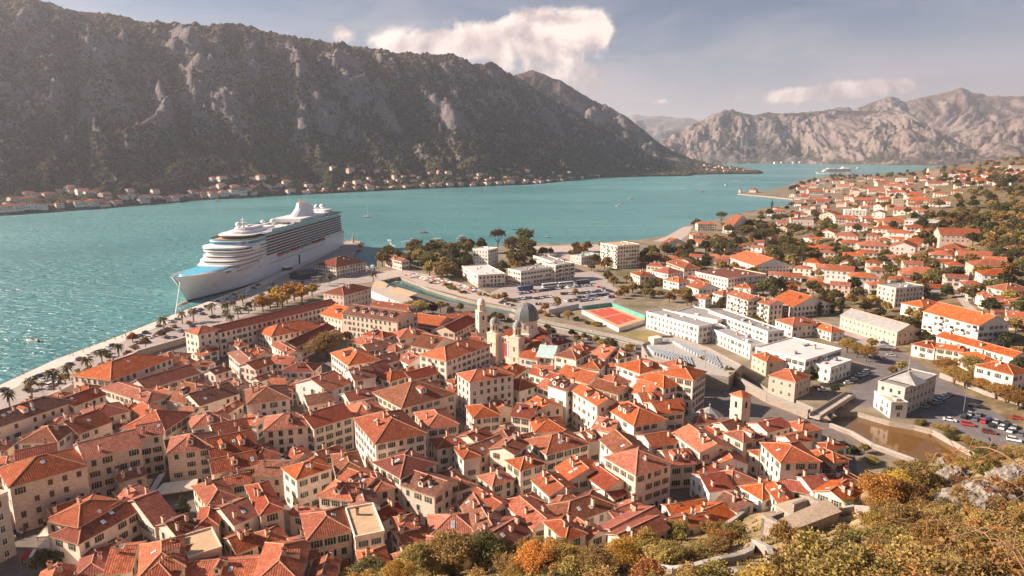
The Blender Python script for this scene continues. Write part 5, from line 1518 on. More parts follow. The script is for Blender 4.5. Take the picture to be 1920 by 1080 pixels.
def scatter_houses(poly, n, wlo, whi, rng, tries=900):
    xs = [p[0] for p in poly]; ys = [p[1] for p in poly]; k = 0
    for _ in range(tries):
        x, y = rng.uniform(min(xs), max(xs)), rng.uniform(min(ys), max(ys))
        if not inside((x, y), poly): continue
        if sub_house(x, y, rng.uniform(wlo, whi), '', None, rng): k += 1
        if k >= n: break
    return k
print('far', scatter_houses(FARSUB, 105, 11, 19, rs, 1500), 'mid', scatter_houses(MIDSUB, 76, 10, 15, rs, 2200), scatter_houses([(1760, 332), (1925, 312), (1925, 345), (1800, 350)], 14, 12, 20, rs, 200))

# ------------------------------------------------------------------ villages along the opposite shore
def hit_west(px, py):
    i = (px + 900) / (1426 + 900) * 429; i0 = max(0, min(428, int(i))); f = i - i0
    col = WV[:, i0] * (1 - f) + WV[:, i0 + 1] * f
    last = None
    for j in range(2, 100):
        q = proj(col[j])
        if q[1] <= py:
            if last is None: return Vector(col[j])
            a = (last[1] - py) / max(1e-6, last[1] - q[1]); c = last[0] * (1 - a) + col[j] * a
            return Vector(c)
        last = (col[j], q[1])
    return Vector(col[3])
WH = {'U1': "30 540 110,110 540 100,215 520 100,300 490 90,170 440 120,270 400 130,370 410 60,430 370 60,510 350 80,600 375 110,715 375 80,590 470 80,655 470 80,780 400 80,785 450 130,775 480 80,880 455 60,910 410 90,1065 410 110,1160 375 60,1225 420 130,1330 405 90,1410 400 60,1520 385 120,1520 345 100,1600 340 90,1660 330 70,1600 270 70,1665 270 70,1740 260 70,1815 245 70,1885 270 60,1660 385 60,1750 390 110,1760 340 90,1820 350 60,1900 340 50",
      'U2': "35 260 70,115 260 70,225 300 70,170 325 50,85 335 60,255 370 200,410 365 60,390 330 60,510 365 60,640 350 60,750 335 60,850 340 80,915 335 40,575 190 50,705 210 90,795 210 45,900 210 60,970 215 35,680 300 60,760 300 80,845 270 40,1045 260 60,1105 260 40,1180 285 90,1230 225 40,1170 250 45,1310 225 60,1375 215 45,1440 225 60,1500 235 30,1130 330 80,1030 335 80,1245 325 50,1315 320 80,1390 305 45,1450 320 70,1530 320 60,1620 315 70,1735 310 90,1820 305 70,1880 305 80,1600 250 90,1680 240 60,1880 260 50,1510 270 70,1820 200 60,1900 205 60",
      'U3': "20 260 60,110 205 50,90 305 150,210 300 60,205 265 45,270 290 40,310 220 30,280 260 60,360 250 40,430 260 60,370 285 50,515 275 70,590 240 50,640 265 50,430 225 40,870 165 45,920 175 50,1030 195 40,1080 215 50,1150 225 60,1210 235 50,1265 237 50"}
rw = random.Random(9)
def west_house(px, py, wpx, rng, warm=False):
    p = hit_west(px, py); D = p.length; wm = max(8, min(22, wpx * D / F * .8))
    i = min(427, max(1, int((px + 900) / 2326 * 429))); tdir = WV[2, i + 1] - WV[2, i - 1]; ang = math.atan2(tdir[1], tdir[0]) + rng.uniform(-.2, .2)
    return house(p.x, p.y, p.z - 1, ang, wm, min(14, max(6, wm * .7)), rng.choice((6.5, 7.5, 8.5, 9.5)), rng.choice('hhg'), rng.choice('soss' if not warm else 'ooso'), rng.choice('wcwk'), 'k0d0s0', 'shore house', False, rng)
for t_, l in WH.items():
    for q in l.split(','):
        x, y, w = map(float, q.split()); px, py = tp(t_, x, y); west_house(px, py, w / 4, rw)
        if w >= 105: west_house(px + w / 7, py + .4, w / 6, rw); west_house(px - w / 6, py - 2, w / 6, rw)
for _ in range(62):
    px = rw.choice((rw.uniform(0, 340), rw.uniform(360, 520), rw.uniform(600, 1080), rw.uniform(620, 1080))); py = interp(px, W_SHORE) - 3 - rw.random() ** 1.6 * 22; west_house(px, py, rw.uniform(11, 16) if px < 600 else rw.uniform(8, 13), rw)
for _ in range(46):
    px = rw.uniform(1312, 1408); lo = 325 - 2; py = lo - rw.random() ** 1.4 * max(1, 17 * (1 - (px - 1300) / 150)); west_house(px, py, rw.uniform(5, 8), rw, True)
for px, py, w in ((1455, 305.5, 5), (1468, 305.8, 7), (1476, 305.5, 6), (1490, 305.8, 8), (1502, 305.6, 7)):
    p = hit(px, 307.2, 0); p *= .995; house(p.x, p.y, 3, .1, 40, 24, 16, 'h', 's', 'w', 'k0d0s0', 'far hamlet', False, rw)
p = hit_west(1357, 312); r = empty('village_church', p); b = MB(); b.box(-3, 3, -3, 3, -2, 20); b.build('tower_wall', ['wall_cream'], r); b = MB(); b.lathe([(4.3, 20), (.1, 28)], 4); b.build('spire', ['tile_red'], r); b = MB(); b.box(3, 16, -5, 5, -2, 9); b.build('nave_wall', ['wall_cream'], r); b = MB(); b.poly([(3, -5.5, 9), (16, -5.5, 9), (16, 0, 12), (3, 0, 12)]); b.poly([(16, 5.5, 9), (3, 5.5, 9), (3, 0, 12), (16, 0, 12)]); b.build('nave_roof', ['tile_orange'], r)
tag(r, 'tiny church with pointed spire above the far promontory village', 'church')
# small waterside house and tower on the near point
p = hit(1413, 361, GROUND); sub_house(1413, 361, 26, 'hc', 8, rs); 
p = hit(1388, 361, GROUND); r = empty('shore_tower', p); b = MB(); b.lathe([(4, -1), (3.6, 6), (4, 6.2), (4, 7)], 10); b.build('wall', ['wall_cream'], r); b = MB(); b.lathe([(4.1, 7), (.1, 9)], 10); b.build('roof', ['tile_red'], r); tag(r, 'small round tower at the tip of the nearer point', 'tower')

# roads draped on the hillside
def road(name, px, w, mat='asphalt_pale'):
    P = [hit_ground(x, y) for x, y in px]; b = MB(); prev = None
    L = []
    for p, q in zip(P, P[1:]):
        n = max(1, int((q - p).length / 6)); L += [p + (q - p) * (k / n) for k in range(n)]
    L.append(P[-1])
    for i, p in enumerate(L):
        d = (L[min(i + 1, len(L) - 1)] - L[max(0, i - 1)]); d.z = 0; d.normalize(); m = Vector((-d.y, d.x, 0)) * (w / 2)
        row = [(s.x, s.y, max(gz(s.x, s.y), gz(p.x, p.y)) + .14) for s in (p - m, p + m)]
        if prev: b.poly([prev[0], row[0], row[1], prev[1]])
        prev = row
    return tag(b.build(name, [mat]), kind='structure')
road('hill_road', [tp('U4', *q) for q in ((1150, 830), (1230, 850), (1330, 930), (1400, 990), (1470, 1070))] + [(1860, 560), (1925, 590)], 6)
road('lane', [tp('T4', *q) for q in ((1410, 10), (1480, 120), (1560, 190), (1640, 240))], 5)
road('lane', [tp('U4', *q) for q in ((180, 930), (300, 990), (380, 1020), (520, 1060))], 5)
road('lane', [tp('U4', *q) for q in ((540, 650), (640, 690), (740, 740), (800, 780))], 5)
road('hill_track', [tp('U4', *q) for q in ((1700, 620), (1780, 650), (1900, 690))], 4)
# ------------------------------------------------------------------ trees
def leaf_crown(rng, blobs, n, size, mat, flat=.0):
    """leaf faces spread through the volume of several overlapping ellipsoids"""
    tot = sum(b[3] * b[4] * b[5] for b in blobs); V = []; Fc = []
    for (x, y, z, rx, ry, rz) in blobs:
        k = int(n * rx * ry * rz / tot)
        # sub-clumps give light and dark knots
        cl = []
        for _ in range(max(5, k // 26)):
            a, c_ = rng.uniform(0, 2 * math.pi), rng.uniform(-.55, 1); s = math.sqrt(max(0, 1 - c_ * c_)); rr = rng.uniform(.55, 1.0)
            cl.append((x + rx * rr * s * math.cos(a), y + ry * rr * s * math.sin(a), z + rz * rr * c_))
        for _ in range(k):
            c = rng.choice(cl); q = .30 * (rx + ry + rz) / 3
            p = (c[0] + rng.gauss(0, q * .62), c[1] + rng.gauss(0, q * .62), c[2] + rng.gauss(0, q * .5))
            u = Vector((rng.gauss(0, 1), rng.gauss(0, 1), rng.gauss(0, .6))).normalized(); w = u.orthogonal().normalized(); w.rotate(__import__('mathutils').Quaternion(u, rng.uniform(0, 6.28)))
            s = size * rng.uniform(.6, 1.35); i = len(V); p = Vector(p)
            V += [tuple(p - u * s), tuple(p + w * s * .62), tuple(p + u * s), tuple(p - w * s * .62)]; Fc.append((i, i + 1, i + 2, i + 3))
    me = bpy.data.meshes.new('crown'); me.from_pydata(V, [], Fc); me.materials.append(MATS[mat]); me.update()
    return me
def trunk_mesh(rng, h, r, spread, mat='bark'):
    b = MB(); p = Vector((0, 0, -.6)); q = Vector((rng.uniform(-.2, .2), rng.uniform(-.2, .2), h * .45)); b.tube(p, q, r, r * .75, 7)
    for k in range(6):
        a = k * 1.05 + rng.uniform(-.3, .3); e = q + Vector((math.cos(a) * spread * .7, math.sin(a) * spread * .7, h * rng.uniform(.25, .42))); b.tube(q - Vector((0, 0, .1)), e, r * .5, r * .14, 5)
        f = e + Vector((math.cos(a + .5) * spread * .25, math.sin(a + .5) * spread * .25, h * .12)); b.tube(e, f, r * .16, r * .05, 4)
    return b.mesh('trunk', [mat], True)
PROTO = {}
def proto(key, mat, h, w, n, size, shape='round', seed=0):
    rng = random.Random(seed + 100)
    if shape == 'round':
        bl = [(0, 0, h * .62, w * .36, w * .36, h * .27)] + [(math.cos(a) * w * .26, math.sin(a) * w * .26, h * rng.uniform(.45, .75), w * .27, w * .27, h * .2) for a in [k * 1.26 + rng.uniform(-.3, .3) for k in range(5)]] + [(rng.uniform(-.1, .1) * w, 0, h * .85, w * .22, w * .22, h * .14)]
    elif shape == 'cypress':
        bl = [(0, 0, h * f, w * .5 * s, w * .5 * s, h * .16) for f, s in ((.15, .8), (.32, 1), (.5, .95), (.67, .75), (.82, .5), (.94, .25))]
    elif shape == 'pine':
        bl = [(0, 0, h * .78, w * .4, w * .4, h * .17)] + [(math.cos(a) * w * .3, math.sin(a) * w * .3, h * rng.uniform(.68, .82), w * .26, w * .26, h * .13) for a in [k * .9 for k in range(7)]]
    elif shape == 'cone':
        bl = [(0, 0, h * f, w * .5 * s, w * .5 * s, h * .09) for f, s in ((.18, 1), (.34, .85), (.5, .66), (.66, .47), (.8, .3), (.93, .14))]
    elif shape == 'shrub':
        bl = [(rng.uniform(-.3, .3) * w, rng.uniform(-.3, .3) * w, h * rng.uniform(.25, .6), w * .3, w * .3, h * .33) for k in range(6)]
    cr = leaf_crown(rng, bl, n, size, mat); tk = trunk_mesh(rng, h * (.75 if shape != 'shrub' else .5), .05 * w if shape != 'cypress' else .15, w * .4)
    PROTO[key] = (cr, tk)
for i in range(3): proto(f'green{i}', 'leaf_green', 8, 7, 2300, .46, 'round', i)
for i in range(2): proto(f'dark{i}', 'leaf_dark', 8.5, 7, 2300, .46, 'round', 10 + i)
for i in range(3): proto(f'olive{i}', 'leaf_olive', 7.5, 7, 2300, .46, 'round', 20 + i)
for i in range(2): proto(f'ochre{i}', 'leaf_ochre', 7.5, 7, 2300, .44, 'round', 30 + i)
for i in range(2): proto(f'yellow{i}', 'leaf_yellow', 9, 8, 2600, .42, 'round', 40 + i)
for i in range(2): proto(f'rust{i}', 'leaf_rust', 7, 6.5, 2000, .42, 'round', 50 + i)
proto('cypress', 'leaf_dark', 14, 3.2, 1800, .3, 'cypress', 60); proto('pine', 'leaf_green', 12, 9, 2200, .34, 'pine', 61); proto('cone', 'leaf_dark', 10, 5, 1800, .28, 'cone', 62)
for k, m in (('sh_olive', 'leaf_olive'), ('sh_ochre', 'leaf_ochre'), ('sh_green', 'leaf_green'), ('sh_rust', 'leaf_rust')):
    proto(k, m, 3.2, 5, 5200, .15, 'shrub', hash(m) % 7 + 70 if False else len(k) + 70)
proto('big_olive', 'leaf_olive', 8, 9, 9000, .19, 'round', 90); proto('big_ochre', 'leaf_ochre', 8, 9, 9000, .19, 'round', 91); proto('big_green', 'leaf_green', 8, 9, 9000, .19, 'round', 92); proto('big_yellow', 'leaf_yellow', 8, 9, 9000, .18, 'round', 93)
TREES = []
TN = {'green': ('olive-green broadleaf tree', 'broadleaf_tree'), 'dark': ('dark evergreen tree', 'evergreen_tree'), 'olive': ('yellow-green tree', 'deciduous_tree'), 'ochre': ('ochre autumn tree', 'autumn_tree'), 'yellow': ('golden yellow autumn tree', 'autumn_tree'), 'rust': ('rust-brown tree', 'russet_tree'),
      'cypress': ('tall narrow cypress', 'cypress'), 'pine': ('flat-topped pine', 'pine_tree'), 'cone': ('cone-shaped conifer', 'conifer'), 'sh_olive': ('olive shrub', 'shrub'), 'sh_ochre': ('ochre shrub', 'shrub'), 'sh_green': ('green shrub', 'shrub'), 'sh_rust': ('rust-brown shrub', 'shrub'),
      'big_olive': ('large yellow-green tree', 'broadleaf_tree'), 'big_ochre': ('large ochre tree', 'autumn_tree'), 'big_green': ('large green tree', 'broadleaf_tree'), 'big_yellow': ('large golden tree', 'autumn_tree')}
def tree(key, p, s, where, rng=R, group=None, sz=None):
    cr, tk = PROTO[key]; k = key.rstrip('0123456789'); nm, name = TN[k]
    if key == 'green1': name = 'leafy_tree'
    r = empty(name, p, rng.uniform(0, 6.28), (s, s, (sz or s * rng.uniform(.88, 1.12))))
    obj('crown', cr, r); obj('trunk', tk, r)
    TREES.append(dict(root=r, look=nm, where=where, group=group, p=(p[0], p[1], p[2] + 4 * s)))
    return r
rt = random.Random(31)
def pick(*keys): 
    k = rt.choice(keys)
    n = {'green': 3, 'dark': 2, 'olive': 3, 'ochre': 2, 'yellow': 2, 'rust': 2}.get(k)
    return k if n is None else f'{k}{rt.randrange(n)}'
def free(p, pad): return not any(abs(q[0] - p.x) < 40 and abs(q[1] - p.y) < 40 and sat((p.x, p.y, 0, pad, pad), q, 0) for q in RECTS)
BARE = [[(1330, 1000), (1450, 925), (1545, 935), (1630, 965), (1625, 1025), (1560, 1040), (1470, 1010), (1400, 1010)], [(1160, 1062), (1300, 1062), (1400, 1020), (1420, 1020), (1490, 1075), (1490, 1100), (1160, 1100)]]
def grove(poly, n, keys, slo, shi, where, group, tries=6, mind=3.5, wet=False, clear=None):
    xs = [p[0] for p in poly]; ys = [p[1] for p in poly]; k = 0; pts = []
    for _ in range(n * tries):
        x, y = rt.uniform(min(xs), max(xs)), rt.uniform(min(ys), max(ys))
        if not inside((x, y), poly): continue
        if any(inside((x, y), q) for q in BARE): continue
        p = hit_ground(x, y); s = rt.uniform(slo, shi)
        if not free(p, 1.0 * s if clear is None else clear) or any((p - q).length < mind * s for q in pts): continue
        pts.append(p); tree(pick(*keys), p, s, where, rt, group); k += 1
        if k >= n: break
    return k
def at(px, py, key, s, where, group=None): 
    p = hit_ground(px, py); return tree(pick(key), p, s, where, rt, group)
# park on the shore north of the harbour
print('park', grove([(712, 505), (716, 486), (760, 478), (850, 468), (940, 466), (1000, 474), (1000, 492), (960, 505), (945, 480), (885, 478), (880, 520), (860, 530), (800, 522), (750, 505)], 70, ('green', 'olive', 'green', 'green', 'olive', 'pine'), 1.4, 2.1, 'in the shore park beyond the river mouth', 'trees of the shore park', 16, 2.3))
for x, y in ((493, 582), (507, 577), (520, 571), (538, 566), (552, 560), (530, 575), (566, 566), (585, 553)): at(x, y + 3, 'yellow', rt.uniform(1.15, 1.5), 'in the row behind the long quay palace', 'golden trees behind the quay palace')
# hand-placed trees of the old town and river bank
for x, y, k, s in ((614, 676, 'big_olive', 1.75), (596, 674, 'big_olive', 1.35), (650, 640, 'rust', .9), (672, 636, 'rust', .8), (790, 594, 'big_olive', 1.4), (772, 590, 'big_olive', 1.2), (812, 592, 'dark', 1.0), (826, 586, 'olive', .9), (212, 922, 'big_green', .62), (226, 925, 'dark', .55), (344, 965, 'cone', .75), (85, 1078, 'dark', .75), (100, 1075, 'dark', .7),
                   (1072, 632, 'dark', .5), (1095, 638, 'olive', .55), (1118, 645, 'olive', .6), (1140, 648, 'green', .55), (1025, 620, 'olive', .5), (1065, 600, 'big_ochre', .8), (1250, 655, 'dark', .6), (1022, 585, 'ochre', .8), (1045, 575, 'ochre', .9), (1078, 555, 'ochre', .7), (945, 563, 'ochre', .8), (935, 562, 'yellow', .5),
                   (915, 630, 'green', .6), (925, 622, 'olive', .6), (860, 605, 'olive', .6), (875, 612, 'green', .5), (1170, 555, 'ochre', 1.1), (1160, 560, 'rust', 1.0), (1185, 548, 'olive', 1.0), (1140, 530, 'green', 1.2), (1150, 538, 'olive', 1.1), (1175, 530, 'olive', .9),
                   (1315, 690, 'ochre', .8), (1335, 695, 'rust', .9), (1350, 700, 'rust', .8), (1365, 712, 'green', .9), (1375, 720, 'olive', .8), (1318, 676, 'olive', .7),
                   (1588, 662, 'big_ochre', 1.05), (1606, 670, 'big_olive', 1.0), (1624, 678, 'big_ochre', 1.0), (1635, 655, 'olive', .8), (1518, 722, 'dark', .9), (1565, 738, 'dark', .55), (1770, 704, 'big_ochre', 1.15), (1788, 718, 'big_ochre', 1.1), (1808, 728, 'big_ochre', 1.0), (1820, 708, 'big_olive', 1.15), (1838, 735, 'big_ochre', .9), (1885, 755, 'big_ochre', 1.15), (1908, 768, 'big_ochre', 1.1), (1866, 748, 'big_ochre', .95), (1672, 705, 'olive', .6), (1690, 698, 'olive', .7)):
    at(x, y, k, s, '')
for x, y, s in ((1497, 590, .95), (1560, 590, 1.0), (1577, 588, 1.1), (1536, 592, .9)): at(x, y, 'cypress', s, 'among the suburb houses', 'cypresses by the brick house')
at(1535, 588, 'cone', 1.3, ''); at(1447, 392, 'cypress', 1.2, '')
# vegetation of the suburb and the wooded hillside
print('sub', grove(MIDSUB, 190, ('green', 'olive', 'green', 'rust', 'green', 'olive', 'dark'), .9, 1.5, 'between the suburb houses', 'trees between the suburb houses', 14, 1.8, clear=1.5))
print('sub2', grove([(1280, 440), (1330, 412), (1440, 400), (1500, 425), (1500, 470), (1540, 500), (1500, 520), (1380, 500), (1290, 480)], 60, ('green', 'dark', 'olive', 'pine', 'green'), 1.3, 1.9, 'along the shore end of the suburb', 'trees at the shore end of the suburb', 10, 2.4, clear=1.5))
print('far sub', grove(FARSUB, 90, ('green', 'olive', 'dark', 'rust'), .9, 1.5, 'among the far suburb roofs', 'trees among the far suburb roofs', 10, 2.0, clear=1.5))
print('wood', grove([(1700, 470), (1720, 430), (1745, 395), (1790, 372), (1860, 352), (1925, 330), (1925, 520), (1860, 490), (1800, 450), (1760, 470)], 240, ('green', 'olive', 'rust', 'green', 'olive', 'green', 'dark'), 1.0, 1.6, 'in the wood on the right-hand hillside', 'trees of the hillside wood', 14, 1.9, clear=1))
print('point', grove([(1490, 347), (1540, 333), (1600, 329), (1700, 328), (1740, 330), (1690, 334), (1600, 338), (1520, 350), (1480, 360)], 60, ('dark', 'green', 'dark', 'rust'), 1.3, 2.0, 'on the wooded point below the distant ship', 'trees of the wooded point', 10, 2, clear=1))
print('low', grove([(1560, 560), (1700, 560), (1920, 640), (1920, 720), (1700, 640), (1580, 600), (1460, 590), (1440, 560)], 46, ('green', 'olive', 'dark', 'ochre'), .7, 1.2, 'in the gardens above the parking lot', 'trees in the gardens above the parking lot', 10, 2.2, clear=1.5))
print('crest', grove([(1740, 335), (1925, 312), (1925, 352), (1780, 352)], 70, ('green', 'dark', 'olive', 'rust'), 1.2, 1.9, 'on the crest of the right-hand hill', 'trees on the hill crest', 10, 1.7, clear=1))
print('lot edge', grove([(1190, 520), (1330, 560), (1440, 600), (1430, 625), (1330, 580), (1210, 560), (1170, 545)], 34, ('green', 'olive', 'rust', 'ochre'), .6, 1.1, 'along the road behind the school', 'trees along the road behind the school', 10, 2, clear=1.2))
print('left bank', grove([(835, 575), (900, 588), (960, 602), (1010, 618), (1110, 642), (1190, 660), (1180, 665), (1100, 650), (1000, 630), (900, 612), (830, 592)], 34, ('olive', 'sh_olive', 'sh_green', 'green'), .45, .8, 'on the old-town bank of the river', 'greenery on the old-town bank', 10, 2, clear=.8))
print('right bank', grove([(800, 532), (890, 557), (960, 571), (1003, 590), (1148, 620), (1145, 614), (1030, 592), (960, 562), (890, 548), (810, 525)], 30, ('sh_olive', 'sh_ochre', 'sh_green'), .6, 1.0, 'on the far bank of the river', 'shrubs on the far river bank', 10, 2, clear=.8))
print('lot bank', grove([(1670, 778), (1715, 786), (1790, 812), (1870, 850), (1840, 855), (1750, 805), (1690, 788)], 26, ('sh_olive', 'sh_ochre', 'sh_green'), .5, .9, 'on the bank below the parking lot', 'shrubs below the parking lot', 10, 1.4, clear=.5))
print('quay', grove([(20, 745), (110, 700), (330, 610), (470, 575), (560, 545), (620, 535), (560, 552), (470, 584), (345, 630), (170, 705), (40, 765)], 30, ('sh_green', 'sh_olive', 'sh_ochre', 'rust'), .5, .9, 'along the quay road', 'shrubs along the quay road', 10, 3, clear=.8))
print('crest2', grove([(1690, 326), (1925, 296), (1925, 318), (1760, 334)], 60, ('green', 'olive', 'rust', 'dark'), 1.4, 2.2, 'on the skyline of the right-hand hill', 'trees on the hill skyline', 12, 1.6, clear=1))
print('front', grove([(935, 505), (1000, 482), (1110, 466), (1190, 462), (1205, 500), (1130, 506), (1085, 522), (1070, 512), (960, 532), (940, 525)], 40, ('green', 'olive', 'rust', 'ochre', 'green'), .8, 1.4, 'around the white blocks by the beach', 'trees around the white blocks', 14, 2.0, clear=1.2))
print('hotel', grove([(1190, 478), (1290, 470), (1330, 520), (1290, 520), (1200, 500)], 30, ('green', 'dark', 'olive', 'rust'), 1.1, 1.6, 'behind the balconied hotel', 'trees behind the balconied hotel', 10, 2.2, clear=1.5))

# palms along the quay
def palm_meshes(seed):
    rng = random.Random(seed); b = MB(); z = 0; p = Vector((0, 0, -.3))
    for k in range(6): q = p + Vector((rng.uniform(-.08, .08), rng.uniform(-.08, .08), 1.0)); b.tube(p, q, .30, .27, 7); p = q
    tk = b.mesh('trunk', ['bark_palm']); c = MB()
    for k in range(40):
        a = rng.uniform(0, 6.28); up = rng.uniform(-.35, 1.1); L = rng.uniform(2.2, 3.1); d = Vector((math.cos(a), math.sin(a), 0)); s = Vector((-d.y, d.x, 0)); prev = None
        for j in range(6):
            f = j / 5; q = p + d * (L * f) + Vector((0, 0, L * (up * f - 1.0 * f * f))); w = .36 * math.sin(math.pi * min(.95, f * .85 + .12)) 
            row = (q - s * w + Vector((0, 0, -w * .5)), q, q + s * w + Vector((0, 0, -w * .5)))
            if prev: c.poly([prev[0], row[0], row[1], prev[1]]); c.poly([prev[1], row[1], row[2], prev[2]])
            prev = row
    return c.mesh('fronds', ['leaf_palm']), tk
PALM = [palm_meshes(k) for k in range(3)]
for i, (x, y) in enumerate(((18, 762), (60, 745), (101, 730), (130, 713), (165, 698), (192, 682), (223, 668), (342, 607), (308, 620), (398, 592), (423, 588), (438, 582), (456, 574), (363, 604), (425, 601), (447, 598), (466, 588), (485, 575), (492, 570), (508, 560), (478, 582), (540, 545), (565, 543), (600, 536), (617, 532), (433, 610), (700, 528))):
    p = hit_ground(x, y); c, tk = PALM[i % 3]; r = empty('palm_tree', p, rt.uniform(0, 6), rt.uniform(1.0, 1.35)); obj('fronds', c, r); obj('trunk', tk, r)
    TREES.append(dict(root=r, look='palm tree', where='', group='palms along the quay', p=(p.x, p.y, p.z + 6)))

# ------------------------------------------------------------------ scrub of the fortress hill in the foreground
FG = [(560, 1150), (600, 1062), (700, 1040), (780, 1018), (860, 1040), (960, 1030), (1050, 1020), (1160, 1030), (1300, 1000), (1400, 985), (1560, 960), (1640, 900), (1750, 870), (1930, 850), (1930, 1150)]
print('fg', grove(FG, 215, ('sh_olive', 'sh_ochre', 'sh_olive', 'sh_olive', 'sh_olive', 'sh_rust', 'sh_olive', 'sh_ochre', 'sh_olive', 'sh_green'), .7, 1.5, 'on the fortress hillside', 'shrubs of the fortress hillside', 12, 1.15, clear=.8))
for x, y, k, s in ((850, 1078, 'big_olive', 1.25), (912, 1076, 'big_green', 1.15), (785, 1092, 'big_olive', 1.0), (690, 1100, 'big_green', .9), (745, 1112, 'big_yellow', .8), (1000, 1088, 'big_yellow', .9), (1060, 1080, 'big_ochre', .9), (1120, 1088, 'big_olive', .85), (1165, 1066, 'big_yellow', .8), (1030, 1070, 'big_yellow', .8), (970, 1100, 'big_ochre', .6), (1260, 1055, 'big_olive', .6), (1340, 1045, 'big_olive', .55),
                   (1650, 962, 'big_yellow', 1.15), (1676, 946, 'big_yellow', 1.1), (1708, 930, 'big_olive', 1.05), (1690, 958, 'big_ochre', .9), (1740, 915, 'big_green', .5), (1640, 965, 'big_ochre', .6), (1540, 940, 'big_green', .45), (1590, 955, 'big_green', .35), (1310, 945, 'green', .45), (1360, 935, 'olive', .5), (1385, 935, 'olive', .45), (1410, 945, 'sh_green', .9), (1440, 950, 'sh_olive', .9),
                   (1600, 860, 'dark', .55), (1580, 850, 'dark', .5), (1620, 850, 'olive', .5), (1640, 870, 'sh_olive', .9), (1690, 880, 'sh_ochre', .9), (1720, 880, 'sh_olive', 1), (1750, 868, 'sh_olive', .9),
                   (1690, 1012, 'big_olive', .8), (1750, 1042, 'big_ochre', .75), (1830, 1062, 'big_olive', .7), (1880, 1030, 'big_ochre', .4), (1640, 1060, 'big_rust' if False else 'big_ochre', .45), (1480, 1075, 'big_olive', .4)):
    at(x, y, k, s, 'on the slope below the viewpoint')
# dry grass and litter between the shrubs: one mass
def dry_grass():
    rng = random.Random(3); V = []; Fc = []
    for _ in range(42000):
        x, y = rng.uniform(560, 1960), rng.uniform(850, 1130)
        if not inside((x, y), FG): continue
        V0 = None; p = hit(x, y, 0)
        d = ray(x, y); k = 40.0
        # cheap march
        while k < 330:
            q = Vector((0, 0, CAMZ)) + d * k
            if q.z <= near_fast(q.x, q.y): break
            k += 3.5
        else: continue
        z = near_fast(q.x, q.y); s = rng.uniform(.25, .75); a = rng.uniform(0, 3.14); dx, dy = math.cos(a) * s * .3, math.sin(a) * s * .3; lx, ly = rng.uniform(-.3, .3), rng.uniform(-.3, .3)
        i = len(V); V += [(q.x - dx, q.y - dy, z - .05), (q.x + dx, q.y + dy, z - .05), (q.x + dx * .4 + lx, q.y + dy * .4 + ly, z + s), (q.x - dx * .4 + lx, q.y - dy * .4 + ly, z + s * .9)]; Fc.append((i, i + 1, i + 2, i + 3))
    me = bpy.data.meshes.new('dry_grass'); me.from_pydata(V, [], Fc); me.materials.append(MATS['leaf_ochre']); me.materials.append(MATS['leaf_olive'])
    me.polygons.foreach_set('material_index', [rng.randrange(2) for _ in Fc]); me.update()
    tag(obj('dry_grass', me), 'dry yellow grass covering the fortress hillside', 'grass', kind='stuff')
dry_grass()
# cliff rock on the right
def rock(px, py, sx, sy, sz, seed, label, sink=.3):
    p = hit_ground(px, py); n, m = 44, 26; vs = []; fs = []
    for j in range(m):
        for i in range(n):
            a = 2 * math.pi * i / n; e = math.pi / 2 * (j / (m - 1)) ** .9
            d = Vector((math.cos(a) * math.cos(e), math.sin(a) * math.cos(e), math.sin(e)))
            k = 1 + .26 * NZ.fractal(d * 1.6 + Vector((seed, 0, 0)), .7, 2.2, 6) + .14 * abs(NZ.noise(d * 5 + Vector((seed, 3, 0))))
            vs.append((d.x * sx * k, d.y * sy * k, d.z * sz * k - sz * sink))
    for j in range(m - 1):
        for i in range(n): fs.append((j * n + i, j * n + (i + 1) % n, (j + 1) * n + (i + 1) % n, (j + 1) * n + i))
    me = bpy.data.meshes.new('rock'); me.from_pydata(vs, [], fs); me.materials.append(MATS['rock']); me.update()
    tag(obj('rock_outcrop', me, None, p, .3), label, 'rock')
rock(1840, 950, 9, 7, 6, 1, 'large pale cliff outcrop on the right of the hillside'); rock(1905, 910, 8, 6, 5, 4, 'pale rock at the right edge above the cliff outcrop'); rock(1790, 900, 5, 4, 4.5, 7, 'smaller rock left of the pale cliff outcrop'); rock(1780, 868, 4, 3, 3, 9, 'rock spur overlooking the brown river water')
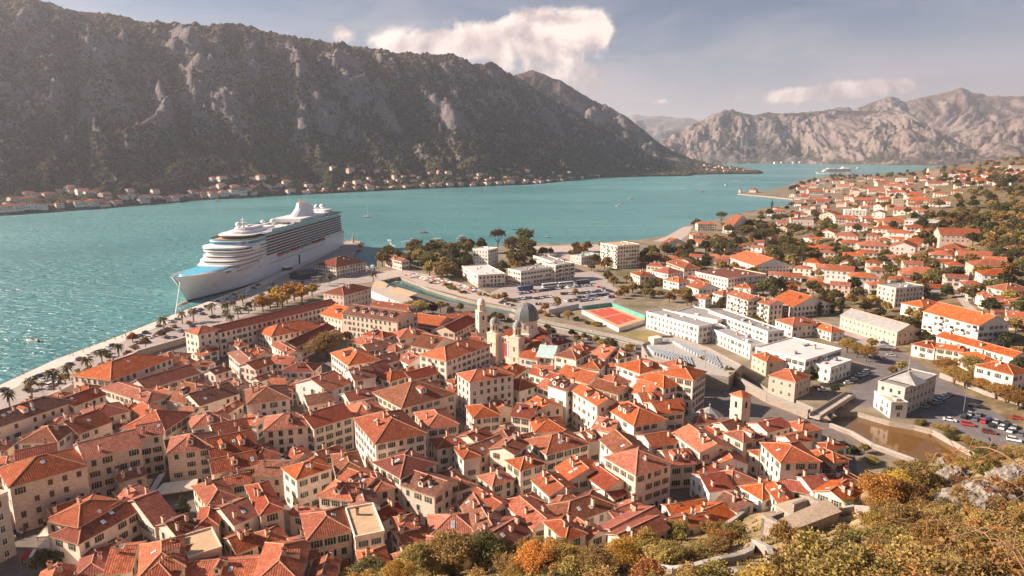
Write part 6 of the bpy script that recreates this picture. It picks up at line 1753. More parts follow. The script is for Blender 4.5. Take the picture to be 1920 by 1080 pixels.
# ruined walls, steps
def wl(px, h, th, label, name='hillside_wall'): wall_line(name, [hit_ground(x, y) for x, y in px], h, th, 'rampart_stone', label, True, hit_ground(*px[0]).z)
wl([(1350, 1000), (1380, 980), (1415, 955), (1450, 950)], 1.6, .7, 'low stone wall above the last orange roofs')
wl([(1565, 968), (1600, 962), (1650, 966), (1702, 972)], 1.8, .6, 'dark stone wall below the golden tree')
wl([(1175, 1068), (1215, 1072), (1262, 1079), (1290, 1076), (1350, 1060), (1408, 1042), (1412, 1030)], 1.5, .8, 'fortress path wall at the bottom edge')
wl([(1412, 1030), (1440, 1045), (1475, 1078)], 2.2, .9, 'stone wall corner beside the steps at the bottom')
def ruin():
    c = hit_ground(1525, 1000); r = empty('ruined_house', c, .5, 1.3); b = MB()
    b.box(-6, 6, -.4, .4, -2, 2.6); b.box(-6, -5.2, .4, 6, -2, 2.2); b.box(5.2, 6, .4, 6, -2, 3.0); b.box(-6, -1, 5.4, 6, -2, 1.6); b.box(1.5, 6, 5.4, 6, -2, 2.4); b.build('broken_wall', ['rampart_stone'], r)
    b = MB(); b.poly([(-6.4, -.6, 2.7), (6.4, -.6, 2.7), (6.4, 2.6, 3.6), (-6.4, 2.2, 3.3)]); b.poly([(-6.4, 2.2, 3.1), (6.4, 2.6, 3.4), (6.4, -.6, 2.5), (-6.4, -.6, 2.5)]); b.build('slab_roof', ['wood_pale'], r)
    b = MB(); b.box(-1, .2, -.46, -.38, -.5, 1.5); b.build('doorway', ['dark_opening'], r)
    tag(r, 'roofless ruined stone house on the slope at lower right', 'ruin')
    c = hit_ground(1497, 965); r = empty('ruined_hut', c, .4); b = MB(); b.box(-4.5, 4.5, -3, 3, -2, 1.8); b.build('wall', ['rampart_stone'], r); b = MB(); b.box(-4.9, 4.9, -3.4, 3.4, 1.802, 2.15); b.build('slab_roof', ['wood_pale'], r); tag(r, 'square flat-roofed stone hut above the ruined house', 'hut')
    c = hit_ground(1712, 965); r = empty('shed', c, .3); b = MB(); b.box(-2.2, 2.2, -1.6, 1.6, -1.5, 2.0); b.build('wall', ['wall_brick'], r); b = MB(); b.poly([(-2.6, -2, 2.0), (2.6, -2, 2.0), (2.6, 2, 2.7), (-2.6, 2, 2.7)]); b.poly([(-2.6, 2, 2.6), (2.6, 2, 2.6), (2.6, -2, 1.9), (-2.6, -2, 1.9)]); b.build('roof', ['shutter_green'], r); tag(r, 'small brick shed with green sloping roof beside the golden tree', 'shed')
    p0 = hit_ground(1385, 1072); r = empty('stone_steps', p0, 2.2)
    for k in range(6): b = MB(); b.box(-1.3, 1.3, k * .6, k * .6 + .62, -1 + k * .25, .25 + k * .25); b.build('step', ['concrete'], r)
    tag(r, 'short flight of stone steps behind the path wall', 'steps')
ruin()
# bramble branches hanging in at the right, a few metres from the viewpoint
def bramble(px, py, dist, px2, py2, dist2, seed, label):
    rng = random.Random(seed); A = Vector((0, 0, CAMZ)) + ray(px, py) * dist; Bq = Vector((0, 0, CAMZ)) + ray(px2, py2) * dist2
    r = empty('bramble_branch', A); b = MB(); lv = MB(); prev = Vector((0, 0, 0)); n = 14; d = Bq - A
    for k in range(1, n + 1):
        f = k / n; q = d * f + Vector((rng.uniform(-.05, .05), 0, -math.sin(f * 3.14) * -.5 + rng.uniform(-.06, .06))); b.tube(prev, q, .022 * (1.1 - f), .022 * (1.05 - f), 5)
        for _ in range(3):
            e = q + Vector((rng.uniform(-.35, .35), rng.uniform(-.2, .2), rng.uniform(-.3, .35))); b.tube(q, e, .007, .003, 4)
            u = (e - q).normalized(); w = u.orthogonal().normalized() * rng.uniform(.02, .045); L = rng.uniform(.08, .16); lv.poly([e - w * .1, e + u * L * .5 + w, e + u * L, e + u * L * .5 - w])
        prev = q
    b.build('stem', ['twig'], r); lv.build('leaves', ['leaf_rust'], r); tag(r, label, 'branch', 'brambles at the right edge')
bramble(1990, 1110, 11, 1690, 985, 12, 1, 'lowest bare bramble branch reaching left from the right edge')
bramble(1990, 960, 11, 1755, 845, 12.5, 2, 'highest bramble branch reaching up left over the pale cliff')
bramble(1995, 1010, 12, 1800, 905, 13, 3, 'middle bramble branch crossing the pale cliff')
bramble(1960, 1130, 10, 1770, 1010, 11, 4, 'thin bramble branch at the lower right corner')

# ------------------------------------------------------------------ forest cover of the west mountain: one mass
def forest():
    rng = np.random.default_rng(4); N = 34000
    pts = []; nu = 430; WR = np.array(RIBS['west_mountain']).reshape(130, 430)
    while len(pts) < N:
        i = rng.integers(150, nu - 1); j = int(rng.random() ** 1.5 * 98) + 2
        a, c = rng.random(), rng.random()
        p = (WV[j, i] * (1 - a) + WV[j, i + 1] * a) * (1 - c) + (WV[j + 1, i] * (1 - a) + WV[j + 1, i + 1] * a) * c
        n = NZ.fractal(Vector((p[0] * .006, p[1] * .006, p[2] * .006)), 1, 2, 4)
        rb = WR[j, i]
        dens = 1.0 if j < 34 else (.28 - .7 * rb + .7 * n if j < 84 else .45 + n)
        if rng.random() < dens: pts.append(p)
    P = np.array(pts); D = np.linalg.norm(P, axis=1); s = (3.2 + rng.random(N) * 3.6) * np.clip(D / 1900, .8, 1.7)
    k = 6; ang = np.arange(k) * 2 * np.pi / k
    base = np.stack([np.cos(ang) * .8, np.sin(ang) * .8, np.full(k, -.35)], 1); mid = np.stack([np.cos(ang + .5), np.sin(ang + .5), np.full(k, .35)], 1); top = np.array([[0, 0, 1.0]])
    T = np.concatenate([base, mid, top]); M = len(T)
    V = P[:, None, :] + T[None] * (s[:, None, None] * (.75 + rng.random((N, M, 1)) * .5)) * np.array([1, 1, .95]); V = V.reshape(-1, 3)
    f = []
    for q in range(k): w = (q + 1) % k; f += [(q, w, k + q), (w, k + w, k + q), (k + q, k + w, 2 * k)]
    f = np.array(f); Fc = (f[None] + (np.arange(N) * M)[:, None, None]).reshape(-1, 3)
    me = bpy.data.meshes.new('forest'); me.vertices.add(len(V)); me.vertices.foreach_set('co', V.ravel().astype(np.float32)); me.loops.add(len(Fc) * 3); me.loops.foreach_set('vertex_index', Fc.ravel().astype(np.int32)); me.polygons.add(len(Fc)); me.polygons.foreach_set('loop_start', np.arange(0, len(Fc) * 3, 3, dtype=np.int32)); me.polygons.foreach_set('loop_total', np.full(len(Fc), 3, dtype=np.int32))
    me.update(calc_edges=True); me.validate(); me.materials.append(MATS['forest_leaf'])
    tag(obj('forest', me), 'dark scrub forest on the slope across the bay', 'forest', kind='stuff')
def fmat():
    m, t, b = newmat('forest_leaf'); g = t.new('ShaderNodeNewGeometry'); P = g.outputs['Position']; n = t.noise(P, .004, 5, .6)
    c = t.ramp(t.math('ADD', t.math('MULTIPLY', g.outputs['Random Per Island'], .55), t.math('MULTIPLY', n, .5)), (.2, (.022, .026, .016)), (.5, (.045, .045, .026)), (.8, (.10, .078, .04)))
    sp = t.new('ShaderNodeSeparateXYZ'); t.put(sp.inputs[0], P); c = t.mix(t.rng(sp.outputs[2], 330, 560, 0, .6), c, (.12, .075, .045))
    t.put(b.inputs['Base Color'], c); b.inputs['Roughness'].default_value = 1; b.inputs['Specular IOR Level'].default_value = 0
fmat(); forest()
# ------------------------------------------------------------------ cars
ITEMS = []
def car_meshes(kind):
    L, Wd, prof, cab = {'hatch': (4.0, 1.76, [(-2, .3), (2, .3), (2.0, .72), (1.3, .86), (-1.8, .9), (-2, .8)], [(-1.85, .88), (1.0, .86), (.35, 1.44), (-1.4, 1.46)]),
                        'sedan': (4.6, 1.8, [(-2.3, .3), (2.3, .3), (2.3, .68), (1.3, .86), (-1.5, .9), (-2.3, .84)], [(-1.6, .88), (1.1, .86), (.4, 1.4), (-.9, 1.42)]),
                        'suv': (4.5, 1.86, [(-2.25, .36), (2.25, .36), (2.25, .86), (1.35, 1.02), (-2.1, 1.06), (-2.25, .95)], [(-2.1, 1.04), (1.15, 1.02), (.6, 1.66), (-1.85, 1.68)])}[kind]
    def ext(prof, w, inset=0):
        b = MB(); n = len(prof); w2 = w / 2
        l = [(x, -w2, z) for x, z in prof]; r_ = [(x, w2, z) for x, z in prof]
        if inset: l = [(x, -w2 + (z - prof[0][1]) * inset, z) for x, z in prof]; r_ = [(x, w2 - (z - prof[0][1]) * inset, z) for x, z in prof]
        b.poly(l); b.poly(r_[::-1])
        for k in range(n): j = (k + 1) % n; b.poly([l[j], l[k], r_[k], r_[j]])
        return b
    body = ext(prof, Wd); c = ext(cab, Wd - .1, .28)
    zt = cab[2][1]; c.box(cab[3][0] + .06, cab[2][0] - .04, -Wd / 2 + .22, Wd / 2 - .22, zt - .03, zt + .03, 1)
    return body, c, L
b = MB(); b.lathe([(.2, -.1), (.32, -.1), (.32, .1), (.2, .1)], 12); WHEEL = b.mesh('wheel', ['tyre'])
CARM = {}
def car_mesh(kind, col):
    if (kind, col) not in CARM:
        bd, cb, L = car_meshes(kind); CARM[kind, col] = (bd.mesh('body', ['car_' + col]), cb.mesh('cabin', ['glass_dark', 'car_' + col]))
    return CARM[kind, col]
rc_ = random.Random(77)
def car(p, rz, col, kind, where, group):
    bm, cm = car_mesh(kind, col); r = empty('parked_car', p, rz); obj('body', bm, r); obj('cabin', cm, r)
    for x in (-1.3, 1.35):
        for y in (-.82, .82): obj('wheel', WHEEL, r, (x, y, .32), rot=(math.pi / 2, 0, 0))
    look = f'{col} {dict(hatch="hatchback", sedan="saloon car", suv="estate car")[kind]}'
    ITEMS.append(dict(root=r, look=look, where=where, group=group, cat='car', p=(p[0], p[1], p[2] + 1)))
ROWCOL = ['white', 'white', 'white', 'silver', 'grey', 'black', 'silver', 'white', 'red', 'blue', 'grey', 'black', 'dark red']
def Z(ox, oy, sc): return lambda x, y: (ox + x / sc, oy + y / sc)
zc = Z(930, 500, 7.385)
CARROWS = [((290, 385), (920, 300), 15, 'back row'), ((980, 295), (1320, 265), 8, 'back row'), ((250, 465), (490, 435), 6, 'third row'), ((520, 450), (770, 415), 6, 'second row'), ((890, 385), (1070, 380), 5, 'second row'), ((1100, 380), (1450, 345), 9, 'second row'), ((1420, 290), (1600, 360), 4, 'right end'),
           ((960, 485), (1140, 462), 5, 'front row'), ((1130, 440), (1560, 390), 11, 'third row'), ((1140, 482), (1400, 450), 7, 'front row'), ((1530, 432), (1620, 420), 3, 'front row'), ((540, 525), (830, 530), 5, 'front row'), ((60, 500), (240, 545), 3, 'left end'), ((530, 640), (620, 645), 2, 'nearest corner')]
for a, e, n, nm in CARROWS:
    A = hit(*zc(*a), GROUND); Bq = hit(*zc(*e), GROUND); d = Bq - A
    n = max(n, int(d.length / 2.35))
    for k in range(n):
        f = (k + .5) / n; p = A + d * f; p.z = GROUND + .005
        car(p, math.atan2(d.y, d.x) + math.pi / 2 + rc_.uniform(-.06, .06) + rc_.choice((0, math.pi)), rc_.choice(ROWCOL), rc_.choice(('hatch', 'sedan', 'suv', 'hatch')), f'in the {nm} of the crowded car park', 'cars in the crowded car park')
# cars along the quay (second value: place, third: colour)
z2 = Z(0, 610, 8); z3 = Z(220, 510, 7.385); z4 = Z(440, 440, 6.836)
qd = hit(400, 571, GROUND) - hit(205, 652, GROUND); qa = math.atan2(qd.y, qd.x)
Q = [(z2, '60 985 black,500 800 grey,590 770 black,680 735 white,780 690 orange,1040 595 black,1200 520 dark_red,1310 470 white,1410 430 grey,1520 392 grey,1620 350 white,1690 315 black,640 830 white,800 800 silver,900 770 white,760 910 white,850 870 grey,460 870 light_blue'),
     (z3, '390 850 black,230 915 silver,310 888 silver,425 915 white,350 950 white,270 990 white,485 893 white,575 755 blue,640 825 light_blue,750 695 white,830 660 grey,720 805 red,770 768 white,690 990 black,690 915 grey,780 915 silver,880 828 silver,960 882 grey,1040 760 blue,1030 575 black,1110 548 silver,1150 528 grey,1240 488 black,1300 452 white,1390 413 black,1425 492 white,1500 378 black,1550 352 white,1460 452 grey,1530 438 silver,1620 320 black,1680 298 white,1740 280 white,1640 388 light_blue,1700 358 black,1790 325 white,1480 595 silver,1650 498 white,1180 590 grey,1330 625 grey'),
     (z4, '60 752 white,120 727 white,240 690 black,300 655 black,145 782 white,690 668 grey,750 598 white,40 800 grey,600 690 grey,480 640 black,880 470 white')]
for f, s in Q:
    for e in s.split(','):
        x, y, c = e.split(); px = f(float(x), float(y)); p = hit(px[0], px[1], GROUND); p.z += .015
        car(p, qa + rc_.uniform(-.1, .1) + (0 if rc_.random() < .75 else 1.2), c.replace('_', ' '), rc_.choice(('hatch', 'sedan', 'suv')), 'on the quay', 'cars along the quay')
z5 = Z(1640, 680, 6.836); z6 = Z(1440, 540, 4)
LOT = [(z5, 'in the shaded bay beside the grey gallery', .35, '660 575 silver,710 548 dark_red,790 520 silver,830 490 light_blue,880 460 white,920 440 silver,960 425 grey'),
       (z5, 'in the riverside parking lot', -.55, '1270 570 black,1370 585 black,960 745 white,1190 805 red,1460 905 dark_red,1830 725 red,1780 1005 white'),
       (z5, 'in the double row of the riverside parking lot', .75, '1150 705 black,1220 668 silver,1290 735 grey,1340 680 grey,1400 765 red,1450 738 blue,1500 815 black,1560 768 silver,1630 845 white,1690 800 black,1740 885 white,1790 838 silver,1880 930 grey'),
       (z5, 'under the orange trees above the parking lot', 1.1, '1250 305 silver,1340 335 white,1450 362 white,1540 402 white'),
       (z6, 'beside the pale sports hall', .1, '600 718 white,640 693 silver,665 676 grey,692 662 white,720 650 white,745 636 silver'),
       (z6, 'behind the hedge by the footbridge', -.1, '375 752 red,415 772 white'), (z6, 'on the road under the autumn trees', -.5, '795 462 grey,820 532 grey,920 512 silver,925 452 silver,960 476 dark_red,870 417 blue'), (z6, 'in the walled yard right of the apartment block', -.4, '1730 400 black,1690 380 grey')]
for f, w, rz, s in LOT:
    for e in s.split(','):
        x, y, c = e.split(); px = f(float(x), float(y)); p = hit_ground(*px); p.z += .02
        car(p, rz + rc_.uniform(-.06, .06), c.replace('_', ' '), rc_.choice(('hatch', 'sedan', 'suv')), w, 'cars in the right-hand lots')
# buses
def bus(a, e, col, label):
    A = hit(*a, GROUND); Bq = hit(*e, GROUND); d = Bq - A; L = min(12.5, max(10, d.length)); c = (A + Bq) / 2; r = empty('coach', (c.x, c.y, GROUND + .01), math.atan2(d.y, d.x))
    b = MB(); b.box(-L / 2, L / 2, -1.25, 1.25, .4, 1.7, 0); b.box(-L / 2 + .05, L / 2 - .05, -1.2, 1.2, 1.7, 2.85, 1); b.box(-L / 2, L / 2, -1.25, 1.25, 2.85, 3.3, 0); b.build('body', ['car_' + col, 'glass_dark'], r)
    for x in (-L / 2 + 2.5, L / 2 - 2.2):
        for y in (-1.15, 1.15): obj('wheel', WHEEL, r, (x, y, .5), rot=(math.pi / 2, 0, 0), scale=1.55)
    tag(r, label, 'coach', 'coaches behind the car park')
bus(zc(290, 335), zc(520, 312), 'blue', 'blue coach at the left end behind the car park'); bus(zc(640, 295), zc(840, 275), 'white', 'left white coach behind the car park'); bus(zc(865, 275), zc(1070, 255), 'white', 'right white coach behind the car park'); bus(zc(1090, 250), zc(1300, 228), 'black', 'dark coach at the right end behind the car park')
bus(z4(1005, 590), z4(1110, 575), 'white', 'white minibus by the quay customs house')

# ------------------------------------------------------------------ boats
def boat_hull(L, w, h, n=9):
    b = MB(); rows = []
    for k in range(n):
        f = k / (n - 1); x = -L / 2 + L * f; s = math.sin(min(1, (1 - f) * 1.5 + .02) * math.pi / 2) ** .7 * w / 2; sh = h * (1 + .35 * f * f); rows.append([(x, -s, sh), (x, -s * .75, .05), (x, 0, -.3), (x, s * .75, .05), (x, s, sh)])
    for a, c in zip(rows, rows[1:]):
        for j in range(4): b.poly([a[j + 1], a[j], c[j], c[j + 1]])
        b.poly([(a[0][0], a[0][1], a[0][2] - .12), (a[4][0], a[4][1], a[4][2] - .12), (c[4][0], c[4][1], c[4][2] - .12), (c[0][0], c[0][1], c[0][2] - .12)][::-1], 1)
    b.poly(rows[0]); return b
def boat(px, py, L, rz, kind, label, hullm='boat_white'):
    p = hit(px, py, 0); r = empty({'sail': 'sailing_boat', 'motor': 'motorboat', 'tour': 'tour_boat', 'yacht': 'motor_yacht'}[kind], p, rz)
    h = L * .11; w = L * .3; boat_hull(L, w, h).build('hull', [hullm, 'wood_pale'], r)
    if kind == 'sail':
        b = MB(); b.tube((L * .08, 0, h), (L * .08, 0, L * 1.35), .13, .07, 6); b.tube((L * .08, 0, h + 1.4), (-L * .36, 0, h + 1.5), .22, .18, 6); b.build('mast', ['paint_white'], r); b = MB(); b.box(-L * .2, L * .2, -w * .25, w * .25, h - .1, h + .7); b.build('cabin', ['boat_white'], r)
    elif kind == 'motor':
        b = MB(); b.box(-L * .05, L * .16, -w * .3, w * .3, h - .1, h + .55, 0); b.poly([(L * .16, -w * .3, h + .3), (L * .16, w * .3, h + .3), (L * .05, w * .25, h + 1.1), (L * .05, -w * .25, h + 1.1)], 1); b.build('console', ['boat_white', 'glass_dark'], r)
        b = MB(); b.box(-L * .56, -L * .48, -.35, .35, -.2, h + .55); b.build('outboard_motor', ['metal_dark'], r)
    elif kind == 'tour':
        b = MB(); b.box(-L * .42, L * .28, -w * .44, w * .44, h + 1.9, h + 2.1); b.build('canopy', ['lifeboat_red' if 'red' in label else 'boat_white'], r); b = MB()
        for x in (-.4, -.1, .25):
            for y in (-.42, .42): b.tube((x * L, y * w, h - .1), (x * L, y * w, h + 1.95), .06, .06, 5)
        b.build('canopy_posts', ['metal_grey'], r)
        b = MB(); b.box(L * .02, L * .2, -w * .3, w * .3, h - .1, h + 1.6); b.build('wheelhouse', ['boat_white'], r)
    else:
        b = MB(); b.box(-L * .32, L * .2, -w * .38, w * .38, h - .1, h + 1.9, 0); b.box(-L * .25, L * .1, -w * .34, w * .34, h + 1.9, h + 3.3, 0); b.box(-L * .31, L * .205, -w * .385, w * .385, h + .8, h + 1.4, 1); b.build('deckhouse', ['boat_white', 'glass_dark'], r); b = MB(); b.tube((-L * .08, 0, h + 3.2), (-L * .08, 0, h + 6), .1, .05, 5); b.build('mast', ['boat_white'], r)
    tag(r, label, 'boat')
    return p
boat(61, 640, 9, 2.85, 'motor', 'white motorboat with black outboard on open water near the quay')
boat(688, 408, 15, .1, 'sail', 'white sailing boat with bare mast behind the cruise ship stern')
boat(794, 437, 11, .2, 'tour', 'covered wooden tour boat off the shore park', 'wood_pale'); boat(731, 451, 7, 2.6, 'motor', 'small white boat trailing a curved wake off the pier'); boat(772, 449, 8, .5, 'motor', 'white speedboat with straight foam wake off the shore park')
boat(1184, 373, 14, .1, 'tour', 'farther of two tour boats in the middle of the bay'); boat(1160, 387, 12, 3.1, 'yacht', 'nearer white boat in the middle of the bay'); boat(1316, 360, 12, .3, 'tour', 'lone small boat left of the nearer point', 'lifeboat_red')
boat(1333, 343, 12, .3, 'motor', 'distant speedboat pulling a white wake toward the promontory'); boat(1289, 352, 10, .3, 'motor', 'distant speedboat left of the promontory wake'); boat(1362, 348, 13, .2, 'yacht', 'white boat in the channel below the promontory'); boat(1405, 336.5, 14, .2, 'motor', 'farthest speedboat in the channel')
boat(990, 444, 14, .2, 'tour', 'red-roofed tour boat moored off the beach', 'lifeboat_red'); boat(1025, 445, 9, .2, 'motor', 'white motorboat moored off the beach right of the red-roofed boat'); boat(966, 431, 7, .1, 'motor', 'tiny dark boat on open water off the beach', 'boat_blue')
boat(821, 452, 13, .1, 'tour', 'canopied boat behind the left park trees', 'wood_pale'); boat(866, 449, 13, .1, 'yacht', 'white boat behind the right park trees')
boat(688, 509, 11, 1.5, 'yacht', 'smaller white yacht at the harbour head'); boat(699, 507, 14, 1.5, 'yacht', 'larger white yacht at the harbour head'); boat(663, 503, 9, 1.3, 'motor', 'upper white motorboat along the pier'); boat(656, 513, 8, 1.2, 'motor', 'lower white motorboat along the pier')
boat(676, 463, 13, 1.35, 'tour', 'red and white ship tender at the pier tip', 'lifeboat_red'); boat(674, 471, 12, 1.35, 'tour', 'second red and white ship tender at the pier', 'lifeboat_red')
boat(130, 403.5, 9, .2, 'motor', 'white boat at the left end of the opposite shore'); boat(408, 377.5, 12, .2, 'yacht', 'white boat off the opposite shore above the ship bow'); boat(1610, 316, 30, .2, 'yacht', 'far white yacht right of the distant cruise ship'); boat(743, 530, 6, .4, 'motor', 'small boat in the river basin')
# foam trails
def foam(pts, w, name='wake'):
    P = [hit(x, y, .05) for x, y in pts]; b = MB(); prev = None; rg = random.Random(len(pts) + int(pts[0][0]))
    L = []
    for p, q in zip(P, P[1:]): n = 8; L += [p + (q - p) * (k / n) for k in range(n)]
    for i, p in enumerate(L[:-1]):
        d = L[i + 1] - p; d.normalize(); m = Vector((-d.y, d.x, 0)) * (w * (.35 + .65 * i / len(L)) * rg.uniform(.6, 1.2)); row = (p - m, p + m)
        if prev: b.poly([prev[0], row[0], row[1], prev[1]])
        prev = row
    tag(b.build(name, ['line_white']), 'white foam wake on the bay water', 'wake', kind='stuff')
foam([(769, 450), (760, 452), (749, 454)], 1.1); foam([(731, 453), (733, 458), (742, 463)], .8); foam([(1330, 343.3), (1318, 345), (1300, 347)], 1.6); foam([(1287, 352.4), (1270, 354)], 1.2); foam([(1402, 336.8), (1385, 338), (1370, 340)], 1.6)

# ------------------------------------------------------------------ people
def person_mesh(stride, arm, seed):
    me = bpy.data.meshes.new('person'); 
    J = {'pel': (0, 0, .95), 'ch': (0, .02, 1.32), 'nk': (0, .02, 1.5), 'hd': (0, .0, 1.62), 'hd2': (0, .0, 1.74),
         'hl': (-.1, 0, .9), 'kl': (-.11, -stride, .5), 'al': (-.11, stride * .4 - stride, .08), 'tl': (-.11, -stride - .12, .05), 'hr': (.1, 0, .9), 'kr': (.11, stride * .3, .5), 'ar': (.11, stride, .08), 'tr': (.11, stride - .14, .05),
         'sl': (-.19, .02, 1.42), 'el': (-.25, -arm * .3, 1.15), 'wl': (-.25, -arm, .92), 'sr': (.19, .02, 1.42), 'er': (.25, arm * .3, 1.15), 'wr': (.25, arm * .2, .9)}
    E = ['pel ch', 'ch nk', 'nk hd', 'hd hd2', 'pel hl', 'hl kl', 'kl al', 'al tl', 'pel hr', 'hr kr', 'kr ar', 'ar tr', 'ch sl', 'sl el', 'el wl', 'ch sr', 'sr er', 'er wr']
    rad = dict(pel=.15, ch=.16, nk=.06, hd=.095, hd2=.085, hl=.1, hr=.1, kl=.065, kr=.065, al=.05, ar=.05, tl=.045, tr=.045, sl=.07, sr=.07, el=.048, er=.048, wl=.038, wr=.038)
    K = list(J); me.from_pydata([J[k] for k in K], [(K.index(e.split()[0]), K.index(e.split()[1])) for e in E], [])
    o = bpy.data.objects.new('tmp', me); COL.objects.link(o); sk = o.modifiers.new('s', 'SKIN')
    for v, k in zip(me.skin_vertices[0].data, K): v.radius = (rad[k], rad[k] * .8); v.use_root = (k == 'pel')
    o.modifiers.new('d', 'SUBSURF').levels = 1
    dg = bpy.context.evaluated_depsgraph_get(); ev = bpy.data.meshes.new_from_object(o.evaluated_get(dg)); bpy.data.objects.remove(o); bpy.data.meshes.remove(me)
    return ev
PM3 = [person_mesh(.16, .12, 0), person_mesh(.03, .05, 1), person_mesh(.22, .2, 2)]
for k, c in dict(red=(.45, .04, .04), white=(.72, .70, .66), black=(.03, .03, .035), blue=(.06, .12, .28), tan=(.42, .30, .2), navy=(.03, .04, .09)).items(): pm('cloth_' + k, c, .9, .1)
PVAR = {}
def person(p, rz, top, leg, where, group):
    key = (rc_.randrange(3), top, leg)
    if key not in PVAR:
        m = PM3[key[0]].copy(); m.materials.clear()
        for q in ('cloth_' + leg, 'cloth_' + top, 'skin', 'bark'): m.materials.append(MATS[q])
        for f in m.polygons:
            z = f.center.z; f.material_index = 3 if z > 1.72 or z < .1 else (2 if z > 1.5 or (abs(f.center.x) > .21 and z < 1.12) else (1 if z > .93 else 0))
        PVAR[key] = m
    r = obj('person', PVAR[key], None, p, rz); ITEMS.append(dict(root=r, look=f'person in {top} top, {leg} trousers', where=where, group=group, cat='person', p=(p[0], p[1], p[2] + 1)))
TOPS = ['red', 'white', 'black', 'blue', 'tan', 'navy']
for f, s, w in ((z2, '165 795,285 778,345 740,365 742,1250 408,1312 362,1350 362,1735 232,1885 158,1832 192,1100 460,1052 458,1580 262', 'on the promenade'), (z3, '120 895,70 910,605 660,618 662,650 662,545 718,560 716,970 508,1310 392,345 762,1190 470', 'on the promenade')):
    for e in s.split(','):
        x, y = map(float, e.split()); p = hit(*f(x, y), GROUND); p.z += .01; person(p, rc_.uniform(0, 6), rc_.choice(TOPS), rc_.choice(('black', 'navy', 'tan', 'blue')), w, 'people on the promenade')
zs = Z(0, 920, 6.75)
for k in range(26):
    x, y = rc_.uniform(120, 320), rc_.uniform(490, 590); p = hit(*zs(x, y), GROUND); p.z += .015; person(p, rc_.uniform(0, 6), rc_.choice(('black', 'navy', 'black', 'white', 'blue', 'tan')), rc_.choice(('black', 'navy', 'blue')), 'in the tour group on the square', 'tour group on the square')
for x, y in ((200, 625), (412, 450), (440, 470), (530, 410), (480, 640), (285, 935), (310, 930), (130, 330), (140, 300)):
    p = hit(*zs(x, y), GROUND); p.z += .015; person(p, rc_.uniform(0, 6), rc_.choice(TOPS), rc_.choice(('black', 'navy', 'tan')), 'walking apart on the square', 'people on the square')
for k in range(10):
    p = hit(rc_.uniform(703, 712), rc_.uniform(852, 884), GROUND); p.z += .015; person(p, rc_.uniform(0, 6), rc_.choice(TOPS), rc_.choice(('black', 'navy', 'tan')), 'in the street left of the palazzo', 'people in the street')
# ------------------------------------------------------------------ market parasols by the river
def parasol(p, col, where):
    r = empty('parasol', p, rc_.uniform(0, 1)); b = MB(); b.lathe([(1.7, 2.2), (1.72, 2.32), (.05, 3.0)], 8); b.build('canopy', [col], r); b = MB(); b.tube((0, 0, 0), (0, 0, 2.9), .05, .04, 5); b.build('pole', ['metal_grey'], r)
    nm = {'paint_white': 'white', 'leaf_yellow': 'golden', 'awning_cream': 'cream', 'awning_red': 'dark red', 'flag_blue': 'blue', 'car_orange': 'orange', 'roof_teal': 'pale teal'}[col]
    ITEMS.append(dict(root=r, look=f'{nm} market parasol', where=where, group='market parasols by the river', cat='parasol', p=(p[0], p[1], p[2] + 2.5)))
z8 = Z(620, 470, 6.836)
for k in range(46):
    f = rc_.random(); x = 950 + f * 930; y = 318 + f * 215 + rc_.uniform(-26, 30); p = hit(*z8(x, y), GROUND); p.z += .01
    parasol(p, rc_.choice(('paint_white', 'paint_white', 'awning_cream', 'car_orange', 'roof_teal', 'awning_red', 'flag_blue')), 'in the riverside market')
# ------------------------------------------------------------------ lamp posts
def lamp(px, py, h, where):
    p = hit_ground(px, py); r = empty('lamp_post', p, rc_.uniform(0, 6)); b = MB(); b.tube((0, 0, -.2), (0, 0, h), .11, .07, 6); b.build('pole', ['metal_grey'], r); b = MB(); b.tube((0, 0, h), (.9, 0, h + .25), .05, .04, 5); b.box(.7, 1.4, -.14, .14, h + .2, h + .32); b.build('lamp_head', ['frame_white'], r)
    ITEMS.append(dict(root=r, look='slender grey lamp post', where=where, group='lamp posts', cat='lamp post', p=(p.x, p.y, p.z + h)))
for x, y in ((81, 738), (207, 668), (308, 623), (402, 596), (463, 566), (340, 635), (508, 545), (655, 536)): lamp(x, y, 7, 'on the quay')
for x, y, h in ((1806, 776, 11), (1568, 716, 7), (1625, 692, 7), (1105, 640, 6), (1160, 572, 9), (1680, 735, 6), (1298, 690, 6), (975, 640, 6), (1040, 620, 6)): lamp(x, y, h, '')
# ------------------------------------------------------------------ labels
LM = [(975, 620, 'the domed church'), (903, 600, 'the stone bell tower'), (1384, 770, 'the square campanile'), (612, 640, 'the big plaza tree'), (1290, 670, 'the bastion seating'), (45, 990, 'the crowded square'), (340, 920, 'the cafe canopies'), (445, 590, 'the long quay palace'),
      (740, 800, 'the large salmon-roofed palazzo'), (900, 720, 'the tall grey-walled house'), (1160, 475, 'the balconied hotel'), (1150, 595, 'the sports court'), (1330, 610, 'the white school'), (1500, 660, 'the pale sports hall'), (1700, 725, 'the grey gallery'), (1050, 548, 'the crowded car park'), (1600, 400, 'the white flat-roofed block'),
      (1750, 322, 'the far tower block'), (1860, 420, 'the hillside wood'), (1790, 700, 'the orange trees'), (1415, 360, 'the nearer point'), (1650, 940, 'the golden hillside tree'), (850, 1060, 'the foreground olive tree'), (1560, 760, 'the footbridge'), (470, 450, 'the cruise ship'), (690, 400, 'the sailing boat'), (1355, 318, 'the promontory church'),
      (1840, 930, 'the pale cliff'), (620, 500, 'the customs house'), (800, 540, 'the river basin'), (1170, 375, 'the mid-bay boats'), (1520, 985, 'the ruined house'), (1290, 1070, 'the path wall'), (910, 490, 'the white park block'), (1790, 600, 'the balconied apartment block'), (1540, 580, 'the cypresses'), (60, 640, 'the motorboat near the quay'), (960, 900, 'the pale tent roof')]
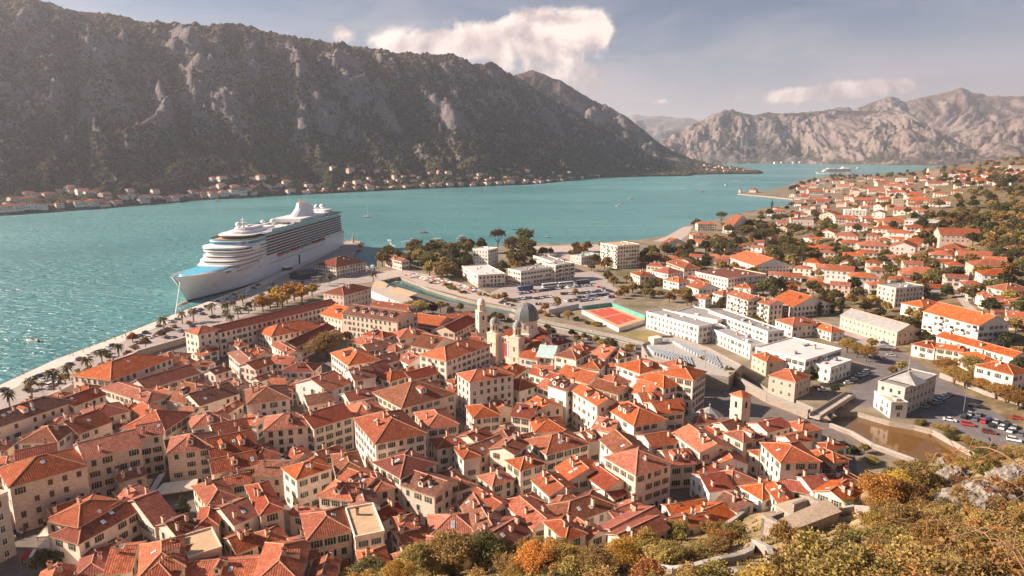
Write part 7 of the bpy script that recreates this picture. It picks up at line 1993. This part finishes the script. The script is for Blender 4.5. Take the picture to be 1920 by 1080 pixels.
ORD = ['nearest', 'second-nearest', 'third-nearest', 'fourth-nearest', 'fifth-nearest', 'sixth-nearest', 'seventh-nearest', 'eighth-nearest', 'ninth-nearest', 'tenth-nearest'] + [f'{n}th-nearest' if n not in (21, 22, 23, 31, 32, 33) else f'{n}{ {1: "st", 2: "nd", 3: "rd"}[n % 10]}-nearest' for n in range(11, 99)]
NUM = ['', 'one', 'two', 'three', 'four', 'five', 'six']
def where_of(p):
    x, y = proj(p); best = min(LM, key=lambda l: math.hypot(l[0] - x, (l[1] - y) * 1.3)); dx, dy = x - best[0], y - best[1]
    rel = ('right of' if dx > 0 else 'left of') if abs(dx) > abs(dy) * 1.1 else ('in front of' if dy > 0 else 'behind')
    return rel, best[2], math.hypot(dx, dy)
POOL = {}
def queue(o, look, p, cat, group, short=None):
    rel, lm, d = where_of(p); POOL.setdefault((look, rel, lm), []).append((d, o, cat, group))
for h in HOUSES:
    form = {'F': 'flat-roofed', 'g': 'gabled', 'h': 'hip-roofed'}[h['typ']]
    k = {'house': 'townhouse', 'suburb': 'suburb house', 'suburb block': 'suburb block', 'block': 'block', 'shore house': 'shore house', 'far hamlet': 'far hamlet house'}[h['kind']]
    look = f"{RN[h['rc']]} {form} {WN[h['wc']]} {k}"
    if h['kind'] == 'house' and h['att']['dormer']: look = f"{NUM[min(6, h['att']['dormer'])]}-dormer " + look
    elif h['kind'] == 'house' and h['att']['chimney'] > 1: look = f"{NUM[min(6, h['att']['chimney'])]}-chimney " + look
    grp = {'house': 'houses of the old town', 'suburb': 'houses of the suburb', 'suburb block': 'flat-roofed blocks of the suburb', 'block': 'larger modern blocks', 'shore house': 'houses on the opposite shore', 'far hamlet': 'houses under the far mountain'}[h['kind']]
    queue(h['root'], look, h['p'], 'house' if 'block' not in h['kind'] else 'building', grp)
for t_ in TREES: queue(t_['root'], t_['look'], t_['p'], 'shrub' if 'shrub' in t_['look'] else 'tree', t_['group'] or 'single trees')
for (look, rel, lm), l in POOL.items():
    l.sort(key=lambda q: q[0])
    for i, (d, o, cat, group) in enumerate(l):
        lab = f'{look} {rel} {lm}' if len(l) == 1 else f'{ORD[min(i, len(ORD) - 1)]} {look} {rel} {lm}'
        tag(o, lab, cat, group)
P2 = {}
for it in ITEMS:
    w = it['where']
    if not w: rel, lm, d = where_of(it['p']); w = f'{rel} {lm}'
    P2.setdefault((it['look'], w), []).append(it)
NTH = ['first', 'second', 'third', 'fourth', 'fifth', 'sixth', 'seventh', 'eighth', 'ninth', 'tenth', 'eleventh', 'twelfth', 'thirteenth', 'fourteenth', 'fifteenth', 'sixteenth']
for (look, w), l in P2.items():
    l.sort(key=lambda it: proj(it['p'])[0])
    for i, it in enumerate(l):
        lab = f'{look} {w}' if len(l) == 1 else f'{look} {w}, {NTH[min(i, 15)]} from left'
        tag(it['root'], lab, it['cat'], it['group'])
